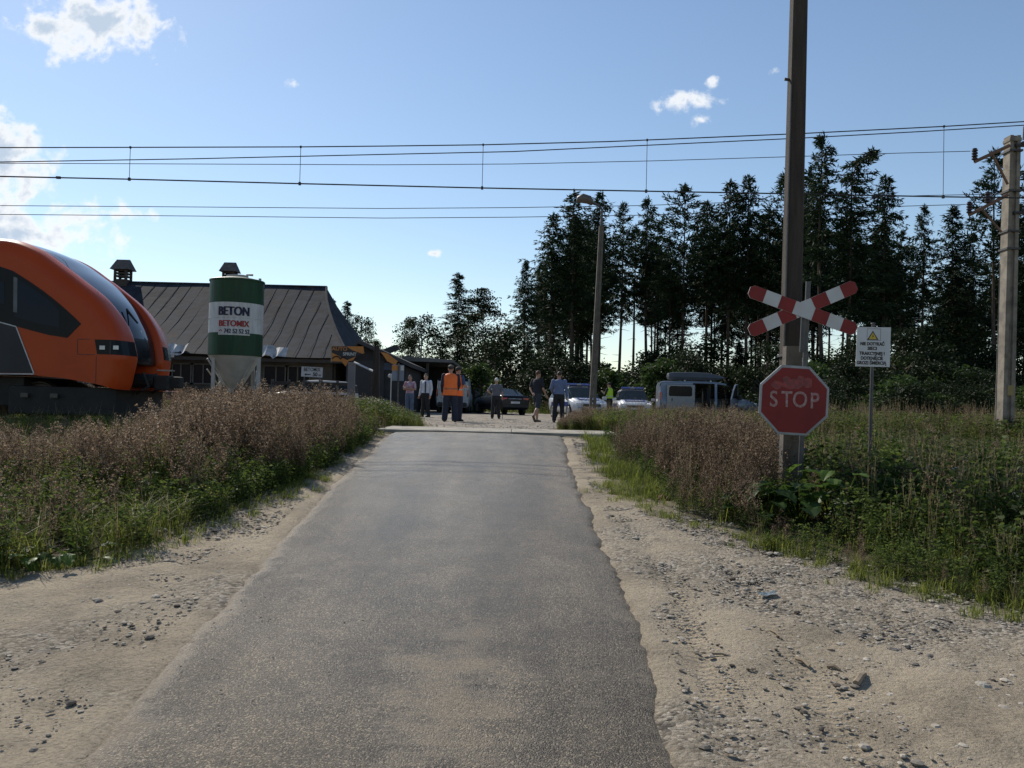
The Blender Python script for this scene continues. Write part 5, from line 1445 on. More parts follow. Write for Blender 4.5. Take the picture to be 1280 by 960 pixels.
def hand(bm, wrist, d, side_v, curl=.5):
    """palm and five fingers; d points from the wrist to the fingertips, side_v to the thumb"""
    d = Vector(d).normalized(); s = Vector(side_v); s = (s - d * s.dot(d)).normalized(); n = d.cross(s)
    w_ = Vector(wrist)
    tube(bm, [w_, w_ + d * .05, w_ + d * .095], [.026, .036, .038], 10, sx=1.0)
    for k, (o_, l_) in enumerate(((.033, .068), (.011, .078), (-.011, .073), (-.032, .056))):
        b0 = w_ + d * .088 + s * o_
        a1 = b0 + (d * math.cos(curl * .5) + n * math.sin(curl * .5)) * l_ * .5 + s * o_ * .15
        a2 = a1 + (d * math.cos(curl * 1.4) + n * math.sin(curl * 1.4)) * l_ * .5
        tube(bm, [b0 - d * .02, a1, a2], [.0095, .009, .0075], 7)
    t0 = w_ + d * .03 + s * .028; t1 = t0 + (d * .7 + s * .7).normalized() * .045; t2 = t1 + (d * .95 + n * .3).normalized() * .032
    tube(bm, [t0, t1, t2], [.013, .011, .009], 7)
def person(label, loc, rz, P_, cloth, height=1.75, group=None, build=1.0):
    """local +y is the way the figure faces"""
    root = thing('person', label, 'person', loc, rz, group)
    k = height / 1.75
    S = lambda p: Vector(p) * k
    hipz = P_.get('hipz', .92); lean_ = P_.get('lean', (0, 0)); w = build
    sh = [P_.get('sh_l', (-.185 * w, lean_[1], 1.43)), P_.get('sh_r', (.185 * w, lean_[1], 1.43))]
    el = [P_['el_l'], P_['el_r']]; wr = [P_['wr_l'], P_['wr_r']]
    kn = [P_.get('kn_l', (-.10, .02, .50)), P_.get('kn_r', (.10, .02, .50))]
    an = [P_.get('an_l', (-.11, -.02, .085)), P_.get('an_r', (.11, -.02, .085))]
    hp = [(-.092, 0, hipz), (.092, 0, hipz)]
    hx, hy = P_.get('head', (0, .02)); htilt = P_.get('turn', 0.0)
    hc = (hx + lean_[0], hy + lean_[1], 1.635)
    # ---- the body, one surface
    bm = B()
    rg = [(hipz - .06, .150, .105, 0), (hipz + .02, .168, .118, .2), (1.02, .155, .110, .4), (1.12, .145, .103, .55), (1.25, .165, .112, .75), (1.36, .178, .108, .9), (1.44, .150, .085, 1), (1.475, .07, .06, 1)]
    loft(bm, [[S(q) for q in ell((lean_[0] * l_, lean_[1] * l_, z), rx * w, ry * w, 18)] for z, rx, ry, l_ in rg])
    tube(bm, [S((lean_[0], lean_[1], 1.44)), S((hc[0] * .7 + lean_[0] * .3, hc[1] - .02, 1.57))], [.062 * k, .054 * k], 12)
    Rm = Matrix.Rotation(htilt, 3, 'Z')
    def H(v): return S(Vector(hc) + Rm @ Vector(v))
    vs = ball(bm, (0, 0, 0), (.076, .096, .118), 18, 14)
    for v in vs: v.co = H(v.co + Vector((0, 0, .005)))
    vs = ball(bm, (0, 0, 0), (.058, .060, .062), 14, 10)
    for v in vs: v.co = H(v.co + Vector((0, .035, -.062)))
    vs = ball(bm, (0, 0, 0), (.014, .022, .028), 8, 8)
    for v in vs: v.co = H(v.co + Vector((0, .098, -.012)))
    for sx in (-1, 1):
        vs = ball(bm, (0, 0, 0), (.011, .022, .032), 8, 8)
        for v in vs: v.co = H(v.co + Vector((sx * .079, -.005, -.005)))
    for i in range(2):
        limb(bm, [S(hp[i]), S(Vector(hp[i]).lerp(Vector(kn[i]), .5)), S(kn[i])], [.088 * k * w, .074 * k * w, .056 * k])
        kc = Vector(kn[i]).lerp(Vector(an[i]), .35)
        limb(bm, [S(kn[i]), S(kc + Vector((0, -.015, 0))), S(an[i])], [.054 * k, .055 * k * w, .038 * k])
        fd = P_.get('foot_%s' % 'lr'[i], (0, 1, 0)); fd = Vector(fd).normalized()
        a_ = Vector(an[i]); limb(bm, [S(a_ + Vector((0, 0, -.03)) - fd * .03), S(a_ + Vector((0, 0, -.045)) + fd * .10), S(a_ + Vector((0, 0, -.055)) + fd * .17)], [.038 * k, .036 * k, .028 * k])
        limb(bm, [S(sh[i]), S(Vector(sh[i]).lerp(Vector(el[i]), .5)), S(el[i])], [.054 * k * w, .047 * k * w, .040 * k])
        limb(bm, [S(el[i]), S(Vector(el[i]).lerp(Vector(wr[i]), .4)), S(wr[i])], [.040 * k, .038 * k, .026 * k])
        hd = Vector(P_.get('hd_%s' % 'lr'[i], Vector(wr[i]) - Vector(el[i])))
        hand(bm, S(wr[i]), hd, Vector(P_.get('th_%s' % 'lr'[i], (0, 1, 0))) , P_.get('curl', .5))
    body = remesh(bm, 'body', cloth.get('skin', M_skin), root, .0095, 2)
    # ---- face
    for sx in (-1, 1):
        bm = B(); ball(bm, H((sx * .031, .086, .012)), (.011, .008, .007), 8, 6); obj('eye', bm, M_eye, body)
    bm = B(); ball(bm, H((0, .093, -.058)), (.023, .008, .007), 8, 6); obj('mouth', bm, M_lip, body)
    # ---- hair or cap
    bm = B(); hr = cloth.get('hairsize', 1.0)
    vs = ball(bm, (0, 0, 0), (.083 * hr, .100 * hr, .100 * hr), 16, 12)
    kill = [v for v in vs if v.co.z < -.035 - max(0, -v.co.y) * .3 or (v.co.y > .045 and v.co.z < .045)]
    for v in vs: v.co = H(v.co + Vector((0, -.008, .035)))
    bmesh.ops.delete(bm, geom=kill, context='VERTS')
    bmesh.ops.solidify(bm, geom=bm.faces[:], thickness=.008)
    if cloth.get('cap'):
        obj('hair', bm, cloth['hair'], root, smooth=True)
        bm = B(); vs = ball(bm, (0, 0, 0), (.092, .110, .080), 16, 10); kill = [v for v in vs if v.co.z < -.008]
        for v in vs: v.co = H(v.co + Vector((0, -.004, .058)))
        bmesh.ops.delete(bm, geom=kill, context='VERTS')
        bmesh.ops.solidify(bm, geom=bm.faces[:], thickness=.006)
        rim_ = [H((.085 * math.cos(a_), .085 + .085 * math.sin(a_), .052 - .02 * math.sin(a_))) for a_ in [R(180 * q / 8) for q in range(9)]]
        vv = [bm.verts.new(p) for p in rim_]; vv2 = [bm.verts.new(p - Vector((0, 0, .008))) for p in rim_]
        bm.faces.new(vv); bm.faces.new(vv2[::-1])
        for q in range(len(vv)): bm.faces.new((vv[q], vv2[q], vv2[(q + 1) % len(vv)], vv[(q + 1) % len(vv)]))
        obj('cap', bm, cloth['cap'], root, smooth=True)
    else:
        obj('hair', bm, cloth['hair'], root, smooth=True)
    # ---- trousers
    bm = B(); g_ = cloth.get('loose', .018)
    loft(bm, [[S(q) for q in ell((lean_[0] * l_, lean_[1] * l_, z), rx * w, ry * w, 18)] for z, rx, ry, l_ in [(hipz - .10, .155, .118, 0), (hipz + .02, .182, .133, .2), (1.03, .168, .124, .4)]])
    cut = cloth.get('short')
    for i in range(2):
        a_, b_, c_2 = Vector(hp[i]), Vector(kn[i]), Vector(an[i])
        limb(bm, [S(a_), S(a_.lerp(b_, .5)), S(b_ if not cut else a_.lerp(b_, .9))], [.094 * k * w + g_ * .3, (.078 * w + g_) * k, (.062 + g_) * k] if not cut else [.096 * k * w, .096 * k, .094 * k])
        if not cut: limb(bm, [S(b_), S(b_.lerp(c_2, .5)), S(b_.lerp(c_2, .96))], [(.060 + g_) * k, (.062 * w + g_ * .8) * k, (.055 + g_) * k])
    remesh(bm, 'shorts' if cut else 'trousers', cloth['legs'], root, .013, 3)
    # ---- top
    bm = B(); hem = cloth.get('hem', .93)
    tr = [(hem, .178, .130, .2), (1.05, .172, .126, .45), (1.15, .165, .120, .6), (1.27, .180, .126, .78), (1.37, .192, .120, .92), (1.45, .155, .092, 1), (1.485, .075, .066, 1)]
    loft(bm, [[S(q) for q in ell((lean_[0] * l_, lean_[1] * l_, z), rx * w, ry * w, 18)] for z, rx, ry, l_ in tr])
    for i in range(2):
        a_, b_, c_2 = Vector(sh[i]), Vector(el[i]), Vector(wr[i])
        if cloth.get('sleeve', 'short') == 'short': limb(bm, [S(a_), S(a_.lerp(b_, .72))], [.066 * k * w, .062 * k * w])
        else: limb(bm, [S(a_), S(b_), S(b_.lerp(c_2, .93))], [.066 * k * w, .052 * k * w, .040 * k * w])
    remesh(bm, cloth.get('topname', 'shirt'), cloth['top'], root, .012, 3)
    if cloth.get('vest'):
        bm = B(); vh = .82 if cloth.get('longvest') else .98
        loft(bm, [[S(q) for q in ell((lean_[0] * l_, lean_[1] * l_, z), rx * w, ry * w, 22)] for z, rx, ry, l_ in [(vh, .205, .155, .2), (1.05, .200, .150, .45), (1.2, .198, .148, .7), (1.33, .210, .145, .9), (1.42, .215, .125, 1), (1.475, .15, .095, 1), (1.50, .082, .072, 1)]])
        vst = remesh(bm, 'vest', cloth['vest'], root, .012, 2)
        for z in cloth.get('bands', ()):
            bm = B(); loft(bm, [[S(q) for q in ell((lean_[0] * .6, lean_[1] * .6, zz), .2045 * w, .1535 * w, 26)] for zz in (z, z + .05)], caps=False); obj('reflective_band', bm, cloth['bandmat'], vst, smooth=True)
    # ---- shoes
    for i in range(2):
        fd = Vector(P_.get('foot_%s' % 'lr'[i], (0, 1, 0))).normalized(); a_ = Vector(an[i]); bm = B()
        limb(bm, [S(a_ + Vector((0, 0, -.035)) - fd * .045), S(a_ + Vector((0, 0, -.045)) + fd * .08), S(a_ + Vector((0, 0, -.052)) + fd * .18)], [.047 * k, .044 * k, .034 * k])
        if not cloth.get('short'): limb(bm, [S(a_ + Vector((0, 0, -.03))), S(a_ + Vector((0, 0, .05)))], [.046 * k, .046 * k])
        zmin = min(v.co.z for v in bm.verts)
        remesh(bm, 'shoe', cloth.get('shoes', M_shoe), root, .010, 2)
    return root
def at(px, Y, z=None): q = P(px, 505, Y); return (q.x, Y, (float(zprof(Y)) + .015) if z is None else z)
HANG = dict(el_l=(-.255, -.02, 1.14), wr_l=(-.265, .06, .885), el_r=(.255, -.02, 1.14), wr_r=(.265, .06, .885))
M_navyc = pm('navy_cloth', (.022, .026, .048), .85, (.016, .019, .034), 12); M_dkc = pm('black_cloth', (.016, .016, .019), .85, (.011, .011, .013), 12)
M_or = pm('hi_vis_orange', (.92, .18, .025), .6, (.82, .15, .02), 6); M_ye = pm('hi_vis_yellow', (.48, .72, .03), .6, (.40, .62, .025), 6)
M_band = pm('reflective_grey', (.46, .36, .26), .35); M_bandy = pm('reflective_silver', (.55, .60, .40), .35)
M_whs = pm('white_shirt_cloth', (.60, .61, .66), .8, (.50, .51, .56), 10); M_ltb = pm('light_blue_cloth', (.13, .17, .29), .8, (.10, .135, .24), 10)
M_hair = pm('brown_hair', (.045, .026, .016), .7, (.028, .017, .011), 30); M_hairw = pm('white_hair', (.62, .60, .56), .7, (.48, .46, .43), 30); M_hairr = pm('reddish_hair', (.09, .035, .018), .7)
# arms folded
person('person in a pink and grey T-shirt with folded arms beside the notice board', at(512, 35.0), R(168),
       dict(el_l=(-.26, .06, 1.16), wr_l=(.06, .20, 1.19), el_r=(.26, .06, 1.16), wr_r=(-.08, .17, 1.16), hd_l=(1, .05, .1), hd_r=(-1, .02, 0), th_l=(0, 0, 1), th_r=(0, 0, 1), turn=R(10)),
       dict(top=pm('pink_grey_shirt', (.42, .40, .48), .85, (.36, .16, .19), 7), legs=pm('blue_jeans', (.10, .14, .22), .85, (.07, .10, .16), 10), hair=M_hair), 1.70)
ps2 = person('person in a white shirt and dark trousers standing left of the orange vests', at(532, 33.5), R(150),
       dict(HANG, turn=R(-5), kn_l=(-.12, .04, .5), an_l=(-.15, -.02, .085), an_r=(.13, .03, .085)), dict(top=M_whs, legs=M_dkc, hair=pm('grey_cropped_hair', (.09, .075, .065), .8), hem=.95, sleeve='long', hairsize=.97), 1.73, build=1.1)
bm = B(); box(bm, (-.075, .150, 1.20), (.055, .012, .44), bev=.004, rot=None); obj('strap', bm, M_navyc, ps2)
person('person in an orange high-visibility vest with a grey cap, standing with the back turned', at(562.5, 26.7), R(4),
       dict(HANG, kn_l=(-.13, .02, .5), an_l=(-.16, -.02, .085), kn_r=(.13, .02, .5), an_r=(.16, -.02, .085), wr_l=(-.25, .12, .92), wr_r=(.22, .2, 1.0), el_r=(.27, .0, 1.15)),
       dict(top=M_navyc, legs=M_navyc, hair=M_hair, cap=pm('grey_cap', (.10, .095, .09), .8), vest=M_or, longvest=True, bands=(1.0,), bandmat=pm('vest_band', (.50, .13, .05), .4), loose=.036, sleeve='long'), 1.80, build=1.12)
person('person in an orange high-visibility vest half hidden behind a colleague, forearm held forward', at(571.5, 27.8), R(-35),
       dict(HANG, el_r=(.27, .02, 1.15), wr_r=(.20, .26, 1.10), hd_r=(-.3, 1, .1), th_r=(0, 0, 1)),
       dict(top=pm('blue_work_shirt', (.05, .10, .19), .85, (.035, .075, .14), 9), legs=M_navyc, hair=M_hair, cap=pm('dark_cap', (.025, .024, .025), .8), vest=M_or, longvest=True, bands=(1.0,), bandmat=pm('vest_band_pale', (.60, .50, .36), .4), loose=.03), 1.79)
wpos = at(620, 33.5)
person('person with short white hair and a striped grey top, one hand on the hip', wpos, R(8),
       dict(el_l=(-.36, -.05, 1.18), wr_l=(-.20, .07, 1.05), hd_l=(1, .3, -.4), th_l=(0, 0, 1), el_r=(.25, -.03, 1.14), wr_r=(.27, .10, .93), hd_r=(0, .6, -.8), curl=1.0, an_l=(-.15, 0, .085), kn_l=(-.13, .02, .5), an_r=(.14, 0, .085)),
       dict(top=pm('striped_grey_top', (.15, .155, .18), .85, (.075, .08, .10), 3, streak=(.2, .2, 14)), legs=M_dkc, hair=M_hairw, hem=.90), 1.63, build=1.02)
bm = B()
ck = 1.63 / 1.75; cx_, cy_ = wpos[0] + .275 * ck - .02, wpos[1] + .17
tube(bm, [(cx_ - .02, cy_ - .06, .83), (cx_ - .01, cy_ - .02, .855), (cx_, cy_ + .04, .85), (cx_ + .005, cy_ + .055, .82), (cx_ + .03, cy_ + .07, wpos[2])], [.013, .014, .013, .011, .011], 8)
o = obj('walking_cane', bm, M_dkc, None, smooth=True); tag(o, 'thin dark walking cane held by the white-haired person', 'cane')
person('person in a navy T-shirt and dark shorts walking away to the right', at(671, 29.3), R(-40),
       dict(HANG, el_l=(-.25, -.06, 1.15), wr_l=(-.10, -.13, .98), hd_l=(1, -.1, -.5), th_l=(0, 0, 1), el_r=(.23, .04, 1.14), wr_r=(.24, .20, .93), kn_l=(-.09, .15, .52), an_l=(-.09, .14, .085), kn_r=(.09, -.06, .50), an_r=(.09, -.27, .20), foot_r=(0, .55, -.85), head=(0, .05)),
       dict(top=pm('navy_tshirt', (.016, .017, .026), .85), legs=pm('dark_blue_shorts', (.03, .036, .05), .85), hair=M_hairr, short=True, shoes=pm('brown_sandal', (.10, .07, .05), .7)), 1.79)
person('person in a light blue shirt and dark trousers, back turned, beside a police car', at(698.5, 29.3), R(-6),
       dict(HANG, wr_l=(-.20, .16, .98), el_l=(-.28, -.02, 1.16), an_l=(-.15, -.03, .085), kn_l=(-.13, .01, .5), kn_r=(.11, .04, .5), an_r=(.13, .02, .085)), dict(top=M_ltb, legs=M_dkc, hair=M_hair, sleeve='long', hem=.95, shoes=pm('brown_shoe', (.05, .032, .022), .5)), 1.78, build=1.08)
person('person in a yellow high-visibility vest and dark cap with both hands raised to the chest', at(761.5, 42.0), R(52),
       dict(HANG, el_l=(-.27, .08, 1.16), wr_l=(-.14, .30, 1.28), hd_l=(.3, .7, .6), th_l=(1, 0, .3), el_r=(.26, .06, 1.15), wr_r=(.10, .30, 1.24), hd_r=(-.3, .8, .5), th_r=(-1, 0, .3)),
       dict(top=M_dkc, legs=M_dkc, hair=M_hair, cap=M_dkc, vest=M_ye, bands=(1.06,), bandmat=M_bandy, sleeve='long', hem=.93), 1.78, build=1.08)
# ================================================================ vegetation
class VB:
    def __init__(s): s.v = []; s.q = []; s.m = []; s.t = []
    def quad(s, a, b, c, d, m, t):
        n = len(s.v); s.v += [tuple(a), tuple(b), tuple(c), tuple(d)]; s.q.append((n, n + 1, n + 2, n + 3)); s.m.append(m); s.t.append(t)
    def leaf(s, p, d, L_, W_, m, t, rnd, fold=0.0):
        d = Vector(d).normalized(); a = Vector((rnd.uniform(-1, 1), rnd.uniform(-1, 1), rnd.uniform(-1, 1)))
        n = d.cross(a)
        if n.length < 1e-3: n = d.cross(Vector((0, 0, 1)) + a * .1)
        n.normalize(); p = Vector(p); mid = p + d * L_ * .45
        s.quad(p, mid + n * W_ * .5, p + d * L_, mid - n * W_ * .5, m, t)
    def flatleaf(s, p, d, L_, W_, m, t, up=(0, 0, 1)):
        d = Vector(d).normalized(); n = d.cross(Vector(up)).normalized(); p = Vector(p); mid = p + d * L_ * .45
        s.quad(p, mid + n * W_ * .5, p + d * L_, mid - n * W_ * .5, m, t)
    def stem(s, a, b, w0, w1, m, t, cross=False):
        a = Vector(a); b = Vector(b); d = (b - a).normalized()
        for n in ([d.cross(Vector((0, 1, 0.1))).normalized()] + ([d.cross(Vector((1, .1, 0))).normalized()] if cross else [])):
            s.quad(a - n * w0, a + n * w0, b + n * w1, b - n * w1, m, t)
    def blade(s, p, az, h, lean_, w, m, t):
        p = Vector(p); o = Vector((math.cos(az), math.sin(az), 0)); n = Vector((-o.y, o.x, 0)) * w
        a = p; b = p + o * lean_ * .25 * h + Vector((0, 0, h * .55)); c = p + o * lean_ * h + Vector((0, 0, h * (1 - .25 * lean_)))
        s.quad(a - n, a + n, b + n * .8, b - n * .8, m, t); s.quad(b - n * .8, b + n * .8, c + n * .1, c - n * .1, m, t)
    def arr(s): return (np.array(s.v, np.float32), np.array(s.q, np.int32), np.array(s.m, np.int32), np.array(s.t, np.float32))

def stamp(name, variants, place, mats, parent=None):
    """place: rows of (variant, x, y, z, yaw, scale, zscale, tint shift)"""
    Vs, Qs, Ms, Ts = [], [], [], []; off = 0
    place = np.array(place, float)
    for vi, (v, q, m, t) in enumerate(variants):
        pl = place[place[:, 0] == vi]
        if not len(pl): continue
        c = np.cos(pl[:, 4])[:, None]; s = np.sin(pl[:, 4])[:, None]
        x = (v[None, :, 0] * c - v[None, :, 1] * s) * pl[:, 5][:, None] + pl[:, 1][:, None]
        y = (v[None, :, 0] * s + v[None, :, 1] * c) * pl[:, 5][:, None] + pl[:, 2][:, None]
        z = v[None, :, 2] * (pl[:, 5] * pl[:, 6])[:, None] + pl[:, 3][:, None]
        Vs.append(np.stack([x, y, z], -1).reshape(-1, 3))
        Qs.append((q[None] + (np.arange(len(pl)) * len(v))[:, None, None]).reshape(-1, 4) + off); off += len(pl) * len(v)
        Ms.append(np.tile(m, len(pl))); Ts.append((t[None] + pl[:, 7][:, None]).ravel())
    return mesh_np(name, np.concatenate(Vs), np.concatenate(Qs), np.concatenate(Ms), np.clip(np.concatenate(Ts), 0, 1), mats, parent)

M_bstem = leafm('dry_stem', (.055, .040, .024), (.13, .095, .055), .15)
M_bseed = leafm('dry_seed', (.085, .056, .036), (.40, .29, .20), .42)
M_gleaf = leafm('weed_leaf', (.022, .042, .010), (.14, .185, .042), .5)
M_grass = leafm('grass_blade', (.055, .090, .014), (.31, .33, .070), .55)
M_straw = leafm('straw_blade', (.14, .10, .05), (.32, .26, .15), .35)
M_wflow = leafm('white_floret', (.45, .45, .40), (.65, .65, .60), .3)
M_yflow = leafm('yellow_floret', (.50, .34, .02), (.60, .48, .05), .35)
VM = [M_bstem, M_bseed, M_gleaf, M_grass, M_straw, M_wflow, M_yflow]

def v_brown(seed, h=1.0, green=.35, seeds=1.0):
    r = random.Random(seed); b = VB()
    for st in range(r.choice((2, 3, 3))):
        az0 = r.uniform(0, 6.28); ln = r.uniform(.02, .22); hh = h * r.uniform(.72, 1.08)
        base = Vector((r.uniform(-.06, .06), r.uniform(-.06, .06), 0)); top = base + Vector((math.cos(az0) * ln, math.sin(az0) * ln, hh))
        b.stem(base, base.lerp(top, .5), .0045, .0035, 0, r.uniform(.1, .7)); b.stem(base.lerp(top, .5), top, .0035, .0015, 0, r.uniform(.3, .9))
        nb = int(11 * h) + 3
        for k in range(nb):
            u_ = .30 + .70 * (k + r.random()) / nb; p = base.lerp(top, u_); az = r.uniform(0, 6.28); L_ = (.30 * (1.15 - u_) + .05) * h * r.uniform(.6, 1.2)
            d = Vector((math.cos(az) * .62, math.sin(az) * .62, .85)).normalized(); e = p + d * L_
            b.stem(p, e, .0022, .0012, 0, r.uniform(.2, .9))
            ns = int((5 + L_ * 36) * seeds)
            for j in range(ns):
                q = p.lerp(e, .2 + .85 * r.random()) + Vector((r.gauss(0, .012), r.gauss(0, .012), r.gauss(0, .012)))
                b.leaf(q, (r.uniform(-1, 1), r.uniform(-1, 1), r.uniform(-.6, 1)), r.uniform(.016, .040), r.uniform(.010, .023), 1, min(1, max(0, r.gauss(.42, .36))), r)
        for k in range(int(16 * green)):
            u_ = r.uniform(.05, .6); p = base.lerp(top, u_); az = r.uniform(0, 6.28)
            b.leaf(p, (math.cos(az), math.sin(az), r.uniform(-.3, .6)), r.uniform(.05, .12) * (1.2 - u_), r.uniform(.018, .04), 2, r.random() * .8, r)
    return b.arr()
def v_leafy(seed, h=.6, n=26, flow=None, lw=1.0):
    r = random.Random(seed); b = VB()
    for st in range(3):
        az0 = r.uniform(0, 6.28); ln = r.uniform(.05, .3) * h; hh = h * r.uniform(.65, 1.08); base = Vector((r.uniform(-.1, .1), r.uniform(-.1, .1), 0)); top = base + Vector((math.cos(az0) * ln, math.sin(az0) * ln, hh))
        b.stem(base, top, .005, .002, 2, .3)
        for k in range(int(n * 1.6)):
            u_ = r.uniform(.06, 1); p = base.lerp(top, u_); az = r.uniform(0, 6.28); L_ = r.uniform(.028, .068) * lw
            p2 = p + Vector((math.cos(az), math.sin(az), .5)) * r.uniform(0, .09)
            b.leaf(p2, (math.cos(az), math.sin(az), r.uniform(-.7, .5)), L_, L_ * r.uniform(.35, .6), 2, min(1, max(0, r.gauss(.45, .28))), r)
        if flow is not None:
            for k in range(7):
                p = top + Vector((r.gauss(0, .045), r.gauss(0, .045), r.gauss(0, .018))); b.flatleaf(p, (r.uniform(-1, 1), r.uniform(-1, 1), .1), .026, .024, flow, r.random())
    return b.arr()
def v_grass(seed, h=.4, n=26, straw=.15):
    r = random.Random(seed); b = VB()
    for k in range(n):
        a = r.uniform(0, 6.28); d = r.uniform(0, .12)
        b.blade((math.cos(a) * d, math.sin(a) * d, 0), r.uniform(0, 6.28), h * r.uniform(.4, 1.15), r.uniform(.1, 1.25), r.uniform(.0022, .0048), 4 if r.random() < straw else 3, min(1, max(0, r.gauss(.5, .25))))
    return b.arr()
def v_tall(seed, h=.9):
    """flowering meadow grass: straw stems with airy heads"""
    r = random.Random(seed); b = VB()
    for k in range(7):
        az = r.uniform(0, 6.28); ln = r.uniform(.05, .3); base = Vector((r.gauss(0, .07), r.gauss(0, .07), 0)); top = base + Vector((math.cos(az) * ln, math.sin(az) * ln, h * r.uniform(.7, 1.1)))
        b.stem(base, top, .0025, .0015, 4, r.random())
        for j in range(9):
            p = base.lerp(top, r.uniform(.72, 1.02)); b.leaf(p, (r.uniform(-.6, .6), r.uniform(-.6, .6), 1), r.uniform(.02, .05), .007, 4, r.uniform(.2, 1), r)
    for k in range(14): b.blade((r.gauss(0, .08), r.gauss(0, .08), 0), r.uniform(0, 6.28), h * r.uniform(.3, .6), r.uniform(.2, .8), .004, 3, r.random())
    return b.arr()
VBR = [v_brown(100 + i, h) for i, h in enumerate((.85, 1.0, 1.15, .7))]
VLE = [v_leafy(200 + i, h) for i, h in enumerate((.5, .65, .4))] + [v_leafy(210, .5, 18, 5), v_leafy(211, .55, 20, 6)]
VGR = [v_grass(300 + i, h, n, s) for i, (h, n, s) in enumerate(((.3, 30, .1), (.42, 26, .2), (.18, 30, .1)))]
VTA = [v_tall(400 + i, h) for i, h in enumerate((.8, 1.0))]
ALLV = VBR + VLE + VGR + VTA       # 0-3 brown, 4-6 leafy, 7 white, 8 yellow, 9-11 grass, 12-13 meadow

rg = random.Random(21)
def zat(x, y): return float(ground_z(np.array([x]), np.array([y]))[0]) - .02
def put(lst, v, x, y, s=1.0, zs=1.0, t=0.0): lst.append((v, x, y, zat(x, y), rg.uniform(0, 6.28), s * rg.uniform(.85, 1.15), zs, t + rg.uniform(-.15, .15)))
_YTL = ([-200, 60, 130, 165, 205, 250, 300, 400, 440, 462], [531, 531, 529, 520, 504, 495, 486, 486, 494, 528])
_YTR = ([730, 760, 790, 830, 900, 960, 1000, 1050, 1100, 1150, 1200, 1500], [550, 537, 519, 514, 514, 522, 530, 534, 528, 532, 540, 546])
def hcap(x, y, tab, jit=7):
    """height at which a weed here reaches the top of the thicket"""
    px, py = pix(x, y, zat(x, y)); yt = float(np.interp(px, *tab)) + abs(rg.gauss(0, 22)) - jit
    return max(.12, .86 * (P(px, yt, y).z - zat(x, y)))
def pix(x, y, z):
    d = Vector((x, y, z)) - EYE; k = 1 / d.dot(_f); return (640 + F * d.dot(_r) * k, 480 - F * d.dot(_u) * k)

brown, leafy, grass, mead = [], [], [], []
# ---- left verge
n = 0
while n < 3100:
    y = rg.uniform(6.0, 17.6); x = rg.uniform(-14.0, -1.0)
    edge = float(veg_l(y)) - x + (float(fbm(np.array([x * 1.5]), np.array([y * 1.5]), 14)[0]) - .45) * .8
    if edge < 0.02 or x < -.62 * y - 3.0: continue
    n += 1
    f = float(fbm(np.array([x * .55]), np.array([y * .55]), 33)[0])
    px, py = pix(x, y, zat(x, y))
    if py > 640 and px < 330 and edge > .0:
        # the near green corner
        if rg.random() < .62: put(grass, rg.choice((9, 10, 10)), x, y, 1.1)
        else: put(leafy, rg.choice((4, 6, 6, 8 if rg.random() < .15 else 4)), x, y, .8 + .25 * min(edge, 1))
        if rg.random() < .06: put(mead, 12, x, y, .7)
        if edge > .5 and rg.random() < .22: put(brown, rg.choice((0, 3)), x, y, .75)
    else:
        hfac = min(1.0, .45 + edge * .45)
        if edge < .5:
            if rg.random() < .6: put(grass, rg.choice((9, 11)), x, y, .9)
            elif rg.random() < .5: put(brown, rg.choice((0, 3)), x, y, .5)
            else: put(leafy, rg.choice((4, 6)), x, y, .75)
        elif py > 600 and rg.random() < .55:
            put(leafy, rg.choice((4, 5, 6)), x, y, 1.0); 
            if rg.random() < .5: put(grass, 10, x, y, 1.0)
        if edge > .3 and rg.random() < .30:
            vv = rg.choice((4, 5, 5, 12, 8)); hh = {4: .5, 5: .65, 12: .8, 8: .55}[vv]; put(mead if vv == 12 else leafy, vv, x, y, min(1.25, .72 * hcap(x, y, _YTL) / hh), 1, .1); put(grass, 10, x, y, 1.3)
        elif edge > .1 and (f > .38 or rg.random() < .42):
            # gap in front of the train bogie, tall crest beside the road
            q = 1.0 if px > 215 else (.62 if px > 60 else .72)
            vv = rg.choice((0, 1, 1, 2)); put(brown, vv, x, y, min(hfac * 1.25, hcap(x, y, _YTL) / (.85, 1.0, 1.15, .7)[vv]), 1.0, (f - .45) * .9)
for k in range(260):   # under-storey of green below the brown crest
    y = rg.uniform(9, 17.4); x = float(veg_l(y)) - abs(rg.gauss(.15, .7)); put(leafy, rg.choice((4, 5, 6)), x, y, rg.uniform(.6, .95))
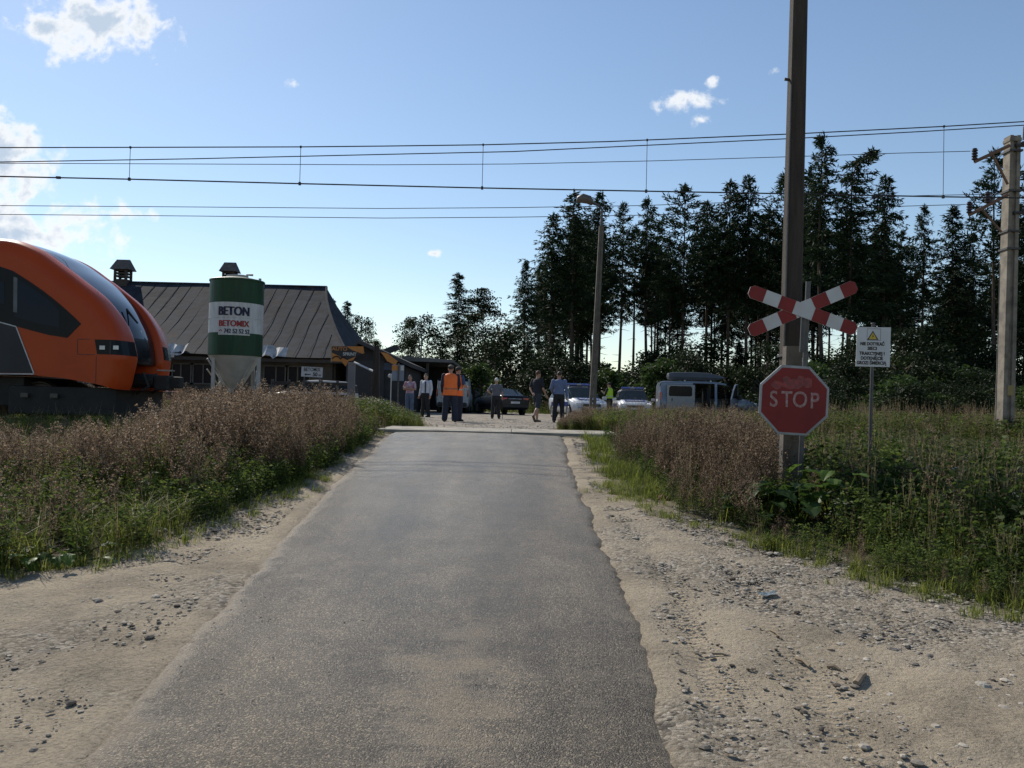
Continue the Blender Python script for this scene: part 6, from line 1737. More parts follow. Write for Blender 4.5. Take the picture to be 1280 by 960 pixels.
# ---- right verge
BURS = [tuple(G(a_, b_).xy) for a_, b_ in ((1040, 652), (1000, 655), (958, 655), (1075, 648), (1020, 664), (985, 668))]
n = 0
while n < 5300:
    y = rg.uniform(5.4, 17.7); x = rg.uniform(1.0, 15.5)
    edge = x - float(veg_r(y)) + (float(fbm(np.array([x * 1.5]), np.array([y * 1.5]), 15)[0]) - .45) * .9
    if edge < .02 or x > .66 * y + 4.0: continue
    if math.hypot(x - c_.x, y - YP) < .25 or any(math.hypot(x - bx_, (y - by_) * .7) < .24 for bx_, by_ in BURS): continue
    n += 1
    px, py = pix(x, y, zat(x, y)); f = float(fbm(np.array([x * .6]), np.array([y * .6]), 35)[0])
    if px < 1000 and py < 668:
        if edge < .55 and px < 830:
            put(grass, rg.choice((9, 11)), x, y, .9, 1, -.15)
        elif rg.random() < .04: put(mead, 12, x, y, min(1.1, hcap(x, y, _YTR) / .8))
        elif rg.random() < .50: vv = rg.choice((0, 1, 3)); put(brown, vv, x, y, min(.5 + edge * .35, hcap(x, y, _YTR) / (.85, 1.0, 1.15, .7)[vv]), 1, -.08 + (f - .45) * .9)
        else: put(leafy, rg.choice((4, 5)), x, y, min(1, .5 + edge * .4) * .85, 1, -.1)
    else:
        s_ = min(1.35, .35 + edge * .45, hcap(x, y, _YTR) / .62)
        if rg.random() < .50: put(leafy, rg.choice((4, 5, 6, 4, 5, 7 if rg.random() < .12 else 6)), x, y, s_ * 1.12, 1, -.08 + (f - .45) * .7)
        elif rg.random() < .6: put(grass, rg.choice((9, 10)), x, y, s_ * 1.1, 1, -.05)
        elif rg.random() < .5: put(mead, rg.choice((12, 13)), x, y, s_ * .75)
        else: put(brown, rg.choice((0, 3)), x, y, s_ * .7)
        if edge < .35 and rg.random() < .5: put(grass, 11, x, y, 1.0)
for k in range(120):   # straying tufts along both verge edges
    y = rg.uniform(5.5, 12)
    put(grass, 11, float(veg_r(y)) - abs(rg.gauss(0, .22)), y, rg.uniform(.5, .9)); put(grass, 11, float(veg_l(y)) + abs(rg.gauss(0, .2)), y, rg.uniform(.5, .9))
# ---- beyond the rails: left bank, mound by the lamp, right meadow
for k in range(900):
    y = rg.uniform(20.7, 27.5); x = rg.uniform(-14, float(yard_edge_l(y)) - .1); px, py = pix(x, y, 0)
    lim = min(1.0, .35 + (float(yard_edge_l(y)) - x) * .5)
    if px > 440: put(leafy, rg.choice((4, 5, 7)), x, y, lim * 1.35); put(grass, 10, x, y, lim * 1.5); put(mead, 12, x, y, lim * .9) if rg.random() < .3 else None
    elif rg.random() < .5: put(brown, rg.choice((0, 1)), x, y, .85)
    else: put(leafy, 5, x, y, 1.0); put(grass, 10, x, y)
for k in range(560):
    y = rg.uniform(20.75, 27); x = float(yard_edge_r(y)) + abs(rg.gauss(.5, .9)); lim = min(.78, .45 + (x - float(yard_edge_r(y))) * .5)
    px, py = pix(x, y, 0)
    if px > 742: lim *= .55
    put(brown, rg.choice((0, 3)), x, y, lim, .8); put(leafy, 4, x, y, lim); put(grass, 10, x, y, lim)
for k in range(4200):
    y = 20.8 + (rg.random() ** 1.6) * 46; x = rg.uniform(float(yard_edge_r(y)) + .6, .7 * y + 2)
    px, py = pix(x, y, 0)
    if 690 < px < 960 and 34 < y < 46 and rg.random() < .8: continue       # trampled round the vehicles
    s_ = 1.0 + .012 * (y - 20); dry = rg.random()
    hz = .8 if px < 1000 else 1.0
    if dry < .22: put(mead, rg.choice((12, 13)), x, y, s_ * .9 * hz)
    elif dry < .78: put(leafy, rg.choice((4, 5, 8 if rg.random() < .5 else 5)), x, y, s_ * 1.25 * hz, 1, .1)
    else: put(brown, rg.choice((0, 1)), x, y, s_ * .75 * hz)
    put(grass, 10, x, y, s_ * 1.2)
for k in range(500):
    y = rg.uniform(30, 70); x = rg.uniform(-2.0, float(yard_edge_l(y)) + .0) if False else float(yard_edge_r(y)) * .4 + rg.uniform(-5, 5)
    if y > 52: put(mead, 12, x, y, 1.0); put(leafy, 5, x, y, 1.3)
tag(stamp('dry_weeds', ALLV, brown, VM), kind='stuff'); tag(stamp('leafy_weeds', ALLV, leafy, VM), kind='stuff')
tag(stamp('grass', ALLV, grass, VM), kind='stuff'); tag(stamp('meadow_grass', ALLV, mead, VM), kind='stuff')

# ---- big leaved burdocks at the stop sign and a dock at the left corner
M_bur = leafm('burdock_leaf', (.020, .045, .012), (.10, .17, .030), .45, .45)
def big_leaf_plant(name, label, cat, x, y, n, size, seed, tint=(.2, .9), hmax=.5):
    r = random.Random(seed); root = thing(name, label, cat, (x, y, zat(x, y)))
    vb = VB(); sb = VB()
    for k in range(n):
        az = 6.28 * k / n + r.uniform(-.3, .3); st = r.uniform(.04, .42); hh = r.uniform(.35, 1) * hmax
        p = Vector((math.cos(az) * st, math.sin(az) * st, hh)); sb.stem((0, 0, 0), p, .008, .006, 0, .4, True)
        d = Vector((math.cos(az), math.sin(az), r.uniform(-.5, .35))).normalized(); sd_ = d.cross(Vector((0, 0, 1))).normalized(); up = sd_.cross(d)
        L_ = size * r.uniform(.7, 1.2); W_ = L_ * r.uniform(.36, .46); t = r.uniform(*tint)
        pr = [(-.08, .35), (0, .62), (.12, .86), (.28, 1.0), (.45, .96), (.62, .80), (.78, .56), (.91, .30), (1, .03)]
        wav = [r.uniform(-.045, .045) for _ in pr]
        for s in (-1, 1):
            for i in range(len(pr) - 1):
                q = []
                for (u_, w_), wv in ((pr[i], wav[i]), (pr[i + 1], wav[i + 1])):
                    c = p + d * L_ * u_ - up * L_ * .28 * u_ * u_
                    q.append((c, c + sd_ * s * W_ * w_ * .55 + up * (W_ * .20 * w_), c + sd_ * s * W_ * w_ * (1 + wv) + up * (W_ * .22 * w_ + wv * L_ * 1.3)))
                tt_ = min(1, max(0, t + r.uniform(-.08, .08))); vb.quad(q[0][0], q[0][1], q[1][1], q[1][0], 0, tt_); vb.quad(q[0][1], q[0][2], q[1][2], q[1][1], 0, min(1, max(0, tt_ + r.uniform(-.1, .04))))
    v, q, m, t = sb.arr(); mesh_np('stem', v, q, m, t, [M_gleaf], root)
    v, q, m, t = vb.arr(); mesh_np('leaves', v, q, m, t, [M_bur], root)
    return root
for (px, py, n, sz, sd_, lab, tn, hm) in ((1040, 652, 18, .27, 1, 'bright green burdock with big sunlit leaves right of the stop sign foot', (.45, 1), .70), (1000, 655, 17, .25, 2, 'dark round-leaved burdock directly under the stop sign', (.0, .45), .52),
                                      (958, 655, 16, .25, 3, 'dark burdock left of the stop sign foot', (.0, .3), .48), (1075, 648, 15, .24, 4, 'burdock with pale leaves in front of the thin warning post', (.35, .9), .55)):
    q = G(px, py); big_leaf_plant('burdock', lab, 'plant', q.x, q.y, n, sz, sd_, tn, hm)
for (px, py, n, sz, sd_, lab) in ((35, 712, 10, .19, 7, 'low broad-leaved dock at the front corner of the left verge'), (75, 706, 9, .15, 8, 'small bright dock beside the sand at the left verge')):
    q = G(px, py); big_leaf_plant('dock', lab, 'plant', q.x - .05, q.y + .1, n, sz, sd_, (.4, 1), .16)

# ================================================================ trees
M_bark = pm('pine_bark', (.10, .068, .048), .95, (.045, .034, .027), 3, .5, 12, streak=(3, 3, .6))
M_birchb = pm('birch_bark', (.42, .40, .37), .9, (.10, .09, .08), 3, .2, streak=(1, 1, 4))
M_needle = leafm('pine_needles', (.009, .021, .010), (.034, .056, .021), .14, .7)
M_spruce = leafm('spruce_needles', (.008, .020, .010), (.028, .050, .020), .12, .7)
M_broad = leafm('broad_leaf', (.020, .040, .010), (.075, .115, .030), .38, .55)
M_bushl = leafm('bush_leaf', (.008, .016, .006), (.030, .046, .013), .26, .6)

def trunk_mesh(name, H, r0, seed, mat, dead=0, h_dead=(.2, .5), bend=.02):
    r = random.Random(seed); bm = B(); ax, ay = r.uniform(-1, 1) * bend, r.uniform(-1, 1) * bend
    f = lambda t: Vector((ax * H * math.sin(t * 2.2), ay * H * math.sin(t * 2.6), H * t))
    tube(bm, [f(k / 10) for k in range(11)], [r0 * (1 - .88 * k / 10) * (1.25 if k == 0 else 1) for k in range(11)], 8)
    for k in range(dead):
        t = r.uniform(*h_dead); p = f(t); az = r.uniform(0, 6.28); L_ = r.uniform(.5, 1.8); tube(bm, [p, p + Vector((math.cos(az) * L_, math.sin(az) * L_, r.uniform(-.5, .1) * L_))], [.03, .008], 4)
    o = obj(name, bm, mat, None); return o, f
def conifer_crown(seed, H, h0, rad, style, f):
    r = random.Random(seed); b = VB(); gap = [r.uniform(0, 6.28) for _ in range(5)]
    nb = int((H - h0) * (12.0 if style == 'spruce' else 11.0))
    for k in range(nb):
        u_ = ((k + r.random()) / nb) ** .92; z = h0 + (H - h0) * u_
        if style == 'spruce': prof = (1 - u_) ** .8 * (.65 + .35 * min(1, u_ / .12)) + .05
        elif style == 'pine': prof = (math.sin(min(1, (1 - u_) * 1.05 + .02) * 1.75) ** .8) * (.50 + .5 * min(1, u_ / .3)) * (1 if u_ < .9 else .75)
        else: prof = (1 - u_) ** .6 * (.55 + .45 * min(1, u_ / .25)) + .06
        L_ = rad * 1.62 * prof * r.uniform(.55, 1.2); az = r.uniform(0, 6.28)
        L_ *= .82 + .28 * math.sin(az * 2 + gap[0] + z * .9) * math.sin(z * 1.3 + gap[1])
        tip_up = (.28 if style == 'pine' else -.10) + .5 * max(0, u_ - .75)
        p0 = f(z / H); o = Vector((math.cos(az), math.sin(az), 0)); p1 = p0 + o * L_ + Vector((0, 0, L_ * (tip_up - .12)))
        nsp = max(3, int(L_ * 3.0))
        for j in range(nsp):
            w_ = (j + r.random() * .9) / nsp
            if style == 'pine' and w_ < .22: continue
            c = p0.lerp(p1, w_) + Vector((0, 0, -(.20 if style != 'pine' else .05) * L_ * w_ * (1 - w_) * 2)); t = min(1, max(0, r.gauss(.45, .25)))
            m_ = r.randint(7, 9)
            for q in range(m_):
                d = o * r.uniform(.2, 1.1) + Vector((r.uniform(-.8, .8), r.uniform(-.8, .8), r.uniform(-.45, .55) + (.2 if style == 'pine' else -.22)))
                b.leaf(c + Vector((r.gauss(0, .10), r.gauss(0, .10), r.gauss(0, .08))), d, r.uniform(.30, .74), r.uniform(.075, .15), 0, t, r)
    for k in range(14):
        p = f(1.0) + Vector((0, 0, -.05 * k)); b.leaf(p, (r.uniform(-1, 1) * .5, r.uniform(-1, 1) * .5, 1), .5, .12, 0, .5, r)
    return b.arr()
PROT = []
class Proto: pass
def proto_conifer(seed, H, h0, rad, style, name, r0=.2, dead=14):
    tr, f = trunk_mesh('trunk', H, r0, seed, M_bark, dead, (.12, h0 / H + .1))
    v, q, m, t = conifer_crown(seed, H, h0, rad, style, f); cr = mesh_np('crown', v, q, m, t, [M_spruce if style == 'spruce' else M_needle])
    p = Proto(); p.tr = tr.data; p.cr = cr.data; p.H = H; p.name = name; p.sub = []
    bpy.data.objects.remove(tr); bpy.data.objects.remove(cr); PROT.append(p); return p
PINES = [proto_conifer(11, 22, 11.0, 3.0, 'mix', 'pine_tree'), proto_conifer(12, 22, 9.8, 3.3, 'mix', 'pine_tree'), proto_conifer(13, 22, 11.5, 2.7, 'pine', 'pine_tree'), proto_conifer(14, 22, 8.0, 3.2, 'spruce', 'spruce_tree'), proto_conifer(15, 22, 12.5, 2.4, 'mix', 'pine_tree'), proto_conifer(16, 22, 10.5, 3.5, 'pine', 'pine_tree'), proto_conifer(17, 22, 4.5, 3.0, 'spruce', 'spruce_tree'), proto_conifer(18, 22, 12.0, 3.1, 'mix', 'pine_tree')]
def leaning_crown():
    """tall pine whose head bends over to the right"""
    H = 24.5; r = random.Random(44)
    f = lambda t: Vector((.25 * math.sin(t * 2) - .3 + (1.9 * max(0, (t - .86) / .14) ** 1.5), 0, H * (t if t < .93 else .93 + (t - .93) * .55)))
    bm = B(); tube(bm, [f(k / 24) for k in range(25)], [.24 * (1 - .85 * k / 24) for k in range(25)], 8); tr = obj('trunk', bm, M_bark)
    v, q, m, t = conifer_crown(45, H, 9.0, 3.1, 'mix', f); cr = mesh_np('crown', v, q, m, t, [M_needle]); p = Proto(); p.tr = tr.data; p.cr = cr.data; p.H = H * .97; p.name = 'pine_tree'
    bpy.data.objects.remove(tr); bpy.data.objects.remove(cr); return p
LEAN = leaning_crown()
def plant_tree(p, x, y, H, label, cat, wid=1.0, group=None, yaw=None, z=0.0):
    o = thing(p.name, label, cat, (x, y, z - .05), rg.uniform(0, 6.28) if yaw is None else yaw, group)
    s = H / p.H
    for nm, me in (('trunk', p.tr), ('crown', p.cr)):
        c = bpy.data.objects.new(nm, me); COL.objects.link(c); c.parent = o; c.scale = (s * wid * .85 if nm == 'crown' else s, s * wid * .85 if nm == 'crown' else s, s)
    return o
def H_at(px, py, Y): return P(px, py, Y).z
# front row: read off the skyline from left to right
front = [(655, 327, 76, 3, 1.0, 'spruce standing alone at the left end of the pine forest'), (692, 268, 78, 1, 1.1, 'broad dark pine second from the left end of the forest'), (718, 240, 77, 0, 1.1, 'tall pine just left of the street lamp head'), (752, 241, 80, 1, 1.0, 'tall pine directly behind the street lamp'), (777, 256, 82, 2, .9, 'slim pine just right of the street lamp'),
         (815, 247, 84, 4, .9, 'slender pine with a thin pointed top left of the broad-headed pine'), (840, 300, 80, 7, 1.0, 'lower pine in the gap left of the broad-headed pine'), (856, 233, 80, 5, 1.2, 'broad-headed pine between the street lamp and the big pole'), (887, 252, 82, 7, 1.0, 'pine tucked close right of the broad-headed pine'), (914, 226, 80, 0, 1.0, 'left one of the twin tall pines left of the big pole'), (936, 221, 79, 1, 1.0, 'right one of the twin tall pines left of the big pole'),
         (962, 268, 80, 2, 1.0, 'pine left beside the weathered pole shaft'), (985, 214, 82, 5, 1.0, 'tall pine hidden behind the weathered pole shaft'), (1012, 212, 76, 0, .95, 'pine just right of the weathered pole shaft'), (1036, 168, 70, 4, .95, 'highest pine of the forest with an open top'),
         (1107, 221, 72, 1, 1.0, 'pine with a layered top right of the bent pine'), (1128, 290, 76, 5, 1.0, 'lower pine between the layered pine and the bare-trunked pine'), (1152, 258, 74, 4, .75, 'thin pine with a long bare trunk and sky on both sides'), (1186, 259, 76, 3, 1.2, 'pointed dense spruce right of the gap of sky'), (1215, 292, 78, 7, 1.0, 'pine left behind the pale power pole'), (1246, 188, 66, 2, .9, 'tall pine behind the cross arms of the power pole'), (1270, 255, 68, 0, 1.1, 'pine at the right edge behind the power pole')]
for (px, py, Y, k, wd, lab) in front:
    plant_tree(PINES[k], P(px, py, Y).x, Y, H_at(px, py, Y), lab, 'pine tree' if PINES[k].name == 'pine_tree' else 'spruce tree', wd, 'trees along the forest edge')
plant_tree(LEAN, P(1066, 186, 70).x, 70, H_at(1070, 186, 70), 'tall pine whose dark head bends over to the right', 'pine tree', 1.15, 'trees along the forest edge', yaw=0)
back_lab = 'dark pine standing deeper in the forest behind its edge'
rb_ = random.Random(77)
sky_gap = [(765, 12), (1157, 14), (806, 7), (925, 7)]
k = 0
while k < 92:
    px = rb_.uniform(668, 1330); Y = rb_.uniform(84, 112); 
    if any(abs(px - a_) < b_ for a_, b_ in sky_gap): continue
    top = float(np.interp(px, [668, 690, 720, 960, 1000, 1100, 1160, 1330], [350, 300, 275, 275, 250, 265, 310, 290])) + rb_.uniform(-5, 75)
    plant_tree(rb_.choice(PINES[:3] + PINES[4:6] + PINES[7:]), P(px, top, Y).x, Y, H_at(px, top, Y), back_lab, 'pine tree', rb_.uniform(.8, 1.1), 'pines deeper in the forest'); k += 1
for px in (1310, 1345, 1380, 1420, 1300):
    Y = rb_.uniform(62, 75); plant_tree(rb_.choice(PINES), P(px, 300, Y).x, Y, rb_.uniform(19, 23), back_lab, 'pine tree', 1.0, 'pines deeper in the forest')

# ---- broadleaf crowns and bushes
def broad_crown(seed, H, h0, rad, dens, leaf=.22, droop=0.0, shape='oval'):
    r = random.Random(seed); b = VB(); sb = B()
    nlimb = int(26 * dens)
    for k in range(nlimb):
        u_ = r.random(); z = h0 + (H - h0) * u_; az = r.uniform(0, 6.28)
        prof = math.sin(min(1, max(.02, u_ * .9 + .12)) * math.pi) ** .7 if shape == 'oval' else (1 - u_) ** .55 + .1
        L_ = rad * prof * r.uniform(.35, 1.1); c = Vector((math.cos(az) * L_, math.sin(az) * L_, z)); cr = r.uniform(.35, .8) * rad * .36
        tube(sb, [Vector((0, 0, max(.2, z - L_ * .8))), c], [.05, .012], 4)
        tcl = r.gauss(.42, .2)
        for j in range(int(120 * dens)):
            g3 = Vector((r.gauss(0, 1), r.gauss(0, 1), r.gauss(0, 1))).normalized() * (r.random() ** .5) * cr * 1.75
            p = c + Vector((g3.x, g3.y, g3.z * .75 - droop * abs(g3.z)))
            b.leaf(p, (r.uniform(-1, 1), r.uniform(-1, 1), r.uniform(-1, .6) - droop), leaf * r.uniform(.55, 1.2), leaf * r.uniform(.4, .75), 0, min(1, max(0, tcl + r.gauss(0, .15))), r)
    return b.arr(), sb
def proto_broad(seed, H, h0, rad, dens, leaf, name, mat, bark, droop=0, r0=.16, shape='oval'):
    tr, f = trunk_mesh('trunk', H * .92, r0, seed, bark); (v, q, m, t), sb = broad_crown(seed, H, h0, rad, dens, leaf, droop, shape)
    cr = mesh_np('crown', v, q, m, t, [mat]); bm = B(); bm.from_mesh(tr.data); me_ = bpy.data.meshes.new('trunk'); sb.to_mesh(me_); bm.from_mesh(me_); sb.free(); bm.to_mesh(tr.data); bm.free()
    p = Proto(); p.tr = tr.data; p.cr = cr.data; p.H = H; p.name = name; bpy.data.objects.remove(tr); bpy.data.objects.remove(cr); return p
BIRCH = proto_broad(51, 14, 3.0, 3.2, 1.7, .24, 'birch_tree', M_bushl, M_birchb, .5)
OAK = proto_broad(52, 12, 1.0, 3.6, 1.5, .24, 'broadleaf_tree', M_bushl, M_bark)
LIGHT = proto_broad(53, 10, 2.0, 2.9, 1.35, .26, 'broadleaf_tree', M_bushl, M_birchb, .1)
BUSH = [proto_broad(60 + i, 4, .2, 1.9, 1.25, .17, 'bush', M_bushl, M_bark, 0, .05) for i in range(3)]
BRT = proto_broad(70, 3, .1, 1.6, 1.1, .22, 'bush', M_broad, M_bark, .1, .04)
SPR = proto_conifer(81, 22, 3.0, 3.6, 'spruce', 'spruce_tree', .2, 4)
for (p, px, py, Y, wd, lab, cat) in ((SPR, 574, 342, 86, 1.45, 'pointed spruce beside the birch beyond the carport', 'spruce tree'), (BIRCH, 604, 359, 88, 1.25, 'airy birch with drooping twigs right of the lone spruce', 'birch tree'), (OAK, 592, 396, 80, 1.5, 'low dark tree at the foot of the spruce and birch', 'tree'), (OAK, 552, 440, 74, 1.0, 'dark low tree right behind the carport roof', 'tree'),
                              (LIGHT, 527, 392, 78, 1.25, 'open-crowned light tree above the carport roof', 'tree'), (OAK, 512, 402, 84, .8, 'dense tree left beside the open-crowned tree', 'tree'), (SPR, 435, 377, 84, 1.3, 'pointed conifer right of the old building roof', 'spruce tree'), (LIGHT, 452, 393, 86, .8, 'small round tree right of the pointed conifer', 'tree'), (SPR, 417, 374, 90, .8, 'dark conifer cut off by the old building roof edge', 'spruce tree'),
                              (OAK, 470, 428, 72, .9, 'low dark tree behind the garage roof', 'tree'), (SPR, 558, 446, 140, .9, 'tiny distant conifer in the gap of sky', 'spruce tree'), (OAK, 630, 430, 90, 1.2, 'dark bushy tree filling the gap left of the pine forest', 'tree'), (OAK, 612, 440, 76, 1.2, 'dark tree behind the yard gate', 'tree')):
    plant_tree(p, P(px, py, Y).x, Y, H_at(px, py, Y), lab, cat, wd)
q = P(600, 500, 52); plant_tree(BRT, q.x, 52, H_at(598, 456, 52), 'bright yellow-green bush beside the yard gate', 'bush', 1.15)
lab_b = 'dark green bush under the pines at the forest edge'
for k in range(72):
    px = 640 + (k + rb_.uniform(-.4, .4)) * 9.2; Y = rb_.uniform(58, 80); h = rb_.choice((2.2, 2.8, 3.4, 4.0, 4.8, 6.0)) * rb_.uniform(.85, 1.15) * (1.25 if px > 1120 else 1.0)
    x_ = P(px, 500, Y).x
    plant_tree(rb_.choice(BUSH), x_, Y, h, lab_b, 'bush', rb_.uniform(.9, 1.4) * 1.2, 'bushes under the pines')
for (px, py, Y, lab) in ((1130, 415, 56, 'tall green bush right behind the white warning plate'), (855, 442, 58, 'sunlit bush above the minivan roof box'), (680, 452, 62, 'light green bush behind the person in shorts'), (955, 432, 56, 'bush left behind the stop sign')):
    plant_tree(rb_.choice(BUSH), P(px, 500, Y).x, Y, H_at(px, py, Y), lab, 'bush', 1.2)
for (px, py, Y, lab) in ((828, 452, 55, 'pale green low shrub left above the minivan roof box'), (760, 462, 56, 'olive shrub between the two police cars at the forest edge'), (1010, 455, 50, 'light shrub in the meadow right of the weathered pole'), (1210, 470, 46, 'yellowish shrub in the meadow left of the power pole'), (1165, 478, 40, 'low shrub in the meadow right of the warning plate'), (668, 470, 66, 'pale shrub at the forest edge behind the saloon car')):
    plant_tree(BRT, P(px, 500, Y).x, Y, H_at(px, py, Y), lab, 'shrub', 1.3)
lab_s = 'young dark spruce in the undergrowth of the pine forest'
for k in range(22):
    px = rb_.uniform(648, 1320); Y = rb_.uniform(66, 96)
    if any(abs(px - a_) < b_ for a_, b_ in ((765, 8), (1157, 10))): continue
    plant_tree(rb_.choice((PINES[3], PINES[6], SPR)), P(px, 500, Y).x, Y, rb_.uniform(4, 7.5), lab_s, 'spruce tree', rb_.uniform(1.4, 2.0), 'young spruces under the pines')
lab_m = 'small leafy shrub in the rough meadow between the track and the forest'
for k in range(34):
    px = rb_.uniform(965, 1330); Y = rb_.uniform(25, 56)
    plant_tree(rb_.choice((BRT, BRT, BUSH[0], BUSH[2])), P(px, 500, Y).x, Y, rb_.uniform(1.1, 2.5) * (1 + (Y - 25) * .012), lab_m, 'shrub', rb_.uniform(1.2, 1.9), 'shrubs in the rough meadow')
# distant wood closing the horizon
vb = []
for k in range(360):
    a_ = R(rb_.uniform(-70, 70)); d_ = rb_.uniform(190, 330); vb.append((rb_.choice((0, 1)), d_ * math.sin(a_), d_ * math.cos(a_), -.5, rb_.uniform(0, 6.28), rb_.uniform(.9, 1.5), rb_.uniform(.9, 1.25), rb_.uniform(-.2, .2)))
def v_far(seed):
    r = random.Random(seed); b = VB()
    for k in range(260):
        u_ = r.random(); z = 7 * u_; L_ = 2.6 * (1 - u_) ** .6 * r.random() ** .5; az = r.uniform(0, 6.28)
        b.leaf((math.cos(az) * L_, math.sin(az) * L_, z), (r.uniform(-1, 1), r.uniform(-1, 1), r.uniform(-.6, .8)), r.uniform(.7, 1.4), r.uniform(.4, .8), 0, r.random(), r)
    return b.arr()
vb = [v_ for v_ in vb if True]
tag(stamp('far_forest', [v_far(1), v_far(2)], vb, [M_spruce]), kind='stuff')

# ================================================================ loose stones, litter
M_stone = [leafm('gravel_stone', (.06, .05, .042), (.42, .375, .31), 0.0, .9)]
def v_stone(seed):
    r = random.Random(seed); b = VB(); n = 6
    ring = lambda z, s: [Vector((math.cos(6.28 * k / n) * s * r.uniform(.75, 1.2), math.sin(6.28 * k / n) * s * r.uniform(.75, 1.2), z * r.uniform(.8, 1.2))) for k in range(n)]
    R0, R1, R2 = ring(-.3, .8), ring(.25, 1.0), ring(.62, .55)
    for k in range(n):
        b.quad(R0[k], R0[(k + 1) % n], R1[(k + 1) % n], R1[k], 0, .5); b.quad(R1[k], R1[(k + 1) % n], R2[(k + 1) % n], R2[k], 0, .5)
    b.quad(R2[0], R2[1], R2[2], R2[3], 0, .5); b.quad(R2[0], R2[3], R2[4], R2[5], 0, .5)
    return b.arr()
VST = [v_stone(i) for i in range(6)]
st = []
def stone(x, y, s, flat_=.6, t=None): st.append((rb_.randrange(6), x, y, zat(x, y) + .02, rb_.uniform(0, 6.28), s, flat_ * rb_.uniform(.7, 1.2), rb_.gauss(0, .25) if t is None else t))
n = 0
while n < 46000:
    y = 3.0 + rb_.random() ** 1.5 * 14.5
    if rb_.random() < .62:
        x = float(road_r(y)) + .1 + rb_.random() * (float(veg_r(y)) - float(road_r(y)) + .4)
        w_ = float(fbm(np.array([x * 1.1]), np.array([y * 1.1]), 71)[0]) + .30 * min(1, max(0, (x - float(road_r(y)) - .8) / 2.2)) * min(1, max(.35, (y + x * .35 - 5.0) / 1.5))
    else:
        x = float(road_l(y)) - .15 - rb_.random() * (float(road_l(y)) - float(veg_l(y)) + .4); w_ = float(fbm(np.array([x * 1.1]), np.array([y * 1.1]), 72)[0]) + .06
    if rb_.random() > max(.07, (w_ - .36) * 5): continue
    n += 1; s = min(.034, .0056 * math.exp(rb_.gauss(.15, .6)))
    stone(x, y, s, .6, rb_.gauss(-.12, .3) if rb_.random() < .45 else rb_.gauss(.22, .2))
for k in range(420):   # small stones fallen on the asphalt
    y = rb_.uniform(3, 17.5); x = rb_.uniform(float(road_l(y)), float(road_r(y))); st.append((rb_.randrange(6), x, y, float(zprof(y)) + .04, rb_.uniform(0, 6.28), rb_.uniform(.003, .009), .7, -.3))
for k in range(900):
    y = rb_.uniform(20.8, 34); x = rb_.uniform(float(yard_edge_l(y)), float(yard_edge_r(y))); st.append((rb_.randrange(6), x, y, float(zprof(y)) + .02, rb_.uniform(0, 6.28), rb_.uniform(.008, .03), .6, 0))
tag(stamp('gravel', VST, st, M_stone), kind='stuff')
# stones one can pick out
M_st2 = pm('dark_stone', (.15, .135, .12), .9, (.08, .072, .065), 14, .5, 40); M_st3 = pm('pale_stone', (.36, .33, .28), .9, (.25, .225, .19), 14, .5, 40)
def big_stone(px, py, wpx, lab, mat):
    q = G(px, py); s = wpx / F * q.y * .5; bm = B(); r = random.Random(int(px * 7 + py)); vs = ball(bm, (0, 0, 0), (1, .8, .62), 10, 7)
    for v in vs: v.co = v.co * (1 + .35 * (float(vnoise(np.array([v.co.x * 1.6 + px]), np.array([v.co.y * 1.6 + v.co.z * 2.1]), 5)[0]) - .5)) * s
    o = obj('stone', bm, mat); o.location = (q.x, q.y, zat(q.x, q.y) + s * .25); o.rotation_euler = (0, 0, r.uniform(0, 6)); tag(o, lab, 'stone')
for a_ in ((1117, 812, 17, 'biggest dark stone of the little heap right of the sand track', M_st2), (1099, 817, 11, 'grey stone left beside the biggest stone of the heap', M_st2), (1078, 795, 12, 'small dark stone behind the little heap', M_st2), (1229, 884, 14, 'dark stone near the lower right corner', M_st2), (1229, 862, 22, 'flat pale stone near the lower right corner', M_st3), (1250, 952, 10, 'dark stone at the bottom right corner', M_st2), (908, 755, 8, 'dark stone left of the crushed carton', M_st2), (996, 748, 9, 'dark stone right of the crushed carton', M_st2), (1162, 818, 13, 'grey stone right of the little heap', M_st2), (124, 752, 16, 'grey stone on the left shoulder below the dock leaves', M_st2), (42, 937, 16, 'dark stone on the sand at the bottom left', M_st2), (231, 672, 17, 'dark stone at the edge of the left verge', M_st2)): big_stone(*a_)
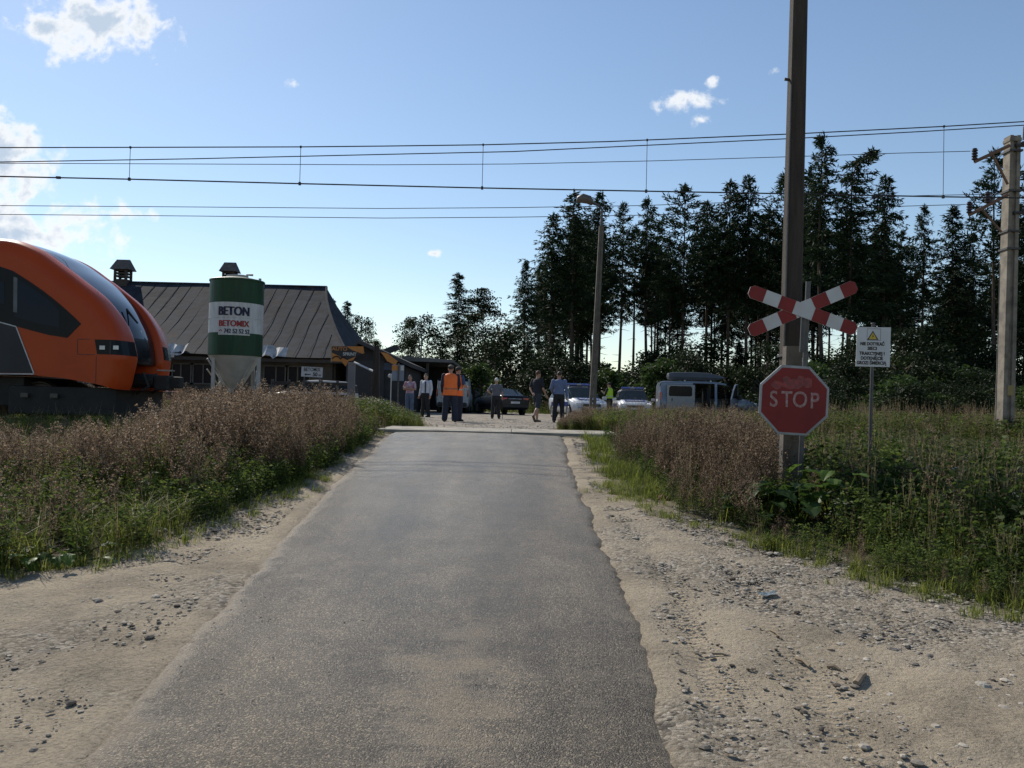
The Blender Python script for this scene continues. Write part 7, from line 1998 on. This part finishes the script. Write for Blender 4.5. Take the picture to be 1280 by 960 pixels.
# crushed carton
q = G(958, 746); bm = B(); s = 12 / F * q.y
r = random.Random(9); rows_ = []
for i in range(5):
    row = []
    for j in range(4): row.append(bm.verts.new((s * (i / 2 - 1) + s * .35 * (j / 3), s * 1.5 * (j / 3 - .5), .02 + .02 * r.random())))
    rows_.append(row)
for i in range(4):
    for j in range(3): bm.faces.new((rows_[i][j], rows_[i + 1][j], rows_[i + 1][j + 1], rows_[i][j + 1]))
bmesh.ops.solidify(bm, geom=bm.faces[:], thickness=.012)
o = obj('crushed_carton', bm, pm('carton_pale', (.55, .58, .58), .4, (.14, .22, .26), 16)); o.location = (q.x, q.y, zat(q.x, q.y) + .02); o.rotation_euler = (0, 0, .3); tag(o, 'crushed pale blue and white drink carton lying on the gravel', 'litter')
q = G(828, 624); bm = B(); vs = ball(bm, (0, 0, 0), (.10, .08, .06), 12, 8)
for v in vs: v.co += Vector((r.gauss(0, .014), r.gauss(0, .014), r.gauss(0, .012)))
o = obj('red_rag', bm, pm('faded_red', (.20, .045, .035), .8, (.13, .03, .025), 12)); o.location = (q.x, q.y, zat(q.x, q.y) + .03); tag(o, 'crumpled dark red rag at the foot of the brown weeds on the right', 'rag')
M_stick = pm('dry_stick', (.30, .235, .16), .9, (.19, .145, .10), 12)
for (xa_, ya_, xb_, yb_, rd_, lab) in ((996, 826, 1012, 836, .016, 'short pale stick on the sand left of the little stone heap'), (1070, 857, 1081, 847, .022, 'thick short stick pointing up right below the stone heap'), (1034, 836, 1050, 841, .014, 'dark stick lying between the two other sticks'), (890, 818, 913, 822, .009, 'thin twig on the sand beside the tyre track'), (963, 790, 976, 800, .009, 'thin pale straw below the crushed carton')):
    a_, b_ = G(xa_, ya_), G(xb_, yb_); bm = B(); off = Vector((0, 0, rd_ + .012)); a_.z = zat(a_.x, a_.y); b_.z = zat(b_.x, b_.y)
    tube(bm, [a_ + off, a_.lerp(b_, .5) + off * 1.4 + Vector((.005, .004, 0)), b_ + off], [rd_, rd_ * .9, rd_ * .6], 6); o = obj('stick', bm, M_stick); tag(o, lab, 'stick')
